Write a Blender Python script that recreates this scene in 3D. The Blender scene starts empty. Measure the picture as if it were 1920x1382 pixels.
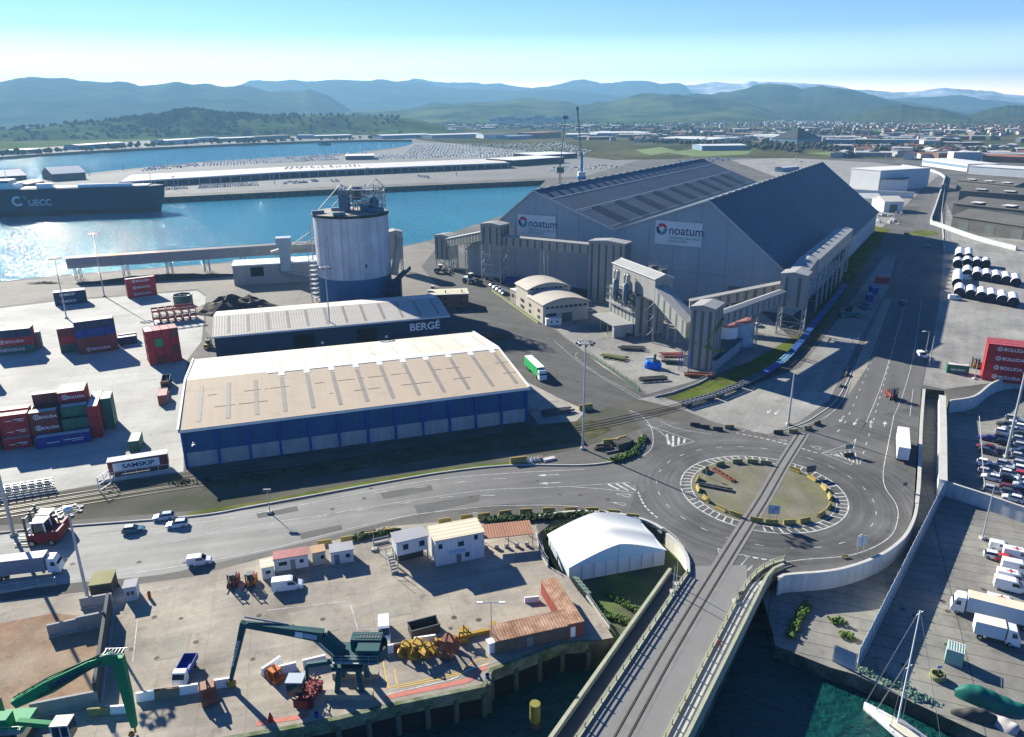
import bpy, bmesh, math, random
from mathutils import Vector, Matrix, noise
R = random.Random(7)
sc = bpy.context.scene; col = sc.collection; rad = math.radians
# ---------------------------------------------------------------- camera
FPX, PITCH, ROLL, HCAM = 1412.126, 0.33382807, -0.00686471, 80.0
_F = Vector((0, math.cos(PITCH), -math.sin(PITCH))); _U0 = Vector((0, math.sin(PITCH), math.cos(PITCH))); _X0 = Vector((1, 0, 0))
_X = math.cos(ROLL)*_X0 + math.sin(ROLL)*_U0; _U = -math.sin(ROLL)*_X0 + math.cos(ROLL)*_U0
cd = bpy.data.cameras.new('camera'); cam = bpy.data.objects.new('camera', cd); col.objects.link(cam)
cam.matrix_world = Matrix(((_X.x, _U.x, -_F.x, 0), (_X.y, _U.y, -_F.y, 0), (_X.z, _U.z, -_F.z, HCAM), (0, 0, 0, 1)))
cd.sensor_width = 36; cd.lens = FPX*36/1920; cd.clip_start = 1; cd.clip_end = 90000; sc.camera = cam
# ---------------------------------------------------------------- sky, sun, exposure
SUN_EL, SUN_AZ = rad(25.6), rad(131.8)          # azimuth from +x, counter-clockwise: ahead and to the left
sv = Vector((math.cos(SUN_AZ)*math.cos(SUN_EL), math.sin(SUN_AZ)*math.cos(SUN_EL), math.sin(SUN_EL)))
w = bpy.data.worlds.new('World'); sc.world = w; w.use_nodes = True
nt = w.node_tree; bg = nt.nodes['Background']; st = nt.nodes.new('ShaderNodeTexSky'); st.sky_type = 'NISHITA'; st.sun_disc = False
st.sun_elevation = SUN_EL; st.sun_rotation = math.pi/2 - SUN_AZ; st.altitude = 0; st.air_density = 1.0; st.dust_density = 0.0; st.ozone_density = 4.0
tn = nt.nodes.new('ShaderNodeVectorMath'); tn.operation = 'MULTIPLY'; tn.inputs[1].default_value = (.72, .97, 1.25); nt.links.new(st.outputs[0], tn.inputs[0]); 
gc = nt.nodes.new('ShaderNodeTexCoord'); gs = nt.nodes.new('ShaderNodeSeparateXYZ'); nt.links.new(gc.outputs['Generated'], gs.inputs[0])
gr = nt.nodes.new('ShaderNodeValToRGB'); e_ = gr.color_ramp.elements; e_[0].position = 0.0; e_[0].color = (13.0, 7.0, 4.5, 1); e_[1].position = .19; e_[1].color = (.22, .49, .78, 1); q_ = e_.new(.03); q_.color = (4.6, 3.0, 2.35, 1); q_ = e_.new(.085); q_.color = (1.3, 1.1, 1.1, 1)
nt.links.new(gs.outputs[2], gr.inputs[0]); t2_ = nt.nodes.new('ShaderNodeVectorMath'); t2_.operation = 'MULTIPLY'; nt.links.new(tn.outputs[0], t2_.inputs[0]); nt.links.new(gr.outputs[0], t2_.inputs[1]); 
# the sky on the sun's side is paler; away from it plain blue
gb = nt.nodes.new('ShaderNodeVectorMath'); gb.operation = 'MULTIPLY'; gb.inputs[1].default_value = (.28, .54, .84); nt.links.new(tn.outputs[0], gb.inputs[0])
gm = nt.nodes.new('ShaderNodeMapRange'); gm.inputs[1].default_value = -.1; gm.inputs[2].default_value = .55; nt.links.new(gs.outputs[1], gm.inputs[0])
gx = nt.nodes.new('ShaderNodeMix'); gx.data_type = 'RGBA'; nt.links.new(gm.outputs[0], gx.inputs[0]); nt.links.new(gb.outputs[0], gx.inputs[6]); nt.links.new(t2_.outputs[0], gx.inputs[7]); nt.links.new(gx.outputs[2], bg.inputs[0]); bg.inputs[1].default_value = 0.05
sl = bpy.data.lights.new('sun', 'SUN'); sl.energy = 5.0; sl.angle = rad(.5); sl.color = (1, .95, .82)
so = bpy.data.objects.new('sun', sl); col.objects.link(so); so.rotation_euler = sv.to_track_quat('Z', 'Y').to_euler()
sc.view_settings.view_transform = 'Standard'; sc.view_settings.look = 'None'; sc.view_settings.exposure = 1.52; sc.view_settings.gamma = 1
# ---------------------------------------------------------------- helpers
def G(px, py, z=0.0):
    "point of the plane at height z that the survey measured at photo pixel px, py"
    d = (px-960)*_X - (py-691)*_U + FPX*_F
    t = (HCAM-z)/-d.z
    return Vector((d.x*t, d.y*t, z))
def GD(px, py, dist):
    d = (px-960)*_X - (py-691)*_U + FPX*_F
    t = dist/math.hypot(d.x, d.y); return Vector((d.x*t, d.y*t, HCAM+d.z*t))
def dirn(a, b): return math.atan2(b.y-a.y, b.x-a.x)
def tag(o, label=None, cat=None, group=None, kind=None):
    if label: o['label'] = label
    if cat: o['category'] = cat
    if group: o['group'] = group
    if kind: o['kind'] = kind
    return o
def thing(name, label, cat, loc=(0, 0, 0), rot=0.0, group=None):
    o = bpy.data.objects.new(name, None); o.empty_display_size = .5; col.objects.link(o)
    o.location = loc; o.rotation_euler = (0, 0, rot); return tag(o, label, cat, group)
def copy_tree(o, parent=None):
    c = o.copy(); col.objects.link(c)
    if parent is not None: c.parent = parent
    for ch in o.children: copy_tree(ch, c)
    return c
class MB:
    "collects shapes for ONE mesh object"
    def __init__(s): s.v = []; s.f = []; s.mi = []; s.m = 0; s.sm = []
    def add(s, vs, fs, smooth=False):
        n = len(s.v); s.v += [tuple(v) for v in vs]
        for f in fs: s.f.append([i+n for i in f]); s.mi.append(s.m); s.sm.append(smooth)
    def box(s, x0, x1, y0, y1, z0, z1):
        s.add([(x0, y0, z0), (x1, y0, z0), (x1, y1, z0), (x0, y1, z0), (x0, y0, z1), (x1, y0, z1), (x1, y1, z1), (x0, y1, z1)],
              [(0, 3, 2, 1), (4, 5, 6, 7), (0, 1, 5, 4), (1, 2, 6, 5), (2, 3, 7, 6), (3, 0, 4, 7)])
        return s
    def cbox(s, cx, cy, z0, lx, ly, h, rot=0.0):
        c, q = math.cos(rot), math.sin(rot); P = []
        for z in (z0, z0+h):
            for a, b in ((-1, -1), (1, -1), (1, 1), (-1, 1)):
                x, y = a*lx/2, b*ly/2; P.append((cx+x*c-y*q, cy+x*q+y*c, z))
        s.add(P, [(0, 3, 2, 1), (4, 5, 6, 7), (0, 1, 5, 4), (1, 2, 6, 5), (2, 3, 7, 6), (3, 0, 4, 7)]); return s
    def beam(s, a, b, wd, h=None):
        "box beam from a to b, width wd, height h (centred)"
        a = Vector(a); b = Vector(b); h = h or wd; d = (b-a)
        if d.length < 1e-6: return s
        d.normalize(); up = Vector((0, 0, 1)) if abs(d.z) < .95 else Vector((1, 0, 0))
        r = d.cross(up).normalized()*wd/2; u = r.cross(d).normalized()*h/2; P = []
        for p in (a, b): P += [p-r-u, p+r-u, p+r+u, p-r+u]
        s.add(P, [(0, 3, 2, 1), (4, 5, 6, 7), (0, 1, 5, 4), (1, 2, 6, 5), (2, 3, 7, 6), (3, 0, 4, 7)]); return s
    def tube(s, a, b, r0, r1=None, n=8, cap=True):
        a = Vector(a); b = Vector(b); r1 = r0 if r1 is None else r1; d = (b-a).normalized()
        up = Vector((0, 0, 1)) if abs(d.z) < .95 else Vector((1, 0, 0)); x = d.cross(up).normalized(); y = x.cross(d)
        P = []
        for p, r in ((a, r0), (b, r1)):
            for i in range(n):
                t = 2*math.pi*i/n; P.append(p + r*(math.cos(t)*x + math.sin(t)*y))
        s.add(P, [(i, (i+1) % n, n+(i+1) % n, n+i) for i in range(n)], n > 6)
        if cap: s.add(P, [tuple(range(n))[::-1], tuple(range(n, 2*n))])
        return s
    def lathe(s, cx, cy, prof, n=24, smooth=True):
        P = []
        for r, z in prof:
            for i in range(n):
                t = 2*math.pi*i/n; P.append((cx+r*math.cos(t), cy+r*math.sin(t), z))
        F = []
        for k in range(len(prof)-1):
            for i in range(n): j = (i+1) % n; F.append((k*n+i, k*n+j, (k+1)*n+j, (k+1)*n+i))
        s.add(P, F, smooth); return s
    def prism(s, pts, z0, z1):
        n = len(pts); P = [(p[0], p[1], z0) for p in pts] + [(p[0], p[1], z1) for p in pts]
        a = sum(pts[i][0]*pts[(i+1) % n][1]-pts[(i+1) % n][0]*pts[i][1] for i in range(n))
        F = [tuple(range(n, 2*n)), tuple(range(n))[::-1]] + [(i, (i+1) % n, n+(i+1) % n, n+i) for i in range(n)]
        if a < 0: F = [f[::-1] for f in F]
        s.add(P, F); return s
    def extr(s, prof, y0, y1):
        "profile in x,z extruded along y"
        n = len(prof); P = [(x, y0, z) for x, z in prof] + [(x, y1, z) for x, z in prof]
        s.add(P, [tuple(range(n)), tuple(range(n, 2*n))[::-1]] + [(i, n+i, n+(i+1) % n, (i+1) % n) for i in range(n)]); return s
    def xextr(s, prof, x0, x1):
        "profile in y,z extruded along x"
        n = len(prof); P = [(x0, y, z) for y, z in prof] + [(x1, y, z) for y, z in prof]
        s.add(P, [tuple(range(n))[::-1], tuple(range(n, 2*n))] + [(i, (i+1) % n, n+(i+1) % n, n+i) for i in range(n)]); return s
    def sheet(s, pts, z):
        n = len(pts); a = sum(pts[i][0]*pts[(i+1) % n][1]-pts[(i+1) % n][0]*pts[i][1] for i in range(n))
        if a < 0: pts = pts[::-1]
        s.add([(p[0], p[1], z) for p in pts], [tuple(range(n))]); return s
    def ribbon(s, pts, wd, z, z1=None):
        "flat (or, with z1, solid) band along a polyline of world points"
        L, Q = [], []; n = len(pts)
        for i, p in enumerate(pts):
            a = pts[max(0, i-1)]; b = pts[min(n-1, i+1)]; d = Vector((b[0]-a[0], b[1]-a[1])).normalized()
            nn = Vector((-d.y, d.x))*wd/2; L.append((p[0]+nn.x, p[1]+nn.y)); Q.append((p[0]-nn.x, p[1]-nn.y))
        if z1 is None:
            s.add([(a[0], a[1], z) for a in L+Q], [(n+i, n+i+1, i+1, i) for i in range(n-1)])
        else:
            V = [(a[0], a[1], z) for a in L+Q] + [(a[0], a[1], z1) for a in L+Q]; F = []
            for i in range(n-1):
                F += [(2*n+n+i, 2*n+n+i+1, 2*n+i+1, 2*n+i), (i, i+1, n+i+1, n+i), (n+i, n+i+1, 3*n+i+1, 3*n+i), (i+1, i, 2*n+i, 2*n+i+1)]
            F += [(0, n, 3*n, 2*n), (2*n-1, n-1, 3*n-1, 4*n-1)]; s.add(V, F)
        return s
    def dashes(s, pts, wd, z, on, off):
        pts = resample(pts, .5); k = 0; per = int((on+off)/.5); no = int(on/.5)
        while k+no < len(pts): s.ribbon(pts[k:k+no+1], wd, z); k += per
        return s
    def mesh(s, name, mats):
        me = bpy.data.meshes.new(name); me.from_pydata(s.v, [], s.f)
        for m in (mats if isinstance(mats, (list, tuple)) else [mats]): me.materials.append(m)
        me.polygons.foreach_set('material_index', s.mi); me.polygons.foreach_set('use_smooth', s.sm); me.update(); return me
    def build(s, name, mats, parent=None, loc=None, rot=None):
        o = bpy.data.objects.new(name, s.mesh(name, mats)); col.objects.link(o)
        if parent is not None: o.parent = parent
        if loc is not None: o.location = loc
        if rot is not None: o.rotation_euler = (0, 0, rot)
        return o
def resample(pts, step):
    out = [Vector(pts[0][:2])]; acc = 0.0
    for a, b in zip(pts[:-1], pts[1:]):
        a = Vector(a[:2]); b = Vector(b[:2]); L = (b-a).length; t = step-acc
        while t <= L: out.append(a+(b-a)*(t/L)); t += step
        acc = (acc+L) % step
    return out
def smooth(pts, n=6):
    "Catmull-Rom through 2-D points"
    P = [Vector(p[:2]) for p in pts]; P = [P[0]]+P+[P[-1]]; out = []
    for i in range(1, len(P)-2):
        for k in range(n):
            t = k/n; a, b, c, d = P[i-1], P[i], P[i+1], P[i+2]
            out.append(.5*((2*b)+(c-a)*t+(2*a-5*b+4*c-d)*t*t+(3*b-a-3*c+d)*t**3))
    return out+[P[-2]]
def GL(pp, z=0.0): return [G(x, y, z) for x, y in pp]
# ---------------------------------------------------------------- materials
MATS = {}
def mat(name, c, rough=.8, var=.12, sc_=.4, metal=0.0, fine=6.0, bump=0.0, corr=None, c2=None, c2amt=.5, c2sc=.15, slab=None, rot=0.0, trans=0.0, spec=.2, stretch=None, streak=0.0, stain=0.0, ring=None):
    m = bpy.data.materials.new(name); m.use_nodes = True; n = m.node_tree.nodes; l = m.node_tree.links; b = n['Principled BSDF']
    b.inputs['Roughness'].default_value = rough; b.inputs['Metallic'].default_value = metal; b.inputs['Specular IOR Level'].default_value = spec
    tc = n.new('ShaderNodeTexCoord'); mp = n.new('ShaderNodeMapping'); l.new(tc.outputs['Object'], mp.inputs[0]); mp.inputs['Rotation'].default_value[2] = -rot
    co = mp.outputs[0]
    def noi(scale, det=6, src=co, rgh=.6):
        t = n.new('ShaderNodeTexNoise'); t.inputs['Scale'].default_value = scale; t.inputs['Detail'].default_value = det; t.inputs['Roughness'].default_value = rgh; l.new(src, t.inputs['Vector']); return t.outputs[0]
    def rng(src, a, b2, lo, hi):
        t = n.new('ShaderNodeMapRange'); t.inputs[1].default_value = a; t.inputs[2].default_value = b2; t.inputs[3].default_value = lo; t.inputs[4].default_value = hi; l.new(src, t.inputs[0]); return t.outputs[0]
    def mul(a, b2):
        t = n.new('ShaderNodeMath'); t.operation = 'MULTIPLY'; l.new(a, t.inputs[0]); l.new(b2, t.inputs[1]); return t.outputs[0]
    v = rng(noi(sc_), .3, .7, 1-var, 1+var)
    if fine: v = mul(v, rng(noi(fine, 3), .3, .7, 1-var*.5, 1+var*.5))
    src = co
    if stretch:
        mp2 = n.new('ShaderNodeMapping'); mp2.inputs['Scale'].default_value = stretch; l.new(co, mp2.inputs[0]); v = mul(v, rng(noi(1.0, 5, mp2.outputs[0]), .3, .7, 1-streak, 1+streak))
    if stain:
        v = mul(v, rng(noi(.22, 7, co, .7), .56, .70, 1.0, 1-stain)); v = mul(v, rng(noi(1.3, 5, co, .7), .62, .74, 1.0, 1-stain*.8)); v = mul(v, rng(noi(.08, 6, co, .75), .55, .62, 1.0, 1-stain*.45))
    if ring:
        vd = n.new('ShaderNodeVectorMath'); vd.operation = 'SUBTRACT'; l.new(co, vd.inputs[0]); vd.inputs[1].default_value = (*ring, 0); s1 = n.new('ShaderNodeSeparateXYZ'); l.new(vd.outputs[0], s1.inputs[0])
        ln = n.new('ShaderNodeVectorMath'); ln.operation = 'LENGTH'; l.new(vd.outputs[0], ln.inputs[0]); at = n.new('ShaderNodeMath'); at.operation = 'ARCTAN2'; l.new(s1.outputs[1], at.inputs[0]); l.new(s1.outputs[0], at.inputs[1])
        cb_ = n.new('ShaderNodeCombineXYZ'); m1 = n.new('ShaderNodeMath'); m1.operation = 'MULTIPLY'; m1.inputs[1].default_value = .9; l.new(ln.outputs['Value'], m1.inputs[0]); l.new(m1.outputs[0], cb_.inputs[0]); l.new(at.outputs[0], cb_.inputs[1]); v = mul(v, rng(noi(1.0, 6, cb_.outputs[0], .7), .35, .65, .72, 1.22))
    if slab:
        br = n.new('ShaderNodeTexBrick'); br.offset = 0; br.inputs['Scale'].default_value = 1; br.inputs['Brick Width'].default_value = slab[0]; br.inputs['Row Height'].default_value = slab[1]
        br.inputs['Mortar Size'].default_value = slab[2]; br.inputs['Mortar Smooth'].default_value = .2; br.inputs['Color1'].default_value = (1-slab[4],)*3+(1,); br.inputs['Color2'].default_value = (1+slab[4],)*3+(1,); br.inputs['Mortar'].default_value = (slab[3],)*3+(1,); l.new(co, br.inputs[0]); v = mul(v, br.outputs[0])
    base = n.new('ShaderNodeRGB'); base.outputs[0].default_value = (*c, 1); out = base.outputs[0]
    if c2:
        mx = n.new('ShaderNodeMix'); mx.data_type = 'RGBA'; l.new(rng(noi(c2sc, 8, co, .65), .5-.12*1, .5+.12, 0, c2amt*2 if c2amt < .5 else 1), mx.inputs[0]); l.new(out, mx.inputs[6]); mx.inputs[7].default_value = (*c2, 1); out = mx.outputs[2]
    if corr:
        wv = n.new('ShaderNodeTexWave'); wv.bands_direction = corr[0]; wv.inputs['Scale'].default_value = 2*math.pi/(20*corr[1])*1.0; wv.inputs['Distortion'].default_value = 0; l.new(tc.outputs['Object'], wv.inputs[0])
        v = mul(v, rng(wv.outputs[1], 0, 1, 1-corr[2], 1+corr[2]))
    sm = n.new('ShaderNodeVectorMath'); sm.operation = 'SCALE'; l.new(out, sm.inputs[0]); l.new(v, sm.inputs['Scale']); l.new(sm.outputs[0], b.inputs['Base Color'])
    if bump or corr:
        bp = n.new('ShaderNodeBump'); bp.inputs['Strength'].default_value = .6 if corr else bump; bp.inputs['Distance'].default_value = .06 if corr else .3
        l.new(wv.outputs[1] if corr else noi(fine or 3, 5), bp.inputs['Height']); l.new(bp.outputs[0], b.inputs['Normal'])
    MATS[name] = m; return m
A18 = rad(18.2); A60 = rad(60.0)
_rp = [G(*q) for q in ((1278, 910), (1410, 856), (1591, 950), (1455, 999), (1285, 935), (1330, 965), (1335, 861))]
# circle centre through survey points
def circ(P):
    sx = [p.x for p in P]; sy = [p.y for p in P]; mx = sum(sx)/len(P); my = sum(sy)/len(P)
    u = [x-mx for x in sx]; v = [y-my for y in sy]
    suu = sum(a*a for a in u); svv = sum(a*a for a in v); suv = sum(a*b for a, b in zip(u, v)); q = [a*a+b*b for a, b in zip(u, v)]
    b1 = sum(a*b for a, b in zip(u, q))/2; b2 = sum(a*b for a, b in zip(v, q))/2; D = suu*svv-suv*suv
    return mx+(b1*svv-b2*suv)/D, my+(b2*suu-b1*suv)/D
CX, CY = circ(_rp)
CXY = (CX, CY)
m_asph = mat('asphalt', (.075, .073, .07), .9, .25, .05, stain=0.3, fine=1.2, c2=(.13, .122, .11), c2amt=.5, c2sc=.03)
m_road = mat('road_asphalt', (.125, .122, .117), .9, .10, .12, stain=0.15, fine=2, stretch=(.02, .35, 1), streak=.16, rot=rad(14))
m_road2 = mat('dusty_road_asphalt', (.30, .295, .285), .9, .10, .08, fine=2, stretch=(.015, .4, 1), streak=.22, rot=rad(14), c2=(.17, .17, .17), c2amt=.5, c2sc=.05)
m_rb = mat('roundabout_asphalt', (.125, .122, .118), ring=(CXY[0], CXY[1]), stain=.15, rough=.9, var=.15, sc_=.09, fine=2.0, c2=(.075, .073, .070), c2sc=.05)
m_dark = mat('dark_asphalt', (.08, .079, .076), .9, .16, .1, stain=0.3, fine=1.5, stretch=(.02, .3, 1), streak=.2, rot=rad(-42))
m_droad = mat('port_road_asphalt', (.115, .112, .107), .9, .12, .08, stain=0.2, fine=1.5, stretch=(.02, .3, 1), streak=.15, rot=rad(62))
m_yard = mat('yard_concrete', (.40, .395, .365), .85, .10, .04, stain=0.22, fine=.9, slab=(7, 7, .05, .86, .03), rot=A18, c2=(.30, .295, .27), c2amt=.5, c2sc=.05, stretch=(.03, .4, 1), streak=.08)
m_conc = mat('quay_concrete', (.355, .31, .25), .9, .16, .07, stain=0.35, fine=1.3, slab=(6.5, 6.5, .05, .74, .04), rot=rad(16), c2=(.225, .20, .165), c2amt=.5, c2sc=.06, stretch=(.05, .5, 1), streak=.12)
m_apron = mat('apron_concrete', (.25, .225, .19), .9, .2, .03, stain=0.35, fine=.6, c2=(.14, .13, .115), c2sc=.03)
m_lot = mat('car_park_concrete', (.235, .228, .195), .9, .16, .08, stain=0.3, fine=1.2, slab=(30, 3.2, .09, .45, .04), rot=rad(-22), c2=(.165, .158, .145), c2sc=.06, stretch=(.5, .04, 1), streak=.1)
m_conc2 = mat('light_concrete', (.275, .268, .24), .9, .15, .06, stain=0.35, fine=1, slab=(8, 8, .06, .86, .04), rot=A60, c2=(.20, .192, .18), c2sc=.035, stretch=(.03, .35, 1), streak=.12)
m_wall = mat('sea_wall_concrete', (.12, .115, .10), .9, .3, .25, fine=1.5, stretch=(.6, .6, .05), streak=.35, c2=(.05, .065, .035), c2sc=.3)
m_grass = mat('grass', (.085, .12, .022), .95, .3, .15, fine=2.5, c2=(.13, .13, .045), c2sc=.12)
m_scrub = mat('scrubland', (.05, .06, .028), .95, .35, .01, fine=.08, c2=(.11, .10, .06), c2sc=.004)
m_brown = mat('red_scrap_dirt', (.24, .145, .095), .95, .2, .15, stain=0.3, fine=1.5, c2=(.32, .26, .19), c2sc=.07)
m_ballast = mat('rail_ballast', (.13, .12, .105), .95, .25, .2, fine=2.5, c2=(.07, .075, .05), c2sc=.1)
m_white = mat('road_paint', (.60, .60, .57), .8, .12, 1.0, fine=5, c2=(.30, .30, .29), c2sc=.7)
m_yel = mat('yellow_road_paint', (.62, .40, .06), .8, .15, 1.0, fine=5)
m_redp = mat('red_road_paint', (.45, .16, .12), .8, .15, 1.0, fine=5)
m_rail = mat('rail_steel', (.10, .085, .075), .5, .15, 1, metal=.4)
m_kerb = mat('kerb_concrete', (.40, .39, .36), .9, .12, .5, fine=3)
for _m in (m_grass, m_scrub, m_brown, m_ballast): _m.node_tree.nodes['Principled BSDF'].inputs['Specular IOR Level'].default_value = 0
m_apron2 = mat('sandy_concrete', (.36, .33, .28), .9, .2, .1, fine=1.2, stain=.4, c2=(.24, .225, .20), c2sc=.15)
# water
mw = bpy.data.materials.new('sea_water'); mw.use_nodes = True; n = mw.node_tree.nodes; l = mw.node_tree.links; b = n['Principled BSDF']
b.inputs['Base Color'].default_value = (.012, .10, .125, 1); b.inputs['Roughness'].default_value = .13; b.inputs['IOR'].default_value = 1.33
tc = n.new('ShaderNodeTexCoord'); t1 = n.new('ShaderNodeTexNoise'); t1.inputs['Scale'].default_value = .45; t1.inputs['Detail'].default_value = 6; t1.inputs['Roughness'].default_value = .55
l.new(tc.outputs['Object'], t1.inputs[0]); bp = n.new('ShaderNodeBump'); bp.inputs['Strength'].default_value = .55; bp.inputs['Distance'].default_value = 1.35; l.new(t1.outputs[0], bp.inputs['Height']); l.new(bp.outputs[0], b.inputs['Normal'])
bp.inputs['Strength'].default_value = .9; b.inputs['Roughness'].default_value = .055
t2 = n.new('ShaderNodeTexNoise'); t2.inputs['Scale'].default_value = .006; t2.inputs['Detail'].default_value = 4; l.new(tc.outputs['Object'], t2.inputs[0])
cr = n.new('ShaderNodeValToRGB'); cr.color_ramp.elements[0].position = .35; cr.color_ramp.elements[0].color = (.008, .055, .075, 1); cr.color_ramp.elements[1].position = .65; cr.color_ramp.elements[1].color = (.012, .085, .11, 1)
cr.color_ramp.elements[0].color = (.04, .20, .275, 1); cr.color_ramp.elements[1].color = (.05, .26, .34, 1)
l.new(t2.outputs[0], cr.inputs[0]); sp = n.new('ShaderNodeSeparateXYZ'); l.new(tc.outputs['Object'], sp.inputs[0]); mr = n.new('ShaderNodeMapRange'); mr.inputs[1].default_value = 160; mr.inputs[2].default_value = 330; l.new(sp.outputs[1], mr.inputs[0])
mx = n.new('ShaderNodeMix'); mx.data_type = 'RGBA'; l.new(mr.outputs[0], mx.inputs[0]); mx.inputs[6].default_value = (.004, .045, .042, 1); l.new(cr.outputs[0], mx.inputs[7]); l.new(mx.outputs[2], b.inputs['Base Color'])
WZ = -5.2
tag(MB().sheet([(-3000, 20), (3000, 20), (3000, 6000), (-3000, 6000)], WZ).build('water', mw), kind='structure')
LZ = -2.8   # the lower ground on the right
# main land, one polygon with the two inlets cut out; goes round the outline clockwise from the far left shore
far_shore = GL([(-500, 330), (0, 294), (130, 285), (300, 276), (450, 269), (600, 264), (700, 262), (772, 262), (782, 266), (772, 273), (740, 277), (660, 287), (400, 302), (300, 311), (190, 322), (0, 345), (-400, 382)])
quayB = GL([(-700, 455), (-100, 395), (305, 370), (600, 356), (1023, 338)])
quayA = GL([(1010, 352), (985, 378), (960, 398), (880, 425), (800, 452), (740, 464), (600, 478), (120, 516), (0, 528), (-500, 580)])
yardedge = GL([(330, 1400), (480, 1376), (617, 1351), (675, 1337), (726, 1323), (922, 1283), (921, 1256), (1055, 1205), (1127, 1201), (1151, 1196)])
tentedge = GL([(1120, 1150), (1085, 1110), (1066, 1082), (1030, 1062), (1010, 1000), (1040, 975), (1120, 965), (1190, 975), (1240, 995), (1275, 1020), (1293, 1050), (1290, 1085)])
bridgeL = GL([(1258, 1074), (1040, 1384), (960, 1500)]); bridgeR = GL([(1220, 1520), (1288, 1384), (1432, 1088), (1466, 1064)])
roadR = GL([(1466, 1086), (1560, 1078), (1640, 1052), (1685, 1020), (1706, 985), (1713, 950), (1716, 900), (1728, 728), (1771, 733), (1780, 756), (1826, 748), (1860, 722), (1890, 712), (1935, 712), (2500, 640)])
land = [Vector((-16000, 2500, 0)), Vector((-22000, 30000, 0)), Vector((22000, 30000, 0)), Vector((9000, 900, 0)), Vector((700, 200, 0))] + roadR[::-1] + bridgeR[::-1] + bridgeL[::-1][:-1] + [G(1258, 1074)] + tentedge[::-1] + yardedge[::-1] + [Vector((-150, 60, 0)), Vector((-700, 60, 0)), Vector((-900, 300, 0))] + quayA[::-1] + quayB[::-1] + far_shore[::-1]
def slab(name, pts, z, zb, m, ms):
    bm = bmesh.new(); P = [bm.verts.new((p[0], p[1], z)) for p in pts]; es = [bm.edges.new((P[i], P[(i+1) % len(P)])) for i in range(len(P))]
    bmesh.ops.triangle_fill(bm, use_beauty=True, edges=es)
    bmesh.ops.recalc_face_normals(bm, faces=bm.faces)
    for f in bm.faces:
        if f.normal.z < 0: f.normal_flip()
    P2 = [bm.verts.new((p[0], p[1], zb)) for p in pts]
    for i in range(len(P)):
        j = (i+1) % len(P); f = bm.faces.new((P[i], P[j], P2[j], P2[i])); f.material_index = 1
    me = bpy.data.meshes.new(name); bm.to_mesh(me); bm.free(); me.materials.append(m); me.materials.append(ms)
    o = bpy.data.objects.new(name, me); col.objects.link(o); return tag(o, kind='structure')
slab('ground', land, 0, -7, m_asph, m_wall)
lowland = GL([(1450, 1190), (1453, 1210), (1556, 1251), (1602, 1264), (1732, 1326), (1830, 1372), (2000, 1450)], LZ) + [Vector((300, 60, 0)), Vector((700, 200, 0))] + [p + Vector((1.5, 6, 0)) for p in roadR[::-1][:9]] + [p + Vector((-3, 1.0, 0)) for p in roadR[::-1][9:]] + GL([(1430, 1120)], LZ)
slab('lower_ground', lowland, LZ, -7, m_lot, m_wall)
tz = -2.4
slab('tent_ground', GL([(1000, 985), (1150, 950), (1262, 1000), (1330, 1085), (1190, 1200), (1152, 1212), (1060, 1100)], tz), tz, -7, mat('trodden_earth', (.075, .08, .05), .95, .3, .2, c2=(.085, .13, .025), c2sc=.12), m_wall)
SH = {}
SN = [0]
def sheet(name, px, m, z=.004, zz=0.0):
    SN[0] += 1; z = .003*SN[0]+(.3 if z > .3 else 0)
    o = MB().sheet([p for p in GL(px, zz)], zz+z).build(name, m); return tag(o, kind='structure')
sheet('container_yard_paving', [(-300, 600), (0, 578), (100, 566), (370, 545), (386, 556), (378, 640), (350, 676), (345, 800), (344, 884), (200, 905), (0, 940), (-300, 1000)], m_yard)
sheet('quay_apron', [(-300, 562), (0, 530), (120, 518), (600, 480), (740, 466), (800, 454), (850, 470), (860, 500), (790, 560), (560, 600), (400, 640), (386, 620), (386, 553), (370, 542), (100, 563), (0, 575), (-300, 598)], m_apron)
sheet('rail_corridor', [(-300, 1003), (0, 943), (200, 908), (345, 886), (990, 792), (1110, 768), (1190, 745), (1300, 735), (1340, 760), (1215, 800), (1090, 840), (950, 870), (700, 905), (400, 955), (0, 985), (-300, 1040)], m_ballast)
road_lo = smooth([(-300, 1180), (0, 1113), (150, 1092), (300, 1078), (430, 1050), (560, 1020), (700, 985), (800, 962), (940, 946), (1050, 946), (1150, 957), (1215, 975), (1262, 1005), (1290, 1040), (1299, 1075)], 4)
road_up = smooth([(1215, 830), (1200, 850), (1160, 868), (1100, 875), (960, 876), (840, 888), (720, 908), (560, 940), (420, 962), (350, 972), (0, 1003), (-300, 1060)], 4)
mroad = MATS['road_asphalt']; _n = mroad.node_tree.nodes; _l = mroad.node_tree.links; _rgb = [q for q in _n if q.type == 'RGB'][0]; _sm = [q for q in _n if q.type == 'VECT_MATH'][0]
_tc = _n.new('ShaderNodeTexCoord'); _sx = _n.new('ShaderNodeSeparateXYZ'); _l.new(_tc.outputs['Object'], _sx.inputs[0]); _mr = _n.new('ShaderNodeMapRange'); _mr.inputs[1].default_value = -85; _mr.inputs[2].default_value = 5; _l.new(_sx.outputs[0], _mr.inputs[0])
_mx = _n.new('ShaderNodeMix'); _mx.data_type = 'RGBA'; _l.new(_mr.outputs[0], _mx.inputs[0]); _mx.inputs[6].default_value = (.31, .305, .28, 1); _l.new(_rgb.outputs[0], _mx.inputs[7]); _l.new(_mx.outputs[2], _sm.inputs[0])
sheet('access_road', [tuple(p) for p in road_lo]+[(1330, 1000), (1300, 850)]+[tuple(p) for p in road_up], m_road)
0 and sheet('dusty_road', [tuple(p) for p in road_lo if p[0] < 700] + [(760, 975), (740, 905)] + [tuple(p) for p in road_up if p[0] < 730], m_road2, .008)
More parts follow.
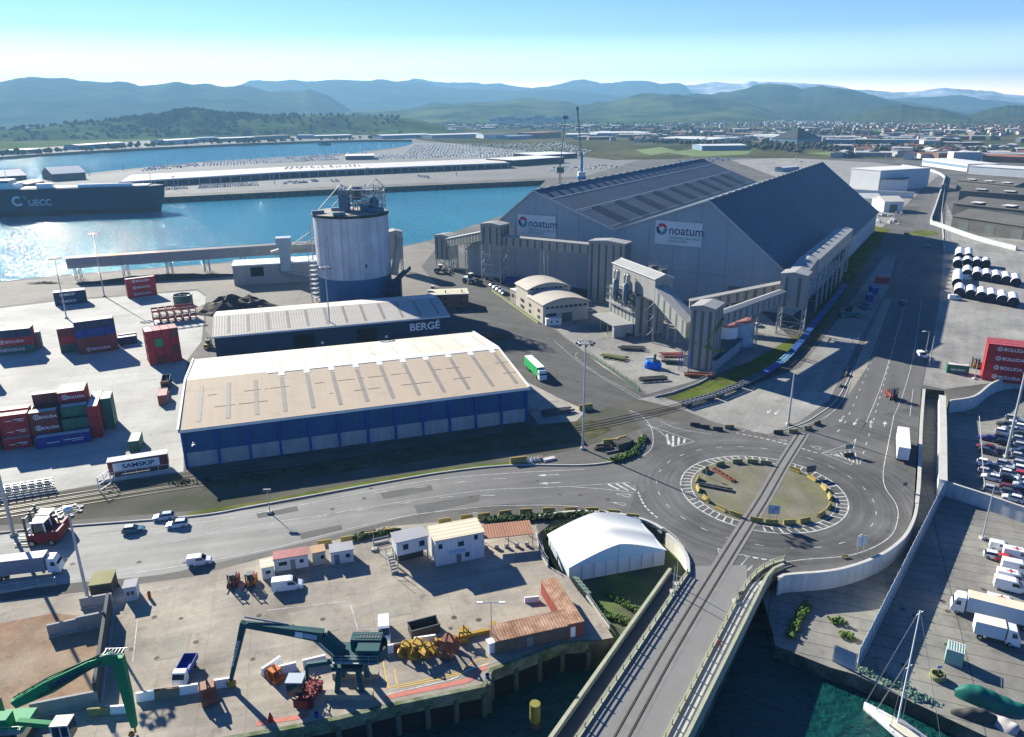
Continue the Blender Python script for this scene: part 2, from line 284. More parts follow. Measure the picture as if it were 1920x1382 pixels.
0 and sheet('access_road', [tuple(p) for p in road_lo if p[0] > 640] + [(1330, 1000), (1300, 850)] + [tuple(p) for p in road_up if p[0] > 660], m_road, .004)
def arc(r, a0=0, a1=360, n=96): return [(CX+r*math.cos(rad(a0+(a1-a0)*i/n)), CY+r*math.sin(rad(a0+(a1-a0)*i/n))) for i in range(n+1)]
rbpx = smooth([(1215, 830), (1200, 800), (1180, 770), (1260, 790), (1330, 800), (1440, 822), (1500, 792), (1560, 745), (1600, 690), (1720, 700), (1724, 760), (1716, 900), (1712, 952), (1704, 985), (1682, 1020), (1636, 1052), (1556, 1076), (1466, 1084), (1440, 1084), (1380, 1150), (1330, 1200), (1290, 1100), (1296, 1060), (1285, 1020), (1262, 1000), (1180, 960)], 3)
sheet('roundabout_road', [tuple(p) for p in rbpx], m_rb, .012)
tag(MB().sheet(arc(14.9)[:-1], .036).build('island_paving', mat('island_paving', (.16, .145, .115), .9, .18, .1, fine=1.5, stretch=(.4, .05, 1), streak=.12, c2=(.105, .12, .035), c2sc=.11, c2amt=.3)), kind='structure')
# roads up the right hand side, the harbour road on the left of the silos
sheet('port_road', [(1440, 815), (1500, 790), (1555, 750), (1600, 660), (1665, 540), (1700, 460), (1722, 400), (1740, 340), (1720, 330), (1760, 322), (1772, 345), (1765, 400), (1770, 470), (1762, 560), (1748, 640), (1727, 726), (1724, 760), (1560, 800)], m_droad, .008)
sheet('light_apron', [(1196, 748), (1285, 770), (1340, 792), (1440, 815), (1500, 790), (1555, 750), (1600, 660), (1665, 540), (1680, 480), (1660, 478), (1600, 560), (1540, 640), (1500, 690), (1300, 762), (1230, 742)], m_conc2, .004)
sheet('harbour_road', [(1000, 800), (1110, 775), (1215, 742), (1130, 690), (1035, 615), (945, 545), (885, 500), (860, 470), (820, 462), (790, 500), (840, 560), (880, 620), (940, 690), (985, 740)], m_dark, .008)
sheet('warehouse_apron', [(986, 715), (1045, 745), (1100, 770), (1080, 790), (1010, 795), (985, 765)], m_apron2, .005)
sheet('grass_island', [(1700, 437), (1725, 431), (1755, 434), (1762, 440), (1730, 443)], m_grass)
sheet('silo_apron', [(1035, 612), (1130, 688), (1212, 740), (1300, 715), (1400, 680), (1490, 640), (1400, 560), (1200, 545), (1080, 560)], m_conc2, .005)
sheet('storage_paving', [(1775, 380), (1770, 470), (1762, 560), (1748, 640), (1730, 722), (1771, 730), (1860, 718), (2400, 640), (2300, 450), (1920, 450), (1800, 440)], m_conc2, .004)
sheet('far_paving', [(1370, 300), (1480, 296), (1640, 305), (1740, 318), (1760, 330), (1740, 345), (1640, 440), (1560, 360), (1450, 330)], m_conc2, .004)
sheet('quay_paving', [(320, 365), (600, 351), (1020, 334), (1100, 330), (1200, 300), (1200, 270), (1000, 272), (780, 268), (740, 280), (660, 289), (400, 304), (195, 326), (0, 350), (-300, 400), (-100, 392)], mat('terminal_paving', (.16, .158, .15), .9, .15, .02, fine=.2), .004)
sheet('grass_verge', [(1640, 424), (1600, 470), (1545, 555), (1500, 625), (1400, 682), (1252, 748), (1300, 750), (1390, 722), (1475, 682), (1530, 640), (1575, 575), (1622, 500), (1668, 430)], m_grass, .012)
sheet('track_grass', [(1060, 792), (1110, 788), (1148, 806), (1100, 826), (1000, 840), (900, 850), (500, 905), (380, 920), (380, 905), (700, 850)], mat('dry_track_grass', (.065, .075, .03), .95, .35, .3, fine=2.5, spec=0, c2=(.10, .09, .06), c2sc=.2), .016)
sheet('runway_grass', [(-500, 310), (0, 281), (100, 275), (200, 268), (300, 262), (420, 255), (640, 252), (790, 250), (800, 243), (640, 240), (400, 245), (200, 252), (100, 257), (0, 263), (-500, 285)], mat('airfield_grass', (.075, .11, .03), .95, .2, .004, spec=0, fine=.02, c2=(.12, .13, .05), c2sc=.003), .5)
sheet('runway', [(175, 262), (375, 251), (375, 248), (155, 258)], mat('runway_concrete', (.38, .36, .34), .9, .1, .01), 1.0)
sheet('yard_paving', [(0, 1128), (160, 1110), (230, 1100), (360, 1082), (500, 1045), (640, 1010), (720, 988), (930, 970), (1006, 985), (1030, 1062)] + [(1066, 1082), (1085, 1110), (1120, 1150), (1150, 1196), (1127, 1200), (1055, 1204), (921, 1255), (921, 1281), (726, 1321), (617, 1349), (330, 1398), (-300, 1500), (-300, 1180)], m_conc, .004)
sheet('scrap_bay_dirt', [(-200, 1230), (0, 1170), (100, 1150), (195, 1160), (200, 1225), (182, 1300), (80, 1320), (-200, 1370)], m_brown, .012)
# bridge deck underside and piers hint: the land slab carries the deck; walkway sunk beside it
tag(MB().sheet([tuple(p) for p in [G(1283, 1085), G(1085, 1384), G(1010, 1500), G(1235, 1500), G(1265, 1384), G(1402, 1105), G(1400, 1060), G(1299, 1062)]], .05).build('bridge_road', mat('bridge_asphalt', (.19, .187, .18), .9, .06, .2, fine=2)), kind='structure')
tag(MB().sheet([tuple(p) for p in [G(1262, 1078), G(1046, 1384), G(965, 1500), G(1005, 1500), G(1082, 1384), G(1281, 1083)]], .046).build('bridge_footway', mat('footway_asphalt', (.10, .095, .085), .9, .12, .3)), kind='structure')
# ---- rails: each track is a concrete strip with two rails
def track(pts, gauge=1.67, strip=None, z=.02, zz=0.0):
    P = resample(smooth(pts, 6), 3)
    if strip: tag(MB().ribbon(P, strip, z).build('track_bed', m_kerb2), kind='structure')
    mb = MB()
    for s in (-1, 1):
        Q = []
        for i, p in enumerate(P):
            a = P[max(0, i-1)]; b2 = P[min(len(P)-1, i+1)]; d = (b2-a).normalized(); Q.append((p.x-d.y*s*gauge/2, p.y+d.x*s*gauge/2))
        mb.ribbon(Q, .14, z, z+.06)
        if strip: mb.ribbon([(q[0], q[1]) for q in Q], .42, z+.006)
    tag(mb.build('railway_track', m_rail), kind='structure')
m_kerb2 = mat('track_concrete', (.19, .185, .172), .9, .12, .4, fine=3)
track([(p.x, p.y) for p in GL([(1506, 812), (1468, 872), (1432, 935), (1400, 985), (1352, 1062), (1262, 1210), (1165, 1384), (1100, 1500)])], 1.67, 3.3, .064)
for k, (a, b2) in enumerate([((0, 948), 0), ((0, 962), 0)]):
    pass
for dy in (0, 9, 18):
    track([(p.x, p.y) for p in GL([(-200, 985+dy), (0, 951+dy), (340, 898+dy*.9), (700, 855+dy*.7), (1000, 815+dy*.5), (1180, 780+dy*.5), (1300, 752+dy*.35), (1400, 712+dy*.3), (1500, 655+dy*.3), (1560, 590+dy*.3), (1640, 470+dy*.2)])], 1.67, None, .07)
# ---- painted markings
mk = MB(); Z = .033; Z2 = .084
def line(px, wd=.22, z=Z, sm=4): wd = wd*.72 if wd < .4 else wd; mk.ribbon(resample([tuple(p) for p in (smooth([G(*q) for q in px], sm))], 1.0), wd, z)
def dash(px, wd=.22, on=3, off=4): mk.dashes([tuple(p) for p in smooth([G(*q) for q in px], 6)], wd, Z, on, off)
mk.ribbon(arc(17.5), .28, Z); mk.ribbon(arc(15.2), .22, Z)
for i in range(64):
    a = rad(i*360/64); 
    mk.ribbon([(CX+15.3*math.cos(a), CY+15.3*math.sin(a)), (CX+17.4*math.cos(a+.03), CY+17.4*math.sin(a+.03))], .3, Z) if (i*7) % 11 else None
for i in range(26): mk.ribbon(arc(22.8, i*360/26, i*360/26+4, 3), .16, Z)
line([(0, 1018), (180, 1004), (340, 985), (480, 963), (700, 920), (820, 899), (960, 887), (1100, 880)])
line([(0, 1098), (250, 1075), (480, 1035), (600, 1005), (760, 968), (900, 951), (960, 948), (1060, 948), (1140, 958), (1200, 970), (1250, 993), (1285, 1030), (1298, 1060)])
line([(300, 1020), (480, 985), (640, 960), (760, 940), (900, 920), (1000, 915), (1070, 912), (1185, 904)], .2)
line([(1070, 913), (1130, 917), (1195, 925)], .2)
dash([(500, 985), (700, 953), (860, 930), (1000, 932)], .16, 3, 6); dash([(700, 925), (900, 900), (960, 898)], .16, 3, 6)
mk.dashes([tuple(p) for p in smooth(GL([(1196, 922), (1210, 950), (1234, 972)]), 8)], .4, Z, 1, .5)
line([(1178, 768), (1205, 782), (1222, 805), (1222, 840), (1195, 862)], .22); line([(1212, 796), (1236, 808), (1254, 824), (1260, 838), (1303, 828), (1212, 796)], .22, sm=1)
for a, b2 in (((1250, 814), (1254, 834)), ((1262, 817), (1262, 837)), ((1273, 820), (1272, 834)), ((1284, 823), (1282, 831))): mk.ribbon(GL([a, b2]), .55, Z)
line([(1185, 904), (1190, 914), (1196, 924), (1185, 904)], .2, sm=1)
for a, b2 in (((1140, 908), (1160, 918)), ((1155, 907), (1178, 920)), ((1168, 906), (1192, 920))): mk.ribbon(GL([a, b2]), .45, Z)
line([(1238, 790), (1275, 805), (1340, 815)], .2)
line([(1440, 818), (1500, 800), (1548, 782), (1580, 750), (1600, 700), (1640, 600), (1660, 560)], .22)
line([(1625, 790), (1660, 700), (1700, 560)], .22); line([(1625, 790), (1600, 830), (1540, 850), (1600, 842), (1606, 820), (1625, 790)], .2, sm=1)
for i in range(7): mk.ribbon(GL([(1548+i*9, 850-i*1.5+3), (1566+i*7, 853+i*3)]), .3, Z)
line([(1540, 850), (1596, 872), (1604, 842)], .2, sm=1)
line([(1676, 780), (1664, 840), (1656, 885), (1660, 915), (1680, 945), (1683, 975), (1665, 1010), (1600, 1040), (1500, 1050), (1440, 1062), (1415, 1090)], .24)
line([(1676, 780), (1696, 730), (1716, 650), (1728, 560)], .2); line([(1706, 780), (1712, 730)], .2)
dash([(1612, 870), (1640, 780), (1690, 600)], .2, 2, 4); dash([(1570, 810), (1600, 760), (1672, 580)], .2, 2, 5)
line([(1700, 478), (1688, 500), (1700, 520), (1740, 540)], .2); line([(1663, 558), (1725, 567)], .3)
mk.dashes([tuple(p) for p in smooth(GL([(1380, 812), (1440, 824), (1500, 840), (1540, 852)]), 8)], .4, Z, 1, .6)
mk.dashes([tuple(p) for p in smooth(GL([(1396, 1042), (1440, 1050), (1480, 1052)]), 8)], .4, Z, 1, .6)
line([(1346, 1028), (1352, 1068), (1330, 1100)], .2); line([(1346, 1028), (1370, 1040), (1402, 1042), (1380, 1070), (1345, 1110)], .2)
for i in range(4): mk.ribbon(GL([(1352+i*2, 1038+i*8), (1372+i*3-i*8, 1042+i*9)]), .35, Z)
line([(1395, 1075), (1412, 1058), (1408, 1066), (1395, 1075)], .2, sm=1)
def tri(px): line(px+[px[0]], .25, sm=1)
tri([(1155, 926), (1184, 927), (1180, 933)]); tri([(1146, 942), (1175, 944), (1172, 949)]); tri([(1460, 823), (1478, 826), (1470, 828)]); tri([(1518, 836), (1540, 838), (1536, 844)])
tri([(1386, 807), (1398, 806), (1392, 810)]); tri([(1408, 808), (1420, 806), (1414, 811)])
def arrow(tail, head):
    a = G(*tail); b2 = G(*head); d = (b2-a).normalized(); nn = Vector((-d.y, d.x, 0)); h = b2-d*2
    mk.ribbon([a, h], .25, Z); mk.sheet([b2, h+nn*.6, h-nn*.6], Z)
arrow((1048, 890), (1007, 892)); arrow((1052, 905), (1010, 907)); arrow((1582, 780), (1574, 792)); arrow((1608, 786), (1600, 798)); arrow((1631, 802), (1634, 788)); arrow((1658, 800), (1660, 790))
arrow((1462, 768), (1452, 778)); arrow((1446, 768), (1438, 776))
line([(1345, 1064), (1250, 1222), (1156, 1384)], .25); line([(1374, 1060), (1290, 1200), (1192, 1384)], .35)
line([(1040, 640), (1100, 690), (1200, 750)], .15); line([(1210, 750), (1120, 700), (1080, 670), (1085, 660)], .15)
line([(1836, 780), (1846, 915)], .2)
for px in ([(500, 1145), (655, 1128)], [(656, 1130), (672, 1185)], [(400, 1130), (480, 1108)], [(258, 1162), (248, 1250)], [(150, 1140), (330, 1100)]): line(px, .2, Z2, 2)
line([(1380, 1330), (1380, 1330)], .1) if 0 else None
tag(mk.build('road_marking', m_white), kind='structure')
mk = MB(); 
for px in ([(740, 1256), (746, 1290), (845, 1270), (925, 1240)], [(730, 1290), (860, 1262), (890, 1240), (926, 1232)], [(718, 1240), (730, 1300)]): line(px, .22, Z2, 1)
tag(mk.build('yellow_marking', m_yel), kind='structure')
mk = MB(); line([(724, 1308), (800, 1293), (880, 1276), (900, 1256), (918, 1250)], .9, Z2-.002, 1); line([(480, 1358), (560, 1345), (584, 1340)], .9, Z2-.002, 1)
tag(mk.build('red_marking', m_redp), kind='structure')
mk = MB(); line([(718, 1306), (722, 1304), (850, 1274), (880, 1256), (935, 1240)], .25, Z2+.003, 1)
tag(mk.build('white_marking', m_white), kind='structure')
# parking bay lines on the right
mk = MB()
for k, (x0, y0, x1, y1) in enumerate(((1803, 1010, 1795, 1060), (1700, 1180, 1790, 1210))): pass
dk_ = MB(); rk = random.Random(17)
for (x0, y0, x1, y1, n_, zz_) in ((0, 1100, 900, 1040, 9, .034), (240, 1150, 900, 1240, 26, .08), (1200, 860, 1680, 1040, 12, .034), (560, 900, 1200, 960, 9, .033), (100, 600, 340, 860, 10, .01)):
    for i in range(n_): p = G(rk.uniform(x0, x1), rk.uniform(y0, y1)); r_ = rk.uniform(.3, .55); dk_.sheet([(p.x+r_*math.cos(a*.7), p.y+r_*math.sin(a*.7)) for a in range(9)], zz_)
for i in range(9): p = G(rk.uniform(1640, 1900), rk.uniform(1080, 1250), LZ); dk_.sheet([(p.x+.5*math.cos(a*.7), p.y+.5*math.sin(a*.7)) for a in range(9)], LZ+.01)
tag(dk_.build('manhole_covers', mat('iron_cover', (.07, .062, .055), .8, .2, 1)), kind='structure')
pt = MB()
for q in ([(712, 924), (808, 909), (812, 919), (720, 936)], [(776, 948), (900, 927), (898, 940), (784, 966)], [(560, 1000), (640, 984), (642, 994), (566, 1012)], [(480, 962), (556, 949), (560, 958), (484, 972)], [(1296, 905), (1262, 868), (1275, 862), (1306, 893)]): pt.sheet(GL(q), .024)
tag(pt.build('asphalt_patch', mat('patched_asphalt', (.10, .098, .094), .9, .12, .3, fine=3)), kind='structure')
pt = MB()
for q in ([(1602, 690), (1660, 560), (1672, 562), (1625, 690), (1590, 742)], [(540, 1150), (620, 1135), (640, 1180), (560, 1198)], [(700, 1130), (760, 1118), (775, 1150), (712, 1162)], [(300, 1200), (360, 1188), (350, 1228), (290, 1240)]): pt.sheet(GL(q), .029 if q[0][0] > 1500 else .078)
tag(pt.build('concrete_patch', mat('patched_concrete', (.27, .25, .20), .9, .15, .3, fine=3, stain=.3)), kind='structure')
# kerbs
kb = MB(); kb.ribbon(resample([tuple(p) for p in smooth(GL([(-200, 1048), (0, 1000), (350, 970), (480, 949), (720, 905), (840, 885), (960, 873), (1090, 873), (1150, 866), (1190, 852), (1207, 836), (1204, 816)]), 6)], 1.0), .35, 0, .28)
kb.ribbon(resample([tuple(p) for p in smooth(GL([(1600, 690), (1570, 748), (1530, 780), (1500, 796), (1450, 812)]), 6)], 1.0), .3, 0, .14)
tag(kb.build('kerb', m_kerb), kind='structure')
sheet('kerb_grass', [(1150, 868), (1192, 853), (1209, 838), (1206, 818), (1196, 822), (1190, 838), (1165, 853), (1130, 864)], mat('bright_grass', (.10, .19, .03), .95, .3, .5, fine=5), .10)
sheet('verge_grass', [(350, 968), (480, 947), (720, 903), (840, 883), (960, 871), (960, 866), (840, 878), (720, 897), (480, 941), (350, 962)], m_grass, .06)
# ================================================================ big buildings
m_clad = mat('pale_steel_cladding', (.30, .30, .28), .6, .06, .08, fine=3, corr=('X', .5, .05), stretch=(.4, .4, .03), streak=.10)
m_cladn = mat('hall_cladding', (.30, .36, .40), .55, .05, .03, fine=.6, stretch=(.25, .25, .02), streak=.05, slab=None)
m_cladd = mat('dark_translucent_panel', (.12, .135, .125), .5, .12, .3)
m_roofn = mat('hall_roof_sheet', (.09, .115, .135), .6, .12, .03, fine=.4, stretch=(.03, .5, .5), streak=.10)
m_roofp = mat('hall_roof_light', (.030, .042, .036), .5, .15, .2)
m_groof = mat('grey_roof_sheet', (.30, .30, .285), .6, .1, .2)
m_trim = mat('white_trim', (.70, .70, .68), .6, .06, .5)
m_steel = mat('galvanised_steel', (.36, .37, .37), .5, .15, .6, metal=.3)
m_dsteel = mat('weathered_steel', (.10, .105, .11), .6, .25, .6, metal=.3)
m_glass = mat('window_glass', (.03, .04, .05), .08, .1, .5, spec=.6)
m_blue = mat('blue_cladding', (.014, .082, .20), .5, .08, .1, corr=('X', .45, .05), stretch=(.3, .3, .05), streak=.1)
m_navy = mat('navy_cladding', (.018, .045, .085), .55, .08, .1, corr=('X', .45, .05))
m_bcol = mat('blue_column_paint', (.012, .055, .28), .5, .08, .3)
m_base = mat('concrete_plinth', (.31, .33, .34), .85, .12, .4, fine=3, stretch=(.6, .6, .1), streak=.15)
m_tan = mat('tan_roof_sheet', (.45, .365, .265), .8, stain=.12, var=.05, sc_=.06, fine=2, stretch=(1.6, .03, .03), streak=.05)
m_cream = mat('cream_roof_sheet', (.50, .45, .37), .8, .05, .06, fine=2, c2=(.60, .56, .50), c2amt=.5, c2sc=.04)
m_rlight = mat('roof_light_strip', (.25, .225, .19), .6, .12, .5)
m_droof = mat('opening_shade_black', (.012, .012, .014), .9, .1, 1)  # near-black colour standing for shade in openings and under the quay deck
m_wht = mat('white_paint', (.78, .78, .76), .45, .05, .6)
m_door = mat('grey_door', (.17, .18, .19), .6, .1, .5)
def text(s, size, name, m, parent, loc, rot, ext=.03, xs=1.0, bold=.0, align='LEFT'):
    cu = bpy.data.curves.new(name, 'FONT'); cu.body = s; cu.size = size; cu.extrude = ext; cu.align_x = align; cu.offset = bold
    to = bpy.data.objects.new(name, cu); col.objects.link(to); dg = bpy.context.evaluated_depsgraph_get()
    me = bpy.data.meshes.new_from_object(to.evaluated_get(dg)); bpy.data.objects.remove(to)
    me.materials.clear(); me.materials.append(m); me.name = name
    o = bpy.data.objects.new(name, me); col.objects.link(o)
    if parent is not None: o.parent = parent
    o.location = loc; o.rotation_euler = rot; o.scale = (xs, 1, 1); return o
UP = (rad(90), 0, 0)   # text standing on a wall facing -y
# ---- storage hall
A31 = rad(-31.4); HX = Vector((math.cos(A31), math.sin(A31), 0)); HY = Vector((-math.sin(A31), math.cos(A31), 0))
HO = Vector((81.5, 314, 0)) - 83*HX
hall = thing('storage_hall', 'huge twin-gabled grey bulk storage hall with dark sheet roofs beside the basin', 'warehouse', HO, A31)
PR = [(-38, 13), (0, 43), (41, 28), (83, 43), (121, 13)]; HL = 249
def hz(s):
    for (a, b), (c, d) in zip(PR[:-1], PR[1:]):
        if a <= s <= c: return b+(d-b)*(s-a)/(c-a)
mb = MB(); mb.extr([(-38, 0), (121, 0)] + PR[::-1], 0, HL); mb.build('wall', m_cladn, hall)
for k in range(4):
    (a, b), (c, d) = PR[k], PR[k+1]; t = .5; e = 1.0 if k in (0, 3) else 0
    q = (d-b)/(c-a); a2 = a-(e if k == 0 else 0); c2 = c+(e if k == 3 else 0); b2 = b+q*(a2-a); d2 = d+q*(c2-c)
    mb = MB(); mb.extr([(a2, b2+.08), (c2, d2+.08), (c2, d2+.08+t), (a2, b2+.08+t)], -.6+.01*k, HL+.6-.01*k); mb.build('roof', m_roofn, hall)
for k in range(9):      # dark roof lights on the inner slope of the left roof
    y = 14+k*25.5; s0, s1 = 23, 38.5
    mb = MB(); mb.add([(s0, y, hz(s0)+.7), (s1, y, hz(s1)+.7), (s1, y+9.5, hz(s1)+.7), (s0, y+9.5, hz(s0)+.7)], [(0, 1, 2, 3)]); mb.build('roof_light', m_roofp, hall)
mb = MB()
for s in (9, 21.5): mb.add([(s, 0, hz(s)+.72), (s+.6, 0, hz(s+.6)+.72), (s+.6, HL, hz(s+.6)+.72), (s, HL, hz(s)+.72)], [(0, 1, 2, 3)])
for s0 in (23, 38.5): mb.add([(s0, 2, hz(s0)+.69), (s0+.35, 2, hz(s0+.35)+.69), (s0+.35, HL-5, hz(s0+.35)+.69), (s0, HL-5, hz(s0)+.69)], [(0, 1, 2, 3)])
mb.build('roof_flashing', m_cladn, hall)
mb = MB()
for k in range(4):
    (a, b), (c, d) = PR[k], PR[k+1]; mb.beam((a, -.75, b+.35), (c, -.75, d+.35), .25, .6)
mb.build('verge_trim', mat('verge_metal', (.45, .46, .46), .5, .05, .5), hall)
mb = MB()
for s in (0, 83): 
    mb.beam((s, 0, 43.75), (s, HL, 43.75), .9, .35)
    for k in range(24): mb.beam((s+.6, 5+k*10.2, 44.1), (s+.6, 8+k*10.2, 44.1), .5, .6)
mb.build('ridge_cap', m_steel, hall)
mb = MB()
for k in range(40): mb.box(121.02, 121.3, 3+k*6.1, 4.4+k*6.1, 1, 11.5)
mb.build('wall_light_panel', m_trim, hall)
mb = MB()
for k in range(14): mb.box(-33+k*11.3, -32.6+k*11.3, -.12, -.02, .2, min(hz(-33+k*11.3), 43)-.6)
mb.box(-38, 121, -.18, -.02, 12.9, 13.1); mb.build('cladding_joint', mat('cladding_joint_strip', (.27, .32, .35), .6, .05, .5), hall)  # joint strips a little darker than the cladding
m_sign = mat('sign_board', (.60, .62, .62), .6, .04, .5); m_ink = mat('navy_ink', (.02, .05, .13), .6, .05, .5); m_redink = mat('red_ink', (.45, .04, .07), .6, .05, .5); m_tealink = mat('teal_ink', (.05, .25, .27), .6, .05, .5)
def hall_sign(x, z, wd, ht):
    p = MB().box(x, x+wd, -.45, -.2, z-ht, z).build('sign_board', m_sign, hall)
    cx, cz, r0, r1 = x+wd*.14, z-ht*.36, wd*.065, wd*.12
    for a0, a1, m in ((20, 140, m_redink), (150, 250, m_ink), (255, 375, m_tealink)):
        mb = MB(); n = 12
        for i in range(n):
            t0 = rad(a0+(a1-a0)*i/n); t1 = rad(a0+(a1-a0)*(i+1)/n); w0 = r0-(i/n)*r0*.35
            mb.add([(cx+w0*math.cos(t0), -.5, cz+w0*math.sin(t0)), (cx+r1*math.cos(t0), -.5, cz+r1*math.sin(t0)), (cx+r1*math.cos(t1), -.5, cz+r1*math.sin(t1)), (cx+w0*math.cos(t1), -.5, cz+w0*math.sin(t1))], [(0, 1, 2, 3)])
        mb.build('emblem', m, p)
    text('noatum', wd*.255, 'lettering', m_ink, p, (x+wd*.29, -.5, z-ht*.55), UP, .02, .95, .03)
    text('TERMINAL GRANELES', wd*.075, 'small_lettering', m_tealink, p, (x+wd*.29, -.5, z-ht*.74), UP, .01, .95)
    text('SANTANDER', wd*.075, 'small_lettering', m_tealink, p, (x+wd*.29, -.5, z-ht*.88), UP, .01, .95)
hall_sign(-8.5, 32.3, 20.5, 10); hall_sign(60.5, 34.0, 20.5, 10)
for x in (33, 94): MB().box(x, x+8, -.5, -.05, 0, 9).build('roller_door', m_cladd, hall)
# ---- conveyor towers and galleries
def tower(label, loc, rot, L, D, z0, z1, stripes=3, legs=True, dark=False):
    t = thing('conveyor_tower', label, 'conveyor tower', (loc[0], loc[1], 0), rot, 'conveyor towers of the grain terminal')
    mb = MB(); mb.box(0, L, 0, D, z0, z1); mb.build('casing', m_clad, t)
    mb = MB(); mb.extr([(-.3, z1), (L+.3, z1), (L+.3, z1+.3), (L/2, z1+1.1), (-.3, z1+.3)], -.3, D+.3); mb.build('roof', m_groof, t)
    mb = MB()
    for k in range(stripes):
        x = L*(k+.5)/stripes; mb.box(x-.5, x+.5, -.06, 0, z0+.5, z1-.8)
        y = D*(k+.5)/stripes; mb.box(L, L+.06, y-.45, y+.45, z0+.5, z1-.8); mb.box(-.06, 0, y-.45, y+.45, z0+.5, z1-.8)
    mb.build('light_panel', m_cladd, t)
    if legs and z0 > 2:
        for lx in (.3, L-.3):
            for ly in (.3, D-.3): MB().tube((lx, ly, 0), (lx, ly, z0), .3, n=6).build('leg', m_steel, t)
        n = max(1, round(z0/5)); h = z0/n; mb = MB()
        for k in range(n):
            z = k*h
            for (a, b) in (((.3, .3), (L-.3, .3)), ((L-.3, .3), (L-.3, D-.3)), ((.3, D-.3), (.3, .3))):
                mb.beam((*a, z+.2), (*b, z+h), .22); mb.beam((*b, z+.2), (*a, z+h), .22); mb.beam((*a, z+h-.1), (*b, z+h-.1), .22)
        mb.build('bracing', m_steel, t)
    return t
def gallery(label, a, b, wd, h, trest=(), ns=None, dark=True, cat='conveyor gallery', white=True):
    "enclosed conveyor from a to b (floor centre line), with trestles at fractions"
    a = Vector(a); b = Vector(b); an = math.atan2(b.y-a.y, b.x-a.x); L = math.hypot(b.x-a.x, b.y-a.y); dz = b.z-a.z
    t = thing('conveyor_gallery', label, cat, (a.x, a.y, 0), an, 'covered conveyor galleries of the grain terminal')
    def q(x, y, z): return (x, y, a.z+dz*x/L+z)
    w2 = wd/2
    def shell(mb, ys, zs, x0=0, x1=L):
        n = len(ys); mb.add([q(x0, y, z) for y, z in zip(ys, zs)]+[q(x1, y, z) for y, z in zip(ys, zs)], [tuple(range(n))[::-1], tuple(range(n, 2*n))]+[(i, (i+1) % n, n+(i+1) % n, n+i) for i in range(n)])
    mb = MB(); shell(mb, (-w2, w2, w2, -w2), (0, 0, h, h)); mb.build('casing', m_clad, t)
    mb = MB(); shell(mb, (-w2-.2, w2+.2, w2+.2, 0, -w2-.2), (h+.02, h+.02, h+.2, h+.8, h+.2), -.2, L+.2); mb.build('roof', m_groof, t)
    if dark:
        n = ns or max(2, int(L/3.4)); mb = MB()
        for k in range(n):
            x = L*(k+.5)/n
            for sg in (-1, 1):
                y = sg*(w2+.04); mb.add([q(x-.55, y, .3), q(x+.55, y, .3), q(x+.55, y, h-.3), q(x-.55, y, h-.3)], [(0, 1, 2, 3)])
        mb.build('light_panel', m_cladd, t)
    for f in trest:
        mb = MB(); x = L*f; z = a.z+dz*f
        for sg in (-1, 1):
            mb.tube((x-1.2, sg*w2*.9, 0), (x-1.2, sg*w2*.8, z), .22, n=6); mb.tube((x+1.2, sg*w2*.9, 0), (x+1.2, sg*w2*.8, z), .22, n=6)
        n = max(1, int(z/4))
        for k in range(n): mb.beam((x-1.2, -w2*.9, z*k/n), (x+1.2, -w2*.9, z*(k+1)/n), .16); mb.beam((x+1.2, w2*.9, z*k/n), (x-1.2, w2*.9, z*(k+1)/n), .16); mb.beam((x, -w2*.9, z*(k+1)/n-.2), (x, w2*.9, z*(k+1)/n-.2), .18)
        mb.build('trestle', m_steel, t)
    return t
tower('tall pale conveyor tower on lattice legs at the left corner of the storage hall', (-14.5, 358), A31, 11, 8, 18.5, 28)
tower('full-height pale striped tower against the middle of the hall front', (33, 320), A31, 16.5, 7, 0, 26, 5)
tower('square pale tower with green ladders standing beside the grass verge', (56.6, 230), A31, 7.5, 9.5, 0, 20.3, 3)
tower('pale tower on legs at the right-hand corner of the storage hall', (97.5, 268), A31, 9, 8, 10.5, 22.5, 2)
tower('low dark conveyor tower at the water end of the quay galleries', (-40, 394), A31, 9, 8, 5, 17, 3)
gallery('horizontal striped gallery crossing the left gable of the hall', (-6, 357, 18.5), (36, 325, 19.5), 3.4, 4.2, (.5,), 13)
gallery('sloping gallery running down from the lattice tower towards the basin', (-13, 360, 20), (-36, 395, 10.5), 3.4, 4, (.35, .7), 14)
gallery('horizontal gallery with white roof edge between square tower and corner tower', (65, 233, 12.8), (99, 268, 12.3), 3.2, 4, (.55,), 12)
gallery('rear gallery climbing behind the silo tanks to the corner tower', (68, 280, 6), (102, 274, 14.5), 3.2, 3.8, (.4,), 11)
gallery('steep short gallery rising from the corner tower to the hall eaves', (104, 272, 14.5), (117, 293, 17.5), 6.5, 6, (), 4)
gallery('long wide gallery running along the right eaves of the hall on tall legs', (117, 293, 17.3), (163, 369, 17.3), 7, 5.6, (.12, .25, .38, .52, .66, .8), 1, dark=False)
tower('dark steel machinery tower under the eaves gallery of the hall', (160, 359), A60-rad(0), 20, 7, 9, 17, 4)
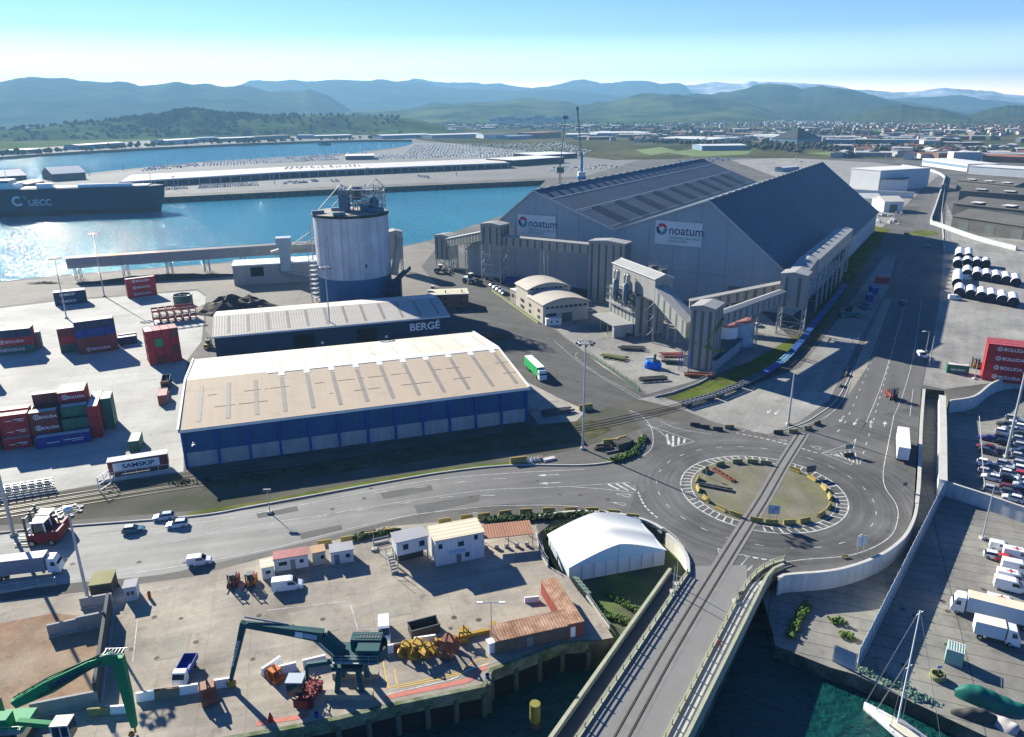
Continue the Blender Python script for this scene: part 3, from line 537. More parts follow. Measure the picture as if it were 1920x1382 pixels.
# intake building with sloping gallery
iA = rad(-70); ib = thing('intake_building', 'grey intake building with pipework and a flat canopy in front of the hall', 'industrial building', (38.0, 285.5, 0), iA)
mb = MB(); mb.box(0, 21, 0, 12, 0, 15); mb.build('wall', m_clad, ib)
mb = MB()
for k in range(7): mb.box(1.5+k*2.9, 2.4+k*2.9, -.06, 0, 1, 14.2)
for k in range(3): mb.box(21, 21.06, 1.8+k*3.6, 2.8+k*3.6, 1, 14.2)
mb.build('light_panel', m_cladd, ib)
mb = MB(); mb.box(2, 20.5, -8.5, -.1, 4.4, 4.75); mb.build('canopy', m_groof, ib)
for x in (3, 9, 15, 20): MB().tube((x, -8, 0), (x, -8, 4.4), .18, n=6).build('canopy_post', m_steel, ib)
mb = MB(); mb.box(19, 20.5, -8.3, -.5, 0, 4.4); mb.build('canopy_wall', m_base, ib)
mb = MB(); mb.box(-1, 31, 1.5, 8.5, 15.5, 23); mb.build('penthouse', m_clad, ib)
mb = MB(); mb.xextr([(1.2, 23.02), (8.8, 23.02), (8.8, 23.3), (5, 24.8), (1.2, 23.3)], -1.3, 31.3); mb.build('penthouse_roof', m_groof, ib)
mb = MB()
for y in (1.2, 8.8): mb.beam((-1.4, y, 23.35), (31.4, y, 23.35), .2, .2)
mb.beam((-1.4, 5, 24.9), (31.4, 5, 24.9), .3, .15)
for y in (1.2, 8.8): mb.beam((31.35, y, 23.4), (31.35, 5, 24.85), .2, .2)
mb.build('eaves_trim', m_trim, ib)
for x0 in (5, 13):
    f = MB(); f.tube((x0, -.6, 14.5), (x0, -.6, 21.5), .55, n=10).tube((x0, -.6, 21.5), (x0+2.6, -.6, 21.8), .5, n=8).tube((x0+2.6, -.6, 21.8), (x0+2.6, -1.2, 13), .8, n=10); f.tube((x0+1.3, .4, 22), (x0+1.3, -1.4, 22), .3); f.build('dust_duct', m_steel, ib)
    f = MB(); f.lathe(x0+2.6, -1.4, [(0.05, 10), (.5, 10.5), (1.2, 13), (1.2, 18.5), (0.3, 19)], 12); f.build('cyclone', mat('blue_grey_steel', (.12, .17, .23), .5, .1, .5), ib)
for k in range(3):
    mb = MB(); z = 9+k*2.6; mb.box(0, 21, -1.6, -.1, z, z+.12); mb.beam((0, -1.6, z+1.1), (21, -1.6, z+1.1), .08); mb.beam((0, -1.6, z+.6), (21, -1.6, z+.6), .06)
    for i in range(11): mb.beam((i*2.1, -1.6, z), (i*2.1, -1.6, z+1.1), .07)
    mb.build('walkway', m_dsteel if k else m_steel, ib)
mb = MB()
for (x, y) in ((24, 2), (24, 8), (30.5, 2), (30.5, 8), (34, 9)): mb.tube((x, y, 0), (x, y, 15.5), .28, n=6)
for y in (2, 8):
    for z in (0, 5, 10): mb.beam((24, y, z), (30.5, y, z+5), .18); mb.beam((24, y, z+5), (30.5, y, z+5), .18)
mb.build('steel_frame', m_steel, ib)
mb = MB()
for x in (13, 20): mb.box(x, x+2.4, 9, 11.4, 15, 24.4); mb.beam((x, 9, 25.4), (x+2.4, 9, 25.4), .1); mb.beam((x, 11.4, 25.4), (x+2.4, 11.4, 25.4), .1)
mb.build('vent_stack', m_dsteel, ib)
for i, (x0, x1, y0, y1, z) in enumerate(((22, 30, -6, -4.5, 1.5),)): pass
gallery('steep striped gallery dropping from the intake building to the square tower', (51.5, 261, 16.2), (59.5, 238, 7.8), 5.4, 5.2, (), 6)
# square tower's external stairs
tw = thing('stair_tower', 'yellow-green caged ladder platforms beside the square tower', 'staircase', (56.6, 230, 0), A31)
mb = MB()
for (z, x, y) in ((12, -1.4, 5), (8, 5.5, -1.6), (6.2, 8, 3)): mb.box(x, x+2.6, y, y+1.5, z, z+.1); mb.beam((x, y, z+1.1), (x+2.6, y, z+1.1), .1); mb.beam((x, y, z+.5), (x+2.6, y, z+.5), .08)
mb.beam((8.0, -.6, 13.5), (5.5, -.6, 8), .7, .3); mb.beam((8, 9, 15.5), (8.2, 0, 13.3), .7, .3); mb.beam((7, -.7, 7.5), (9, 3.5, 6), .5, .2); mb.beam((-.8, 5, 12), (2.5, -.7, 8.3), .5, .25)
mb.build('platform', mat('yellow_green_paint', (.28, .29, .06), .6, .2, .8), tw)
mb = MB()
for x in (-1.6, 1.5): mb.tube((x, -1.2, 0), (x, -1.2, 6.5), .14, n=6); mb.tube((x, -3.4, 0), (x, -3.4, 5), .14, n=6); mb.beam((x, -1.2, 6), (x, -3.4, 5), .12)
mb.build('blue_frame', m_bcol, tw)
# white silo tanks and low building
for i, (x, y, r, h, lb) in enumerate(((75.0, 252, 3.6, 8.3, 'white storage tank with a rust-red rim, left one beside the square tower'), (81.2, 255.5, 4.1, 9.0, 'larger dull white storage tank with red top, right one behind the low building'))):
    t = thing('storage_tank', lb, 'tank', (x, y, 0), 0, 'storage tanks by the square tower'); MB().lathe(0, 0, [(r, 0), (r, h)], 32).build('shell', m_wht if not i else mat('dull_white_paint', (.42, .47, .52), .6, .15, .3), t)
    MB().lathe(0, 0, [(r+.1, h-.3), (r+.1, h+.1), (r*.6, h+.5), (.01, h+.7)], 32).build('lid', mat('rust_pink_paint', (.42, .18, .14), .7, .25, .6), t)
lb = thing('low_plant_building', 'low blue-grey flat-roofed building at the foot of the square tower', 'building', G(1342, 697), dirn(G(1342, 697), G(1392, 655)))
mb = MB(); mb.box(0, 27, .3, 11, 0, 3.6); mb.build('wall', m_base, lb); mb = MB(); mb.box(-.3, 27.3, 0, 11.3, 3.62, 3.9); mb.build('roof', mat('dark_felt_roof', (.10, .10, .10), .9, .2, .3), lb)
# ---- round silo
sx, sy = -68.4, 325
silo = thing('round_silo', 'tall round stained-white concrete silo with blue lower band and steel headgear', 'silo', (sx, sy, 0))
SR = 15.7
m_silo = mat('stained_white_render', (.50, .54, .57), .8, .08, .12, fine=1.5, stretch=(.35, .35, .012), streak=.24, c2=(.38, .41, .44), c2sc=.10, c2amt=.4)
MB().lathe(0, 0, [(SR, 12), (SR, 37.5)], 72).build('upper_shell', m_silo, silo)
MB().lathe(0, 0, [(SR+.02, 0), (SR+.02, 12)], 72).build('blue_band', mat('silo_blue_paint', (.045, .12, .235), .8, .1, .1, stretch=(.3, .3, .02), streak=.15), silo)
MB().lathe(0, 0, [(SR+.02, 37.5), (SR+.45, 37.5), (SR+.45, 38.6), (SR-.1, 38.6)], 72).build('rim', mat('dark_rim', (.03, .035, .04), .8, .2, .5), silo)
MB().lathe(0, 0, [(SR+.3, 38.62), (.01, 38.9)], 72).build('roof', mat('silo_roof_screed', (.42, .37, .31), .9, .2, .15, c2=(.2, .19, .17), c2sc=.15), silo)
mb = MB()
for a in (-95, -84, -70, -118): mb.cbox((SR+.1)*math.cos(rad(a)), (SR+.1)*math.sin(rad(a)), 12, .35, .25, 25.5, rad(a)+math.pi/2)
mb.build('downpipe', mat('pipe_grey', (.35, .43, .5), .6, .1, .5), silo)
mb = MB()
for a in (-118, -60): mb.cbox((SR+.02)*math.cos(rad(a)), (SR+.02)*math.sin(rad(a)), 17, .6, .3, 1.5, rad(a)+math.pi/2)
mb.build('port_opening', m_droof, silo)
RR2 = random.Random(3); mb = MB()
fr = [(-4, -2), (6, -2), (14, 0), (-4, 6), (6, 6), (14, 6), (1, 2), (10, 3)]
for (x, y) in fr: mb.beam((x, y, 35.8), (x, y, 45+RR2.random()*2), .4)
for z in (38.5, 41.5, 44.5):
    for (x0, y0, x1, y1) in ((-4, -2, 14, -1), (-4, 6, 14, 6), (-4, -2, -4, 6), (6, -2, 6, 6), (14, 0, 14, 6)): mb.beam((x0, y0, z), (x1, y1, z), .3)
    mb.box(-3, 12, -1, 5, z-.12, z)
for i in range(190):
    x, y, z = RR2.uniform(-4, 14), RR2.uniform(-4, 7), RR2.uniform(36, 44); mb.beam((x, y, z), (x+RR2.uniform(-3, 3), y+RR2.uniform(-3, 3), z+RR2.uniform(-1, 3)), RR2.uniform(.12, .3))
mb.build('headgear_frame', m_steel, silo, (0, 0, 3))
mb = MB(); mb.box(-4, 0, -3, 1, 36, 44.5); mb.box(5, 9, -4, 0, 36, 38); mb.lathe(10, 2, [(2, 36), (2, 40), (.2, 42)], 14); mb.box(9, 15, -6, -3, 36, 37.5); mb.box(1, 4, 3, 6, 40, 45.5); mb.build('machinery', mat('blue_grey_machine', (.10, .15, .21), .6, .25, .5), silo, (0, 0, 3))
mb = MB()
for (p, q2) in (((-13, -6, 36), (-4, 3, 46.5)), ((-4, 3, 46.5), (2, 0, 44)), ((-1, -12, 36.5), (-1, -4, 45)), ((-7, -2, 38), (0, 2, 45)), ((-1, -12, 36.5), (1, -2, 45.5)), ((7, 0, 45), (11, 3, 49)), ((11, 3, 49), (15, 3, 45))): mb.beam(p, q2, .28)
for (x, y) in ((-12, -7), (-2, -13), (-6, 2)): mb.cbox(x, y, 35.8, 5, 2.2, 1.2, .3)
mb.build('crane_jib', mat('blue_grey_jib', (.17, .21, .25), .6, .2, .5), silo, (0, 0, 3))
mb = MB(); mb.tube((-SR-1.5, -2, 0), (-SR-1.5, -2, 34), .25, n=6).tube((-SR-3, -4, 0), (-SR-3, -4, 22), .15, n=6)
for k in range(9): mb.box(-SR-3.2, -SR-.2, -5, -1.5, 2+k*2, 2.12+k*2); mb.beam((-SR-3.2, -5, 3+k*2), (-SR-.2, -5, 3+k*2), .08); mb.beam((-SR-3, -5, 2+k*2), (-SR-.4, -5, 4+k*2), .2)
mb.build('external_stair', m_steel, silo)
MB().tube((SR+2, -4, 12), (SR+4.5, 2, 27), 1.6, n=14).build('inclined_tube', mat('tan_tube', (.38, .33, .26), .7, .15, .3), silo)
mb = MB(); mb.box(SR-2, SR+4, -12, -4, 6, 7.5); mb.box(SR+.5, SR+5, -8, -3, 0, 10); mb.beam((SR+2, -8, 9), (SR+8, 2, 14), 1.4, 1.8); mb.build('side_conveyor', m_navy, silo)
tower('grey box-shaped conveyor tower at the quay just right of the round silo', (-62, 382), A18, 7, 7, 7, 20.5, 1)
# ---- long quay gallery with ship loader
gallery('long low grey gallery on legs running along the quay behind the container yard', (-221, 372, 5.6), (-96, 405, 7.8), 4, 5, (.03, .2, .36, .5, .64, .78, .93), 1, dark=False)
gp = MB()
sl_ = thing('ship_loader', 'slewing ship-loader boom with stay cables on the quay left of the silo', 'crane', (-93, 392, 0), A18)
mb = MB(); mb.box(-2.5, 2.5, -2.5, 2.5, 8, 27); mb.box(-3, 3, -3, 3, 22, 24); mb.build('tower_house', m_clad, sl_)
mb = MB(); mb.beam((-2, 0, 13), (-24, -2, 13.5), 1.8, 2.2); mb.beam((-24, -2, 13), (-31, -3, 11.5), 2.5, 1.2); mb.build('boom', m_groof, sl_)
mb = MB()
for y in (-1, 1): mb.beam((-2, y, 26), (-20, y-2, 14.5), .25); mb.beam((-2, y, 21), (-14, y-1, 14.5), .25)
mb.tube((-9, 0, 16), (-2, 0, 20), .4); mb.build('stay', m_dsteel, sl_)
mb = MB(); mb.box(-2.5, 2.5, -2, 2, 0, 8); mb.build('pedestal', m_base, sl_)
bk = thing('loading_bunker', 'low pale concrete loading bunker with white hopper at the left foot of the silo', 'bunker', G(440, 536), dirn(G(440, 536), G(586, 527)))
mb = MB(); mb.box(0, 47, 0, 14, 0, 9.3); mb.build('wall', m_clad, bk); mb = MB(); mb.box(27, 47.3, -.3, 14.3, 9.3, 10); mb.box(-.3, 22, -.3, 14.3, 9.3, 9.8); mb.build('roof', m_trim, bk)
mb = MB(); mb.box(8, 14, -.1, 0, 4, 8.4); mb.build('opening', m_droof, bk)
mb = MB(); mb.box(22, 27, -2, 3, 6, 19); mb.box(21, 28, -2.5, 4, 18, 22); mb.beam((24, -2, 6), (36, -3, 3), 1, .3); mb.beam((24, -2.5, 6), (44, -3, 0), .8, .25); mb.build('hopper', mat('pale_blue_paint', (.30, .36, .40), .6, .08, .5), bk)
# ---- the two long warehouses
def longshed(name, label, o, ang, L, D, eave, ridge, wallm, rf, rb, n, low=0, plm=None):
    t = thing(name, label, 'warehouse', o, ang)
    mb = MB(); mb.xextr([(0, low), (D, low), (D, eave), (D/2, ridge), (0, eave)], 0, L); mb.build('wall', wallm, t)
    if low: mb = MB(); mb.box(-.02, L+.02, -.02, D+.02, 0, low); mb.build('plinth', plm, t)
    sl = (ridge-eave)/(D/2)
    mb = MB(); mb.xextr([(-.7, eave-sl*.7+.1), (D/2, ridge+.1), (D/2, ridge+.35), (-.7, eave-sl*.7+.35)], -.5, L+.5); mb.build('front_roof', rf, t)
    mb = MB(); mb.xextr([(D/2, ridge+.1), (D+.7, eave-sl*.7+.1), (D+.7, eave-sl*.7+.35), (D/2, ridge+.35)], -.5, L+.5); mb.build('rear_roof', rb, t)
    def rz(y): return (eave+sl*y if y < D/2 else eave+sl*(D-y))+.40
    return t, rz
bw, rz = longshed('blue_warehouse', 'long blue warehouse with pale tan roof sheets and white concrete base, beside the main road', G(350, 877), A18, 85.5, 54, 9.6, 12.4, m_blue, m_tan, m_cream, 12, 3.7, m_base)
for k in range(13):
    x = 3.3+k*6.62
    mb = MB(); mb.add([(x, 2.5, rz(2.5)), (x+1.0, 2.5, rz(2.5)), (x+1.0, 22.5, rz(22.5)), (x, 22.5, rz(22.5))], [(0, 1, 2, 3)]); mb.build('roof_light', m_rlight, bw)
    mb = MB(); mb.add([(x, 33, rz(33)), (x+.9, 33, rz(33)), (x+.9, 48, rz(48)), (x, 48, rz(48))], [(0, 1, 2, 3)]); mb.build('roof_light', mat('faded_roof_light', (.44, .40, .34), .7, .1, .5) if k == 0 else MATS['faded_roof_light'], bw)
mb = MB(); mb.xextr([(-.95, 9.28), (-.7, 9.28), (-.7, 9.75), (-.95, 9.75)], -.5, 86)
for x in (-.5, 85.7):
    for (y0, y1) in ((-.7, 27), (27, 54.7)): mb.beam((x, y0, rz(max(0, y0))+.1), (x, y1, rz(min(54, y1))+.1), .5, .18)
[mb.add([(20, 27, rz(27)+.05), (86, 27, rz(27)+.05), (86, 27+s_*1.3, rz(27+s_*1.3)+.05), (20, 27+s_*1.3, rz(27+s_*1.3)+.05)], [(0, 1, 2, 3)]) for s_ in (-1, 1)]
for k in range(10): mb.add([(23+k*6.6, 23.5, rz(23.5)+.03), (24.6+k*6.6, 23.5, rz(23.5)+.03), (24.6+k*6.6, 26.6, rz(26.6)+.03), (23+k*6.6, 26.6, rz(26.6)+.03)], [(0, 1, 2, 3)])
mb.add([(76, 1, rz(1)+.02), (79.5, 1, rz(1)+.02), (78.5, 26, rz(26)+.02), (75, 26, rz(26)+.02)], [(0, 1, 2, 3)]) if 0 else None
mb.build('flashing', m_trim, bw)
mb = MB(); RB = random.Random(5)
for (y, x0, x1) in ((9.5, 24, 85), (16.5, 1, 85), (9.5, 1, 24), (40, 1, 30), (36, 40, 60)):
    x = x0
    while x < x1:
        l_ = RB.uniform(.8, 5); 
        if RB.random() < .55: mb.add([(x, y-.12, rz(y)+.02), (x+l_, y-.12, rz(y)+.02), (x+l_, y+.12, rz(y)+.02), (x, y+.12, rz(y)+.02)], [(0, 1, 2, 3)])
        x += l_+RB.uniform(.2, 1.5)
mb.build('sheet_joint', mat('rusty_joint', (.30, .235, .175), .8, .3, 2), bw)
for k in range(13): MB().box(.2+k*7.05 if k else -.15, .75+k*7.05 if k else .5, -.55, -.03, 0, 9.4).build('column', m_bcol, bw)
for k in range(6): MB().box(85.52, 85.95, 1+k*10.2, 1.5+k*10.2, 0, 9.4).build('side_column', m_bcol, bw)
BO = G(401, 632, 8.0); BO.z = 0
be, rz = longshed('navy_warehouse', 'dark navy warehouse with pale translucent roof behind the blue one', BO, A18, 80.5, 34, 8.0, 10.6, m_navy, mat('pale_translucent_roof', (.43, .395, .34), .7, .06, .06, fine=2, corr=('X', .9, .05), stretch=(.08, 1.5, 1), streak=.1), m_cream, 12)
for k in range(12):
    x = 4+k*6.62; mb = MB(); mb.add([(x, 1.5, rz(1.5)), (x+1, 1.5, rz(1.5)), (x+1, 16, rz(16)), (x, 16, rz(16))], [(0, 1, 2, 3)]); mb.build('roof_light', m_rlight, be)
for x in (25.5, 47): 
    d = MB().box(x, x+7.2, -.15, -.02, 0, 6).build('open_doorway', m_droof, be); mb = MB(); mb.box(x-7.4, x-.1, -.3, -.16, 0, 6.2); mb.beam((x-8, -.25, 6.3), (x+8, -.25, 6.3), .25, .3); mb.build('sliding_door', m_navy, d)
mb = MB(); mb.box(-.5, 81, -.95, -.7, 7.75, 8.1); mb.build('gutter', m_trim, be)
text('BERGÉ', 3.7, 'lettering', m_wht, be, (66, -.12, 3.7), UP, .05, 1.05, .08)
for x in (29.5+5, 57): MB().box(x, x+1, -.2, -.05, 2.0, 2.8).build('notice', m_wht, be)
# ---- curved-roof office
of = thing('vaulted_office', 'two-storey cream office with two curved sheet roofs beside the harbour road', 'office building', G(1018, 607), dirn(G(1018, 607), G(1102, 598)))
def vault(x0, x1, y0, y1, ze, rise, n=12):
    pts = [(x0, ze)] + [(x0+(x1-x0)*i/n, ze+rise*(1-(2*i/n-1)**2)) for i in range(1, n)] + [(x1, ze)]; return pts
m_cof = mat('cream_render', (.46, .42, .35), .85, .08, .2, fine=2)
mb = MB(); mb.extr([(19.5, 0), (0, 0)]+vault(0, 19.5, 0, 0, 7.2, 2.2), 0, 17); mb.build('front_block', m_cof, of)
mb = MB(); mb.extr([(19.2, 0), (0.3, 0)]+vault(.3, 19.2, 0, 0, 9.4, 2.4), 17.05, 31); mb.build('rear_block', m_cof, of)
def vroof(x0, x1, y0, y1, ze, rise, nm):
    n = 14; P = [(x0+(x1-x0)*i/n, ze+rise*(1-(2*i/n-1)**2)) for i in range(n+1)]; mb = MB()
    mb.add([(x, y0, z) for x, z in P]+[(x, y1, z) for x, z in P]+[(x, y0, z-.3) for x, z in P]+[(x, y1, z-.3) for x, z in P], [(i, i+1, n+2+i, n+1+i) for i in range(n)]+[(2*n+2+i, 2*n+3+i, i+1, i) for i in range(n)]+[(n+1+i, n+2+i, 3*n+4+i, 3*n+3+i) for i in range(n)], False); mb.build(nm, m_groof2, of)
m_groof2 = mat('warm_grey_roof', (.40, .36, .31), .75, .08, .2, corr=('Y', .8, .04))
vroof(-.6, 20.1, -.6, 17, 7.4, 2.4, 'front_roof'); vroof(-.4, 19.8, 16.6, 31.4, 9.6, 2.6, 'rear_roof')
for i in range(9): MB().box(1.2+i*2, 2.6+i*2, -.06, 0, 5.6, 6.6).build('window', m_glass, of)
for i in range(3):
    for z in (1, 3.6): MB().box(-.06, 0, 3+i*9.5, 5.6+i*9.5, z, z+1.3).build('window', m_glass, of)
for z in (2.6,): MB().box(1.4, 5.6, -.06, 0, z, z+1.2).build('window', m_glass, of); MB().box(8, 12.4, -.06, 0, 0, 3.6).build('door', m_cladd, of)
for i in range(8): MB().box(1.5+i*2.1, 3.0+i*2.1, 16.94, 17.0, 9.4, 10.1).build('clerestory_window', m_glass, of)
an = thing('office_annexe', 'single-storey cream annexe behind the curved-roof office', 'building', G(957, 566), dirn(G(957, 566), G(978, 575)))
MB().box(0, 7.5, 0, 9, 0, 5.6).build('wall', m_cof, an); MB().box(-.2, 7.7, -.2, 9.2, 5.6, 5.9).build('roof', m_trim, an)
for x in (1.2, 4.6): MB().box(x, x+1.8, -.06, 0, 2.6, 4).build('window', m_glass, an)
def cabin(name, label, loc, rot, L, D, H, wm, rm, wins=((.2, .4),), door=None, z=0.0, group=None, cat='cabin', over=.15):
    t = thing(name, label, cat, (loc[0], loc[1], z), rot, group)
    MB().box(0, L, 0, D, 0, H).build('wall', wm, t); MB().box(-over, L+over, -over, D+over, H+.01, H+.16).build('roof', rm, t)
    for (a, b) in wins:
        f = MB().box(L*a-.06, L*b+.06, -.05, 0, H*.42, H*.78).build('window', m_trim, t); MB().box(L*a, L*b, -.08, -.05, H*.45, H*.75).build('pane', m_glass, f)
    if door: MB().box(L*door, L*door+.9, -.05, 0, 0, min(2.1, H*.8)).build('door', m_door, t)
    return t
cabin('portable_cabin', 'small white portable cabin in front of the curved-roof office', G(1024, 611), rad(8), 6, 2.5, 2.6, m_wht, m_trim, ((.3, .42), (.66, .78)))
ro = thing('brick_office', 'small red-brick two-storey office with flat cream roof beside the navy warehouse', 'building', G(828, 578), rad(8))
m_brick = mat('red_brick', (.30, .13, .085), .9, .12, .5, fine=4)
MB().box(0, 11.5, 0, 10, 0, 5.6).build('wall', m_brick, ro); MB().box(-5, -.02, 2, 10, 0, 5.4).build('side_wing', m_brick, ro)
MB().box(-5.3, 11.8, -.3, 10.3, 5.62, 5.95).build('roof', mat('cream_flat_roof', (.50, .47, .36), .9, .1, .3), ro)
for (x, z) in ((1, 1), (1, 3.6), (8, 3.6), (8, 1)): MB().box(x, x+1.2, -.06, 0, z, z+1.2).build('window', m_glass, ro)
for x in (2, 9): MB().tube((x, 3, 5.9), (x, 3, 7), .25).build('roof_vent', m_dsteel, ro)
# ================================================================ far country
m_hill = mat('wooded_hillside', (.02, .035, .016), .95, .3, .002, spec=0, fine=.012, c2=(.06, .075, .035), c2sc=.0035, c2amt=.5)
m_wood = mat('woodland_leaves', (.025, .04, .016), .95, .35, .02, spec=0, fine=.3)
m_snow = mat('snowy_mountain', (.10, .11, .11), .9, .3, .001, fine=.01, c2=(.7, .72, .75), c2sc=.0015)
def ridge(name, dist, pts, m, depth=.35, cols=160, rows=14, amp=.10, seed=0.0, foot=None):
    x0, x1 = pts[0][0], pts[-1][0]; V = []; F = []
    def sky(px):
        for (a, b), (c, d) in zip(pts[:-1], pts[1:]):
            if a <= px <= c: return b+(d-b)*(px-a)/(c-a)
    def jag(px): return (noise.noise(Vector((px*.09, seed, 0)))*1.1+noise.noise(Vector((px*.33, seed, 3)))*.6)
    for i in range(cols+1):
        px = x0+(x1-x0)*i/cols; top = GD(px, sky(px)+jag(px), dist); H = max(top.z, 3); e = min(1, i/(cols*.12)+(.0 if x0 > 0 else 1), (cols-i)/(cols*.12)+(0 if x1 < 1900 else 1))
        for j in range(rows+1):
            t = j/rows; k = (1-depth)+t*depth*1.25; tt = min(1, t/.8); hgt = H*(tt*tt*(3-2*tt)); 
            if t > .8: hgt = H*(1-(t-.8)/.2*.45)
            x, y = top.x*k, top.y*k
            if t < .79: hgt *= 1+amp*2.2*noise.noise(Vector((x*8/dist, y*8/dist, seed)))+amp*1.2*noise.noise(Vector((x*30/dist, y*30/dist, seed)))
            V.append((x, y, max(-3, hgt*(e*e*(3-2*e))-2) if j else -4))
    for i in range(cols):
        for j in range(rows):
            a = i*(rows+1)+j; F.append((a, a+rows+1, a+rows+2, a+1))
    mb = MB(); mb.add(V, F, True); return tag(mb.build(name, m), kind='structure')
ridge('mountain', 13800, [(1150, 168), (1180, 160), (1240, 156), (1300, 155), (1350, 151), (1395, 157), (1406, 150), (1425, 155), (1440, 151), (1480, 155), (1530, 157), (1560, 164), (1600, 171), (1640, 173), (1700, 177), (1770, 167), (1800, 171), (1830, 173), (1862, 172), (1880, 176), (1920, 179), (2000, 186)], m_snow, .2, seed=1)
ridge('mountain', 12400, [(700, 160), (760, 150), (800, 149), (840, 153), (880, 150), (920, 157), (960, 163), (1000, 164), (1040, 156), (1100, 151), (1150, 156), (1200, 157), (1280, 160), (1350, 168)], m_hill, .2, seed=2)
ridge('mountain', 9800, [(360, 168), (400, 160), (425, 156), (460, 159), (490, 155), (545, 153), (575, 156), (610, 150), (650, 147), (710, 146), (760, 151), (800, 159), (860, 165), (900, 166), (960, 171), (1080, 175), (1200, 180), (1300, 190)], m_hill, .3, seed=3)
ridge('mountain', 10800, [(1600, 190), (1700, 184), (1760, 178), (1800, 176), (1850, 185), (1900, 190), (2000, 200)], m_hill, .2, seed=9)
ridge('hills', 7200, [(1050, 196), (1150, 186), (1200, 181), (1270, 176), (1330, 174), (1410, 164), (1450, 165), (1500, 173), (1560, 172), (1640, 179), (1700, 187), (1740, 194), (1780, 203), (1860, 214)], m_hill, .35, seed=4, amp=.2)
ridge('hills', 6600, [(-260, 175), (-100, 166), (0, 160), (40, 157), (80, 150), (120, 140), (160, 138), (200, 142), (240, 153), (262, 160), (300, 157), (335, 153), (360, 158), (400, 162), (440, 165), (480, 170), (520, 176), (560, 180), (580, 172), (620, 185), (660, 197), (720, 206)], m_hill, .3, seed=5, amp=.16)
ridge('hills', 5600, [(560, 208), (680, 204), (780, 200), (850, 193), (900, 190), (960, 188), (1040, 190), (1100, 192), (1180, 186), (1260, 184), (1330, 188), (1420, 196), (1500, 202)], mat('meadow_hillside', (.025, .045, .018), .95, .3, .003, spec=0, fine=.03, c2=(.085, .105, .04), c2sc=.003), .35, seed=6, amp=.25)
ridge('hills', 4700, [(1560, 222), (1620, 212), (1660, 200), (1690, 197), (1730, 203), (1770, 207), (1800, 214), (1850, 224)], m_hill, .2, seed=7)
ridge('hills', 5000, [(1780, 222), (1820, 213), (1860, 203), (1890, 198), (1920, 200), (2000, 206), (2100, 210)], m_hill, .2, seed=8)
m_fh = mat('farmland_hillside', (.022, .034, .016), .95, .3, .02, spec=0, fine=.12, c2=(.08, .12, .03), c2sc=.006, c2amt=.4)
ridge('hills', 2950, [(-300, 246), (0, 242), (60, 239), (120, 233), (200, 228), (260, 220), (300, 218), (340, 208), (375, 208), (410, 215), (500, 217), (600, 215), (700, 217), (760, 220), (840, 226), (900, 233)], m_fh, .16, 120, 10, .12, 10)
scr = MB().sheet([p for p in GL([(780, 262), (1150, 300), (1400, 296), (1800, 300), (2600, 310)])] + [Vector((9000, 6000)), Vector((9000, 14000)), Vector((-9000, 14000)), Vector((-9000, 3300))] + GL([(-300, 250), (780, 238)]), .2); tag(scr.build('scrubland', m_scrub), kind='structure')
m_fieldg = mat('field_grass', (.12, .17, .045), .95, .2, .01, fine=.1)
for k, px in enumerate(([(1250, 286), (1330, 276), (1420, 278), (1400, 290), (1300, 294)], [(1510, 288), (1560, 285), (1640, 290), (1600, 297)], [(1600, 246), (1660, 241), (1720, 244), (1650, 250)], [(1770, 252), (1830, 248), (1880, 254), (1820, 260)], [(1190, 282), (1240, 276), (1270, 284), (1220, 292)])):
    tag(MB().sheet(GL(px), .4+.05*k).build('meadow', m_fieldg), kind='structure')
_ico = bmesh.new(); bmesh.ops.create_icosphere(_ico, subdivisions=1, radius=1); ICV = [v.co.copy() for v in _ico.verts]; ICF = [[v.index for v in f.verts] for f in _ico.faces]; _ico.free()
def blob(mb, x, y, z, r, h, rnd):
    mb.add([(x+v.x*r*rnd.uniform(.65, 1.2), y+v.y*r*rnd.uniform(.65, 1.2), z+h*.55+v.z*h*.5*rnd.uniform(.75, 1.15)) for v in ICV], ICF)
def woods(name, label, regions, m, zf=lambda x, y: 0, seed=1):
    rnd = random.Random(seed); mb = MB()
    for (x0, y0, x1, y1, n, s) in regions:
        for i in range(n):
            px = rnd.uniform(x0, x1); t = (px-x0)/(x1-x0); py = y0+(y1-y0)*t+rnd.uniform(-1, 1)*4*s; p = G(px, py, 0)
            z = zf(px, py); r = rnd.uniform(3, 7)
            blob(mb, p.x, p.y, z, r, r*rnd.uniform(1.2, 2.0), rnd)
    return tag(mb.build(name, m), label, 'woodland', kind='stuff')
woods('woodland', 'dark belt of trees on the low land behind the airfield', [(0, 258, 250, 246, 240, .9), (100, 250, 420, 243, 200, .7), (0, 292, 300, 274, 60, .3), (300, 273, 700, 260, 60, .3), (400, 238, 900, 234, 420, .8), (900, 238, 1300, 242, 300, .9), (840, 234, 1280, 232, 260, .7)], m_wood)
# woods on the crest of the low farmland hill
rnd = random.Random(4); mb = MB(); pr = [(-300, 246), (0, 242), (60, 239), (120, 233), (200, 228), (260, 220), (300, 218), (340, 208), (375, 208), (410, 215), (500, 217), (600, 215), (700, 217), (760, 220), (840, 226), (900, 233)]
for i in range(2000):
    px = rnd.uniform(-30, 760) if i > 1700 else rnd.gauss(360, 80)
    for (a, b), (c, d) in zip(pr[:-1], pr[1:]):
        if a <= px <= c: sk = b+(d-b)*(px-a)/(c-a); break
    else: continue
    p = GD(px, sk, 2950); k = rnd.uniform(.0, 1)**1.6; f = 1-k*.13; t = min(1, (1-k*.13-.84)/.16/.8*.8/.8) if 0 else max(0, 1-k*.95); H = max(p.z, 3)*(t*t*(3-2*t)) if k > .02 else p.z
    r = rnd.uniform(4, 8.5); blob(mb, p.x*f, p.y*f, H-3, r, r*rnd.uniform(1.3, 2.1), rnd)
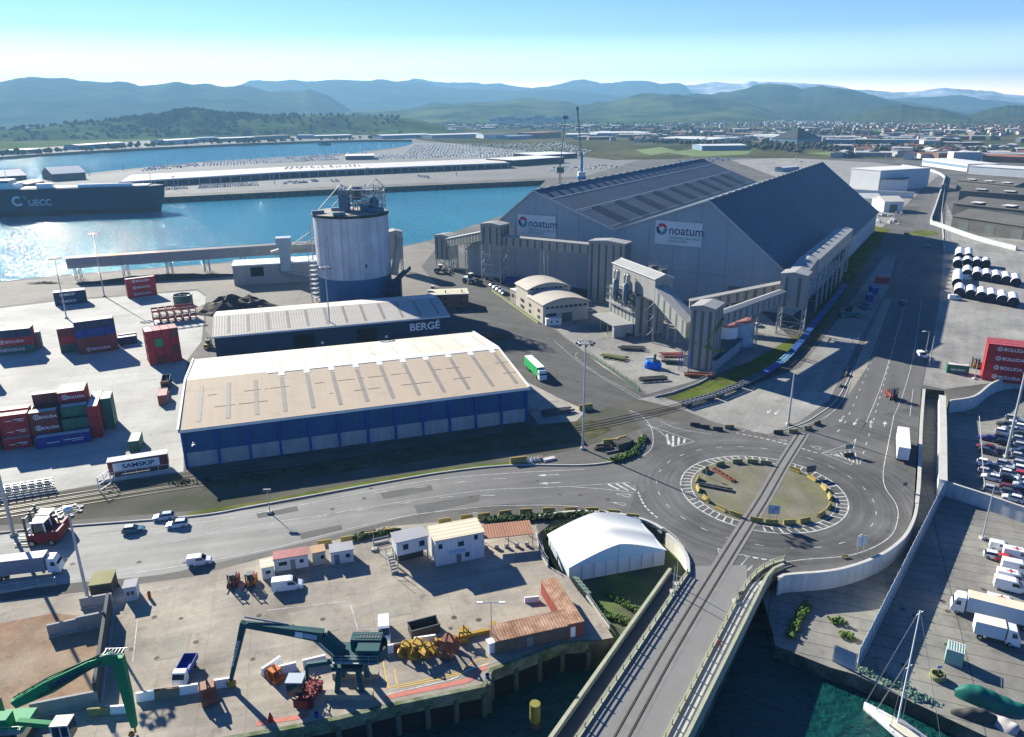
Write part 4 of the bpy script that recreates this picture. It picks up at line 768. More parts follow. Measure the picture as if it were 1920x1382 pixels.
tag(mb.build('woodland', m_wood), 'dense dark wood covering the low hill beyond the airfield', 'woodland', kind='stuff')
woods('woodland', 'bushes and tree belts between the far sheds and the suburb', [(1180, 262, 1500, 284, 160, 1), (1300, 272, 1750, 285, 260, 1.2), (1500, 275, 1900, 292, 200, 1), (1640, 270, 1800, 285, 200, 1), (1100, 250, 1920, 248, 520, 1.6), (1280, 230, 1920, 236, 420, 2.0), (1400, 222, 1900, 228, 260, 1)], mat('bare_winter_trees', (.05, .052, .035), .95, .3, .02, fine=.3), seed=6)
# suburb houses
m_rfr = mat('terracotta_tile', (.26, .11, .07), .9, .2, .05); m_hw = mat('white_render', (.50, .48, .44), .85, .06, .1)
def house_mesh(L, D, H, rr, wm, rm, nm='house'):
    mb = MB(); mb.xextr([(0, -1), (D, -1), (D, H), (D/2, H+rr), (0, H)], 0, L); mb.m = 1; mb.xextr([(-.5, H-.2), (D/2, H+rr+.1), (D+.5, H-.2), (D+.5, H+.1), (D/2, H+rr+.45), (-.5, H+.1)], -.4, L+.4)
    mb.m = 2
    for k in range(int(L/3.5)):
        for z in (1, 3.8): 
            if z+1.2 < H: mb.box(1+k*3.5, 2.4+k*3.5, -.08, 0, z, z+1.3)
    return mb.mesh(nm, [wm, rm, m_glass])
hm = [house_mesh(12, 10, 6, 2.4, m_hw, m_rfr), house_mesh(16, 11, 7, 2.6, mat('cream_render_far', (.5, .44, .35), .85, .06, .1), m_rfr), house_mesh(10, 9, 5.5, 2.2, m_hw, mat('dark_tile', (.12, .10, .09), .9, .1, .1))]
rh = random.Random(11); spots = []
for i in range(560):
    px = rh.uniform(1270, 1915); base = 222+(px-1280)*.024
    py = base+abs(rh.gauss(0, 7)); 
    if 1600 < px < 1800 and py < 232: continue
    spots.append((px, py))
for i in range(40): spots.append((rh.uniform(60, 760), rh.uniform(243, 247)))
for i in range(70): spots.append((rh.uniform(640, 1280), rh.uniform(233, 243)))
spots.sort(key=lambda s: -s[1]); rest = MB()
hl = ['white house with terracotta roof in the hillside suburb', 'cream long house with terracotta roof in the hillside suburb', 'white house with dark tiled roof in the hillside suburb']
for i, (px, py) in enumerate(spots):
    p = G(px, py); k = rh.randrange(3)
    if i < 290:
        o = bpy.data.objects.new('suburban_house', hm[k]); col.objects.link(o); o.location = p; o.rotation_euler.z = rh.uniform(-.6, .6); tag(o, hl[k], 'house', 'houses of the far suburb')
    else: rest.cbox(p.x, p.y, 0, 13, 9, 6, rh.random())
tag(rest.build('far_houses', m_hw), 'smallest and farthest white houses of the suburb', 'houses', kind='stuff')
# ---- far sheds and blocks
rt = random.Random(31); tm = [mat('town_grey_wall', (.30, .30, .29), .85, .1, .1), m_hw, mat('town_brick_wall', (.22, .12, .09), .85, .1, .1), mat('town_slate_wall', (.12, .13, .15), .8, .1, .1)]
tms = []
for wm_, rm_ in ((tm[0], tm[3]), (tm[1], m_rfr), (tm[2], tm[0]), (tm[3], tm[1]), (tm[0], tm[1])):
    for (L_, D_, H_) in ((30, 14, 9), (55, 18, 7)): tms.append(house_mesh(L_, D_, H_, 1.6, wm_, rm_, 'block'))
for i in range(260):
    px, py = ((rt.uniform(1080, 1915), rt.uniform(243, 268)) if i % 4 else (rt.uniform(1560, 1915), rt.uniform(280, 300))) if i < 190 else (rt.uniform(620, 1300), rt.uniform(236, 247))
    o = bpy.data.objects.new('town_building', rt.choice(tms)); col.objects.link(o); o.location = G(px, py); o.rotation_euler.z = rt.choice((.2, -.3, .9, 1.4))+rt.uniform(-.1, .1); tag(o, 'low town building with plain walls in the built-up plain behind the harbour', 'building', 'low town buildings on the plain')
def fshed(name, label, p0, p1, D, H, wm, rm, rise=1.0, cat='building', group=None, nwin=0, flat=False, band=None, z=0.0, doors=0):
    a = G(*p0, z); b = G(*p1, z); an = dirn(a, b); L = (b-a).length; t = thing(name, label, cat, a, an, group)
    if flat: MB().box(0, L, 0, D, 0, H).build('wall', wm, t); MB().box(-.4, L+.4, -.4, D+.4, H+.02, H+.5).build('roof', rm, t)
    else:
        mb = MB(); mb.xextr([(0, 0), (D, 0), (D, H), (D/2, H+rise), (0, H)], 0, L); mb.build('wall', wm, t)
        mb = MB(); mb.xextr([(-.6, H+.05), (D/2, H+rise+.1), (D+.6, H+.05), (D+.6, H+.35), (D/2, H+rise+.45), (-.6, H+.35)], -.5, L+.5); mb.build('roof', rm, t)
    if band: MB().box(1, L-1, -.1, -.01, H*.45, H*.8).build('window_band', band, t)
    for k in range(nwin):
        for r in range(max(1, int(H/3.2))): MB().box(L*(k+.25)/nwin, L*(k+.75)/nwin, -.1, -.01, .9+r*3.1, 2.4+r*3.1).build('window', m_glass, t)
    for k in range(doors): MB().box(L*(k+.3)/doors, L*(k+.7)/doors, -.1, -.01, 0, H*.75).build('door', m_cladd, t)
    return t, L
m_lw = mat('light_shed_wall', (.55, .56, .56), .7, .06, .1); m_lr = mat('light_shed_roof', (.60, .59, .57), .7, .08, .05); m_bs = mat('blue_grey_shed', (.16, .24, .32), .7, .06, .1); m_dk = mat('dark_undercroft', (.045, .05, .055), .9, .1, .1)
m_brs = mat('brown_shed_roof', (.105, .10, .09), .85, .15, .05, fine=.6, stretch=(.05, .5, .5), streak=.12); m_grs = mat('grey_shed_wall', (.15, .145, .13), .85, .15, .08)
S = [('pyramid', 0)]
fshed('port_shed', 'tan-fronted shed with a pale roof at the far left end of the car terminal', (100, 340), (162, 336), 40, 8, m_grs, m_lr, 7, doors=2)
fshed('port_shed', 'wide low white-roofed shed at the very left edge behind the ship', (-40, 348), (52, 342), 40, 8, m_brs, m_lr, 6)
fshed('port_shed', 'small beige-roofed building between ship bridge and white sheds', (52, 357), (85, 350), 25, 6, m_grs, mat('beige_roof', (.42, .36, .30), .8, .1, .1), 2)
fshed('port_shed', 'white-roofed hall in the middle of the car terminal', (648, 300), (702, 299), 55, 6, m_grs, m_lr, 1, doors=3)
for lb, p0, p1, D, H, wm, rm, w_ in (
    ('low white hangar at the left end of the airport shore', (30, 290), (75, 286), 40, 7, m_lw, m_lr, 0), ('row hangar with blue front on the airport shore', (150, 281), (235, 275), 40, 9, m_bs, m_lr, 0),
    ('white hangar right of the blue ones on the airport shore', (312, 272), (372, 268), 45, 10, m_lw, m_lr, 0), ('blue box hangar on the airport shore', (374, 267), (410, 265), 40, 10, m_bs, m_bs, 0),
    ('long grey factory on the airport shore', (415, 266), (480, 263), 40, 8, m_grs, m_lr, 0), ('dark factory at the end of the bay', (482, 263), (545, 260), 50, 9, m_grs, m_brs, 0), ('bright blue shed beside the bay', (556, 260), (584, 260), 40, 9, m_bs, m_bs, 0), ('low grey works at the head of the bay', (590, 260), (660, 258), 45, 7, m_grs, m_lr, 0),
    ('long white-roofed factory at the head of the inlet', (718, 261), (808, 258), 70, 9, m_bs, m_lr, 0), ('second long white-roofed factory at the head of the inlet', (810, 260), (905, 257), 70, 9, m_bs, m_lr, 0), ('beige factory block with red roof end', (907, 260), (950, 259), 60, 10, m_lw, m_brs, 0),
    ('small white shed on the airfield', (778, 247), (812, 246), 40, 8, m_lw, m_lr, 0), ('pale blue shed near the car lots', (955, 262), (1000, 260), 50, 8, m_bs, m_bs, 0), ('red-brown factory near the car lots', (1005, 260), (1052, 257), 60, 14, m_rfr, m_rfr, 0),
    ('huge white-roofed shed beyond the harbour crane', (1120, 256), (1220, 255), 130, 9, m_bs, m_lr, 0), ('second white-roofed shed right of the huge one', (1060, 258), (1118, 258), 90, 8, m_bs, m_lr, 0), ('broad white-roofed hall at the edge of the motorway', (1234, 266), (1330, 270), 120, 9, m_lw, m_lr, 0),
    ('blue-grey rounded hall beside the motorway', (1316, 283), (1400, 282), 60, 9, m_bs, m_lr, 0), ('small blue hut on the pale far paving', (1468, 323), (1498, 320), 12, 5, m_bs, m_lr, 0)):
    fshed('far_shed', lb, p0, p1, D, H, wm, rm, 1.5, doors=w_, flat=(H > 10), cat='shed', group='sheds beyond the water')
fshed('shopping_hall', 'white stepped commercial hall beside the dark pyramid roof', (1412, 263), (1500, 268), 60, 13, m_lw, m_lr, 1, flat=True, band=m_bs)
t, L = fshed('pyramid_building', 'dark pyramid-topped building in the far retail park', (1494, 270), (1540, 268), 70, 10, m_bs, m_dk, 1, flat=True)
mb = MB(); mb.add([(0, 0, 10.6), (L, 0, 10.6), (L, 70, 10.6), (0, 70, 10.6), (L/2, 35, 34)], [(0, 1, 4), (1, 2, 4), (2, 3, 4), (3, 0, 4)]); mb.build('pyramid_roof', m_dk, t)
for i, (p0, p1, H, m) in enumerate((((1545, 276), (1600, 277), 15, m_bs), ((1603, 276), (1650, 277), 15, m_grs), ((1653, 277), (1728, 277), 15, m_bs), ((1730, 279), (1762, 279), 15, m_lw), ((1764, 279), (1800, 280), 12, m_rfr), ((1804, 280), (1842, 280), 12, m_rfr))):
    fshed('apartment_block', ['blue-grey terrace block nearest the pyramid building', 'grey terrace block, second from the pyramid building', 'long blue-grey terrace block in the middle of the row', 'pale tall block right of the blue-grey terraces', 'brick-and-white banded block left of the last one', 'last brick-and-white banded block of the row'][i], p0, p1, 22, H, m, m_lr, 1, 'apartments', 'apartment row beyond the motorway', nwin=9, flat=True)
for i in range(9):
    x = 918+i*17; fshed('apartment_block', 'pale far apartment block in the row on the skyline of the town', (x, 233-.15*i), (x+14, 233-.15*i), 40, 30+6*(i % 3), m_bs if i % 2 else m_lw, m_grs, 1, 'apartments', 'town apartment blocks', flat=True, band=m_dk)
fshed('retail_shed', 'long white retail shed right of the road, with red sign', (1728, 310), (1812, 322), 40, 9, m_lw, m_lr, 1, flat=True, band=m_bs)
fshed('retail_shed', 'long white retail shed at the right edge of the frame', (1815, 326), (1990, 338), 40, 9, m_lw, m_lr, 1, flat=True)
fshed('hotel_block', 'white block with rows of windows above the retail sheds', (1786, 303), (1838, 303), 20, 13, m_lw, m_lr, 1, 'hotel', nwin=14, flat=True)
fshed('brick_terrace', 'long low brick building behind the retail sheds', (1842, 303), (1960, 308), 25, 8, m_rfr, m_rfr, 2)
for i, (p0, p1, D, H, lb, w1, r1) in enumerate((
    ((1792, 356), (1900, 368), 30, 9, 'dark shed with pale end gable beside the rail yard, farthest of the group', m_grs, m_brs), ((1796, 378), (1980, 392), 32, 9, 'broad brown-roofed shed in the middle of the old warehouse group', m_grs, m_brs),
    ((1784, 402), (1990, 425), 40, 8, 'low broad dark warehouse with saw-tooth roof lights', m_grs, m_brs), ((1782, 428), (1990, 462), 30, 8, 'nearest old brown warehouse beside the concrete wall', m_brs, m_brs))):
    t, L = fshed('old_warehouse', lb, p0, p1, D, H, w1, r1, 4, 'warehouse', 'old brown warehouses right of the road', doors=4)
    for k in range(3): MB().box(L*(.15+.3*k), L*(.15+.3*k)+8, 1, D*.45, H+2.1, H+2.4).build('roof_light', m_lr, t) if i != 3 else None
t, L = fshed('white_hall', 'big white hall with grey lower wing beyond the storage hall', (1592, 352), (1646, 358), 70, 19, m_lw, m_lr, 2, flat=True)
t, L = fshed('white_hall', 'lower white wing with a dark flat roof beside the big white hall', (1648, 358), (1700, 360), 62, 11, m_lw, mat('slate_grey_flat_roof', (.14, .15, .17), .7, .1, .1), 1, flat=True)
fshed('fence_wall', 'pale perimeter wall in front of the big white hall', (1594, 366), (1712, 372), .5, 5, m_lw, m_lr, .2, 'wall', flat=True)
fshed('white_shed', 'small white shed with pale gable just right of the storage hall', (1616, 389), (1652, 389), 22, 7, m_lw, m_lr, 3)
fshed('white_shed', 'open-fronted white shed with glazed side by the far road', (1656, 398), (1692, 398), 24, 8, m_lw, mat('cream_roof_far', (.6, .56, .48), .7, .08, .1), 3, doors=1)
# car terminal deck
dk = thing('parking_deck', 'very long low parking deck with pale top in the car terminal', 'parking deck')
DZ = 6.5
fr = [G(223, 343, DZ), G(530, 324, DZ), G(640, 319, DZ), G(957, 306, DZ)]; bkd = [G(245, 328, DZ), G(530, 313, DZ), G(697, 306, DZ), G(930, 297, DZ)]
mb = MB(); mb.prism([tuple(p)[:2] for p in fr+bkd[::-1]], DZ-.7, DZ); mb.build('deck_slab', mat('pale_deck_concrete', (.50, .47, .43), .85, .1, .03), dk)
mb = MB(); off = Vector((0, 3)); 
mb.prism([(p.x+1, p.y+3) for p in fr]+[(p.x-1, p.y-3) for p in bkd[::-1]], 0, DZ-.72); mb.build('undercroft_shade', m_dk, dk)  # solid dark block: the shade under the deck is put into its colour
mb = MB(); q = resample([tuple(p) for p in fr], 12)
for p in q: mb.box(p.x-.4, p.x+.4, p.y+.2, p.y+1, 0, DZ-.71)
mb.build('columns', m_lr, dk); mb = MB(); mb.ribbon([tuple(p)[:2] for p in fr], .5, DZ+.02, DZ+1.1); mb.build('parapet', m_lw, dk)
fshed('terminal_shed', 'pale flat-roofed terminal building at the right end of the parking deck', (962, 312), (1058, 305), 60, 8, m_dk, m_lr, 1, flat=True)
fshed('terminal_shed', 'second pale flat-roofed terminal building nearer the harbour crane', (1010, 300), (1082, 296), 70, 7, m_dk, m_lr, 1, flat=True)
# parked new cars
m_cw = mat('white_car_paint', (.70, .71, .72), .35, .03, .5); m_cg = mat('silver_car_paint', (.35, .37, .40), .35, .03, .5, metal=.4); m_cb = mat('dark_car_paint', (.03, .035, .05), .35, .05, .5); m_cr = mat('red_car_paint', (.40, .03, .03), .35, .05, .5)
def mini_mesh(m):
    mb = MB(); mb.xextr([(-2.1, .3), (2.1, .3), (2.15, .8), (1.1, .95), (-2.1, .95)], -.85, .85); mb.m = 1; mb.xextr([(-1.9, .95), (1.1, .95), (.5, 1.42), (-1.4, 1.42)], -.75, .75); mb.m = 0; mb.box(-.72, .72, -1.35, .45, 1.42, 1.46); return mb.mesh('new_car', [m, m_glass])
mini = [mini_mesh(m_cw), mini_mesh(m_cg), mini_mesh(m_cb)]
cl = ['white new car parked in the dense rows of the car terminal', 'silver new car parked in the dense rows of the car terminal', 'dark new car parked in the dense rows of the car terminal']
rows_ = []
def fill(pa, pb, pc, pd, nr, step, dens, z=0.0):
    for r in range(nr):
        t = (r+.5)/nr; a = G(*pa, z).lerp(G(*pd, z), t); b = G(*pb, z).lerp(G(*pc, z), t); L = (b-a).length; n = int(L/step)
        for k in range(n):
            if R.random() < dens: rows_.append((a.lerp(b, k/n), dirn(a, b)))
fill((306, 357), (356, 354), (352, 350), (306, 352), 4, 2.6, .9); fill((372, 354), (488, 348), (484, 342), (376, 347), 5, 2.6, .9); fill((532, 346), (580, 343), (572, 339), (530, 341), 4, 2.6, .8); fill((588, 342), (600, 341), (592, 337), (584, 338), 3, 2.6, .8); fill((625, 342), (640, 341), (634, 337), (620, 338), 3, 2.6, .8)
fill((785, 332), (806, 336), (804, 330), (786, 329), 2, 3, .8)
near = len(rows_)
fill((380, 312), (640, 300), (620, 292), (385, 303), 14, 5, .75); fill((260, 322), (380, 312), (370, 305), (270, 313), 8, 6, .45); fill((560, 296), (700, 290), (690, 286), (600, 290), 10, 6, .6)
fill((700, 300), (940, 292), (930, 284), (715, 290), 12, 5.5, .7); fill((760, 288), (1120, 284), (1060, 268), (780, 272), 26, 7, .62); fill((900, 296), (1100, 290), (1110, 284), (900, 288), 10, 5.5, .8)
fill((534, 318), (690, 312), (690, 309), (540, 314), 3, 6, .5, DZ+.05); fill((1030, 322), (1170, 316), (1150, 309), (1040, 314), 4, 5, .7); fill((1290, 308), (1380, 300), (1350, 296), (1270, 302), 4, 5, .7)
R.shuffle(rows_[near:]); stuffcars = [MB(), MB(), MB()]
rows_.sort(key=lambda q: q[0].length)
for i, (p, a) in enumerate(rows_):
    k = R.choice((0, 0, 0, 1, 2, 1))
    if i < 285:
        o = bpy.data.objects.new('new_car', mini[k]); col.objects.link(o); o.location = p; o.rotation_euler.z = a; tag(o, cl[k], 'car', 'new cars parked on the car terminal')
    else: mb = stuffcars[0]; mb.m = k; mb.cbox(p.x, p.y, p.z+.2, 1.7, 4.1, .75, a); mb.cbox(p.x, p.y, p.z+.96, 1.5, 2.2, .45, a)
tag(stuffcars[0].build('parked_cars', [m_cw, m_cg, m_cb]), 'mass of farther new cars filling the terminal beyond the basin', 'parked cars', kind='stuff')
for i, (px, py, ty) in enumerate(((60, 352, 306), (94, 352, 303), (168, 330, 286), (232, 320, 285), (315, 312, 280), (328, 357, 305), (380, 305, 278), (463, 300, 278), (515, 346, 308), (550, 300, 277), (690, 330, 300), (856, 330, 298), (1146, 300, 262), (1493, 300, 268), (1500, 330, 290), (1550, 292, 270), (1660, 300, 275))):
    b = G(px, py); D = math.hypot(b.x, b.y); top = HCAM-(ty-201)/FPX*D*1.02; m_ = MB(); t = thing('light_mast', 'tall thin floodlight mast standing on the far terminal', 'light mast', b, 0, 'floodlight masts of the far terminal')
    m_.tube((0, 0, 0), (0, 0, top), .45, .25, n=6); m_.build('mast', m_steel, t); MB().cbox(0, 0, top, 3.5, .8, .6).build('lamp_head', m_dsteel, t)
# ---- ship
sh = thing('car_carrier', 'dark blue car-carrier ship with white logo moored at the far quay', 'ship', G(300, 398, WZ), dirn(G(2, 408, WZ), G(300, 398, WZ)))
m_hull = mat('ship_navy_paint', (.012, .038, .07), .5, .08, .05, fine=.5); m_boot = mat('ship_black_band', (.012, .014, .018), .6, .1, .1)
LS = (G(2, 408, WZ)-G(300, 398, WZ)).length+8; W_ = 24
def hullsec(z, f): return [(-LS, 1.5), (-LS+6, -.0), (-18-f*0, 0), (-8+f, 3), (0+f*1.2, W_/2), (-8+f, W_-3), (-18, W_), (-LS+6, W_), (-LS, W_-1.5)]
mb = MB(); zz = [(0, -1), (4, 0), (14, 3), (22.5, 4)]; P = []
for z, f in zz: P += [(x, y, z) for x, y in hullsec(z, f)]
n = 9; mb.add(P, [(k*n+i, k*n+(i+1) % n, (k+1)*n+(i+1) % n, (k+1)*n+i) for k in range(1, 3) for i in range(n)]+[tuple(range(3*n, 4*n))]); mb.build('hull', m_hull, sh)
mb = MB(); mb.add(P[:2*n], [(i, (i+1) % n, n+(i+1) % n, n+i) for i in range(n)]); mb.build('waterline_band', m_boot, sh)
mb = MB(); mb.box(-LS+10, -8, 3, W_-3, 22.55, 23.2); mb.build('weather_deck', mat('ship_deck_white', (.55, .56, .56), .6, .1, .1), sh)
mb = MB(); mb.box(-LS+2, -LS+22, 2, W_-2, 23.2, 27); mb.box(-LS+5, -LS+18, 3, W_-3, 27, 30); mb.build('bridge_house', m_wht, sh); MB().box(-LS+4.9, -LS+18.1, 2.9, W_-2.9, 28, 29.2).build('bridge_window', m_glass, sh)
mb = MB(); mb.box(-LS+1, -LS+9, 0.2, 7, 10, 33); mb.build('funnel_casing', m_hull, sh); mb = MB(); mb.box(-LS+38, -LS+50, 4, 10, 23.2, 26.5); mb.box(-LS+70, -20, 4, 7, 23.2, 25.2); mb.build('deck_vent_house', m_wht, sh)
mb = MB(); mb.tube((-6, W_/2, 22), (-6, W_/2, 33), .3); mb.tube((-LS+14, W_/2, 30), (-LS+14, W_/2, 38), .3); mb.build('mast', m_wht, sh)
mb = MB()
for i in range(14):
    a0, a1 = rad(50+i*20), rad(50+(i+1)*20); mb.add([(-LS+23+r*math.cos(a), -.15, 13+r*math.sin(a)) for r, a in ((2.6, a0), (4.2, a0), (4.2, a1), (2.6, a1))], [(0, 1, 2, 3)])
for i in range(7):
    a0, a1 = rad(-30+i*20), rad(-30+(i+1)*20); mb.m = 1; mb.add([(-LS+28+r*math.cos(a), -.2, 15+r*math.sin(a)) for r, a in ((.8, a0), (2.2, a0), (2.2, a1), (.8, a1))], [(0, 1, 2, 3)])
mb.build('emblem', [m_wht, mat('sea_green_paint', (.05, .35, .25), .5, .05, .5)], sh)
text('UECC', 7.2, 'lettering', m_wht, sh, (-LS+31, -.15, 9), UP, .03, .95, .05)
# small craft in the bay
for i, (px, py) in enumerate(((608, 272), (625, 271), (612, 277), (660, 274), (675, 270), (712, 270), (700, 276), (740, 272), (690, 280))):
    o = thing('moored_boat', 'small boat moored in the far bay' if i else 'dark dredger moored in the far bay', 'boat', G(px, py, WZ), R.uniform(0, 3), 'small boats moored in the far bay' if i else None); s = 4 if not i else 1
    mb = MB(); mb.prism([(-4*s, -1.3*s), (2*s, -1.4*s), (4.5*s, 0), (2*s, 1.4*s), (-4*s, 1.3*s)], 0, 1.1*s); mb.build('hull', m_wht if i else m_boot, o); MB().box(-2*s, 1*s, -.8*s, .8*s, 1.1*s, 2.2*s).build('cabin', m_lw if i else m_dk, o)
# harbour crane
hc = thing('harbour_crane', 'blue mobile harbour crane with tall lattice jib behind the storage hall', 'crane', G(1090, 337), 0)
m_cbl = mat('crane_blue', (.05, .20, .38), .5, .08, .5)
mb = MB(); mb.box(-5, 5, -5, 5, 1, 4); mb.tube((0, 0, 4), (0, 0, 30), 1.8, 1.4, 10); mb.build('tower', m_cbl, hc); MB().box(-4, 4, -6, 6, 4, 9).build('machine_house', m_lw, hc)
mb = MB()
for s in (-1, 1): mb.beam((s, 0, 22), (-6+s*.4, 3, 78), .6)
for k in range(16): mb.beam((1-k*.45-.3, .2*k, 23+k*3.4), (-1-k*.4, .2*k, 26+k*3.4), .3)
mb.build('jib', m_dsteel, hc); mb = MB(); mb.beam((0, 0, 30), (-6, 3, 78), .3); mb.cbox(-6, 3, 77, 3, 2, 3); mb.build('jib_head', m_dsteel, hc)
hc2 = thing('harbour_crane', 'dark lattice grab crane seen over the left ridge of the storage hall', 'crane', G(1050, 345), 0)
mb = MB()
for s in (-1, 1): mb.beam((s, 0, 0), (s*.6, 0, 26), .8)
mb.beam((0, 0, 20), (5, 4, 70), .8); mb.cbox(5, 4, 68, 5, 2, 3); mb.build('jib', m_dsteel, hc2); MB().box(-4, 4, -3, 3, 12, 18).build('machine_house', m_dsteel, hc2)
# ---- haze
hz_ = MB().box(-26000, 26000, -400, 31000, -9, 3200).build('haze', None) if 0 else None
hm_ = bpy.data.materials.new('haze'); hm_.use_nodes = True; nn_ = hm_.node_tree; nn_.nodes.remove(nn_.nodes['Principled BSDF']); pv = nn_.nodes.new('ShaderNodeVolumePrincipled'); pv.inputs['Color'].default_value = (.22, .45, .70, 1); pv.inputs['Density'].default_value = 1.05e-4; pv.inputs['Anisotropy'].default_value = .2
nn_.links.new(pv.outputs[0], nn_.nodes['Material Output'].inputs['Volume'])
tag(MB().box(-16500, 16500, -400, 16500, -9, 720).build('haze', hm_), 'thin blue air haze over the whole harbour and the hills', 'haze', kind='stuff')
# ================================================================ yard, containers, masts, walls
def HT(b, ty):
    "height of the point that the survey shows at pixel row ty straight above ground point b"
    lo, hi = 0.0, 90.0
    for _ in range(40):
        m = (lo+hi)/2; v = Vector((b.x, b.y, m-HCAM)) ; q = v.dot(_F); y = 691-FPX*v.dot(_U)/q
        if y > ty: lo = m
        else: hi = m
    return lo
def GV(px, py, A, B):
    "point of the vertical plane through A and B at pixel px, py"
    d = (px-960)*_X - (py-691)*_U + FPX*_F; nrm = Vector((-(B.y-A.y), B.x-A.x, 0)); t = nrm.dot(Vector((A.x, A.y, HCAM))-Vector((0, 0, HCAM)))
    t = (nrm.x*A.x+nrm.y*A.y)/(nrm.x*d.x+nrm.y*d.y); return Vector((d.x*t, d.y*t, HCAM+d.z*t))
CM = {}
def paint(nm, c, rough=.5, var=.12):
    if nm not in CM: CM[nm] = mat(nm+'_container_paint', c, rough, var, .5, fine=3, stretch=(.8, .8, .1), streak=.15, c2=(c[0]*.5+.05, c[1]*.5+.035, c[2]*.5+.03), c2sc=.5, c2amt=.3)
    return CM[nm]
paint('red', (.42, .022, .032)); paint('brown', (.19, .045, .04)); paint('navy', (.015, .04, .10)); paint('blue', (.01, .045, .26)); paint('green', (.035, .16, .11)); paint('grey', (.18, .20, .20)); paint('teal', (.05, .11, .11)); paint('white', (.62, .62, .62)); paint('lime', (.04, .33, .11)); paint('rust', (.22, .085, .045)); paint('pink', (.34, .12, .11))
m_ctop = mat('sun_bleached_top', (.55, .52, .50), .7, .12, .3, fine=2)
m_frame = mat('container_frame_dark', (.08, .03, .03), .6, .1, .5)
CH = 2.9
def cont_mesh(L, openT=False):
    mb = MB(); n = int(L/.55); W = 2.44
    # corrugated long sides
    for y0, sg in ((0, 1), (W, -1)):
        P = []
        for i in range(n+1):
            x = .12+(L-.24)*i/n; y = y0+sg*(.02 if i % 2 else .075); x2 = x+(L-.24)/n*.5; P += [(x, y), (x2, y)] if i < n else [(x, y)]
        N = len(P); mb.add([(x, y, .15) for x, y in P]+[(x, y, CH-.14) for x, y in P], [(i, i+1, N+i+1, N+i) if sg > 0 else (i+1, i, N+i, N+i+1) for i in range(N-1)])
    mb.box(.05, .1, .08, W-.08, .15, CH-.14)
    if not openT: mb.m = 1; mb.box(.1, L-.1, .1, W-.1, CH-.12, CH-.06)
    else: mb.m = 2; mb.box(.1, L-.1, .1, W-.1, .2, .3)
    return mb.mesh('body', [m_frame, m_ctop, m_frame])
def frame_mesh(L):
    mb = MB(); W = 2.44
    for x in (0, L-.16):
        for y in (0, W-.16): mb.box(x, x+.16, y, y+.16, 0, CH)
    for y in (0, W-.14):
        mb.box(.16, L-.16, y, y+.14, .02, .17); mb.box(.16, L-.16, y, y+.12, CH-.14, CH-.02)
    for x in (0, L-.14): mb.box(x, x+.14, .16, W-.16, .02, .17); mb.box(x, x+.14, .16, W-.16, CH-.14, CH-.02)
    return mb.mesh('frame', [m_frame])
def door_mesh(L):
    mb = MB(); mb.box(L-.1, L-.04, .15, 1.2, .17, CH-.15); mb.box(L-.1, L-.04, 1.24, 2.29, .17, CH-.15)
    for y in (.4, .9, 1.55, 2.05): mb.box(L-.04, L, y, y+.05, .17, CH-.15)
    return mb.mesh('door', [m_frame])
CB = {L: (cont_mesh(L), frame_mesh(L), door_mesh(L)) for L in (6.1, 12.2)}; CBO = {L: cont_mesh(L, True) for L in (6.1, 12.2)}
def slotset(o, mats):
    for i, m in enumerate(mats):
        o.material_slots[i].link = 'OBJECT'; o.material_slots[i].material = m
TX = {}
def put_text(s, size, m, par, loc, rot, **k):
    key = (s, size, m.name)
    if key in TX: o = TX[key].copy(); col.objects.link(o); o.parent = par; o.location = loc; o.rotation_euler = rot; return o
    o = text(s, size, 'lettering', m, par, loc, rot, .008, **k); TX[key] = o; return o
def ring_logo(par, x, y, z, r):
    mb = MB()
    for i in range(12):
        a0, a1 = rad(i*30), rad(i*30+30); mb.add([(x+q*math.cos(a), y, z+q*math.sin(a)) for q, a in ((r*.78, a0), (r, a0), (r, a1), (r*.78, a1))], [(0, 1, 2, 3)])
    mb.box(x-r*.35, x-r*.15, y-.01, y, z-r*.5, z+r*.5)
    for zz_ in (-.5, 0, .5): mb.box(x-r*.35, x+r*.35, y-.01, y, z+zz_*r-.06*r, z+zz_*r+.06*r)
    mb.box(x+r*.25, x+r*.42, y-.01, y, z-r*.5, z+r*.5); mb.build('emblem', m_wht, par)
def container(label, loc, rot, L, lvl, c, txt=None, group=None, open_=False, top=None, door=True):
    c = CM[c]; t = thing('shipping_container', label, 'container', (loc[0], loc[1], (loc[2] if len(loc) > 2 else 0)+lvl*(CH+.02)), rot, group)
    b = bpy.data.objects.new('body', CBO[L] if open_ else CB[L][0]); col.objects.link(b); b.parent = t; slotset(b, [c, top or m_ctop, m_frame])
    f = bpy.data.objects.new('frame', CB[L][1]); col.objects.link(f); f.parent = t; slotset(f, [c])
    if door: d = bpy.data.objects.new('door', CB[L][2]); col.objects.link(d); d.parent = t; slotset(d, [c])
    if txt == 'BOLUDA': ring_logo(t, L*.26, -.015, CH*.54, .72); put_text('BOLUDA', 1.35 if L > 7 else .95, m_wht, t, (L*.34, -.02, CH*.38), UP, xs=1.05, bold=.02)
    elif txt == 'BARS':
        mb = MB(); mb.box(L*.2, L*.44, -.02, 0, 1.2, 1.38); mb.box(L*.5, L*.88, -.02, 0, 1.45, 1.65); mb.box(L*.65, L*.85, -.02, 0, 1.0, 1.15); mb.build('lettering', m_wht, t)
    elif txt: put_text(txt, 1.6 if L > 7 else .85, m_wht, t, (L*.18, -.02, CH*.36), UP, bold=.02, xs=1.0)
    return t
def off(o, a, x, y): return Vector((o.x+x*math.cos(a)-y*math.sin(a), o.y+x*math.sin(a)+y*math.cos(a), o.z))
A12 = dirn(G(69, 842), G(174, 827)); 
lv = ['on the ground', 'second from the ground', 'third from the ground', 'topmost']
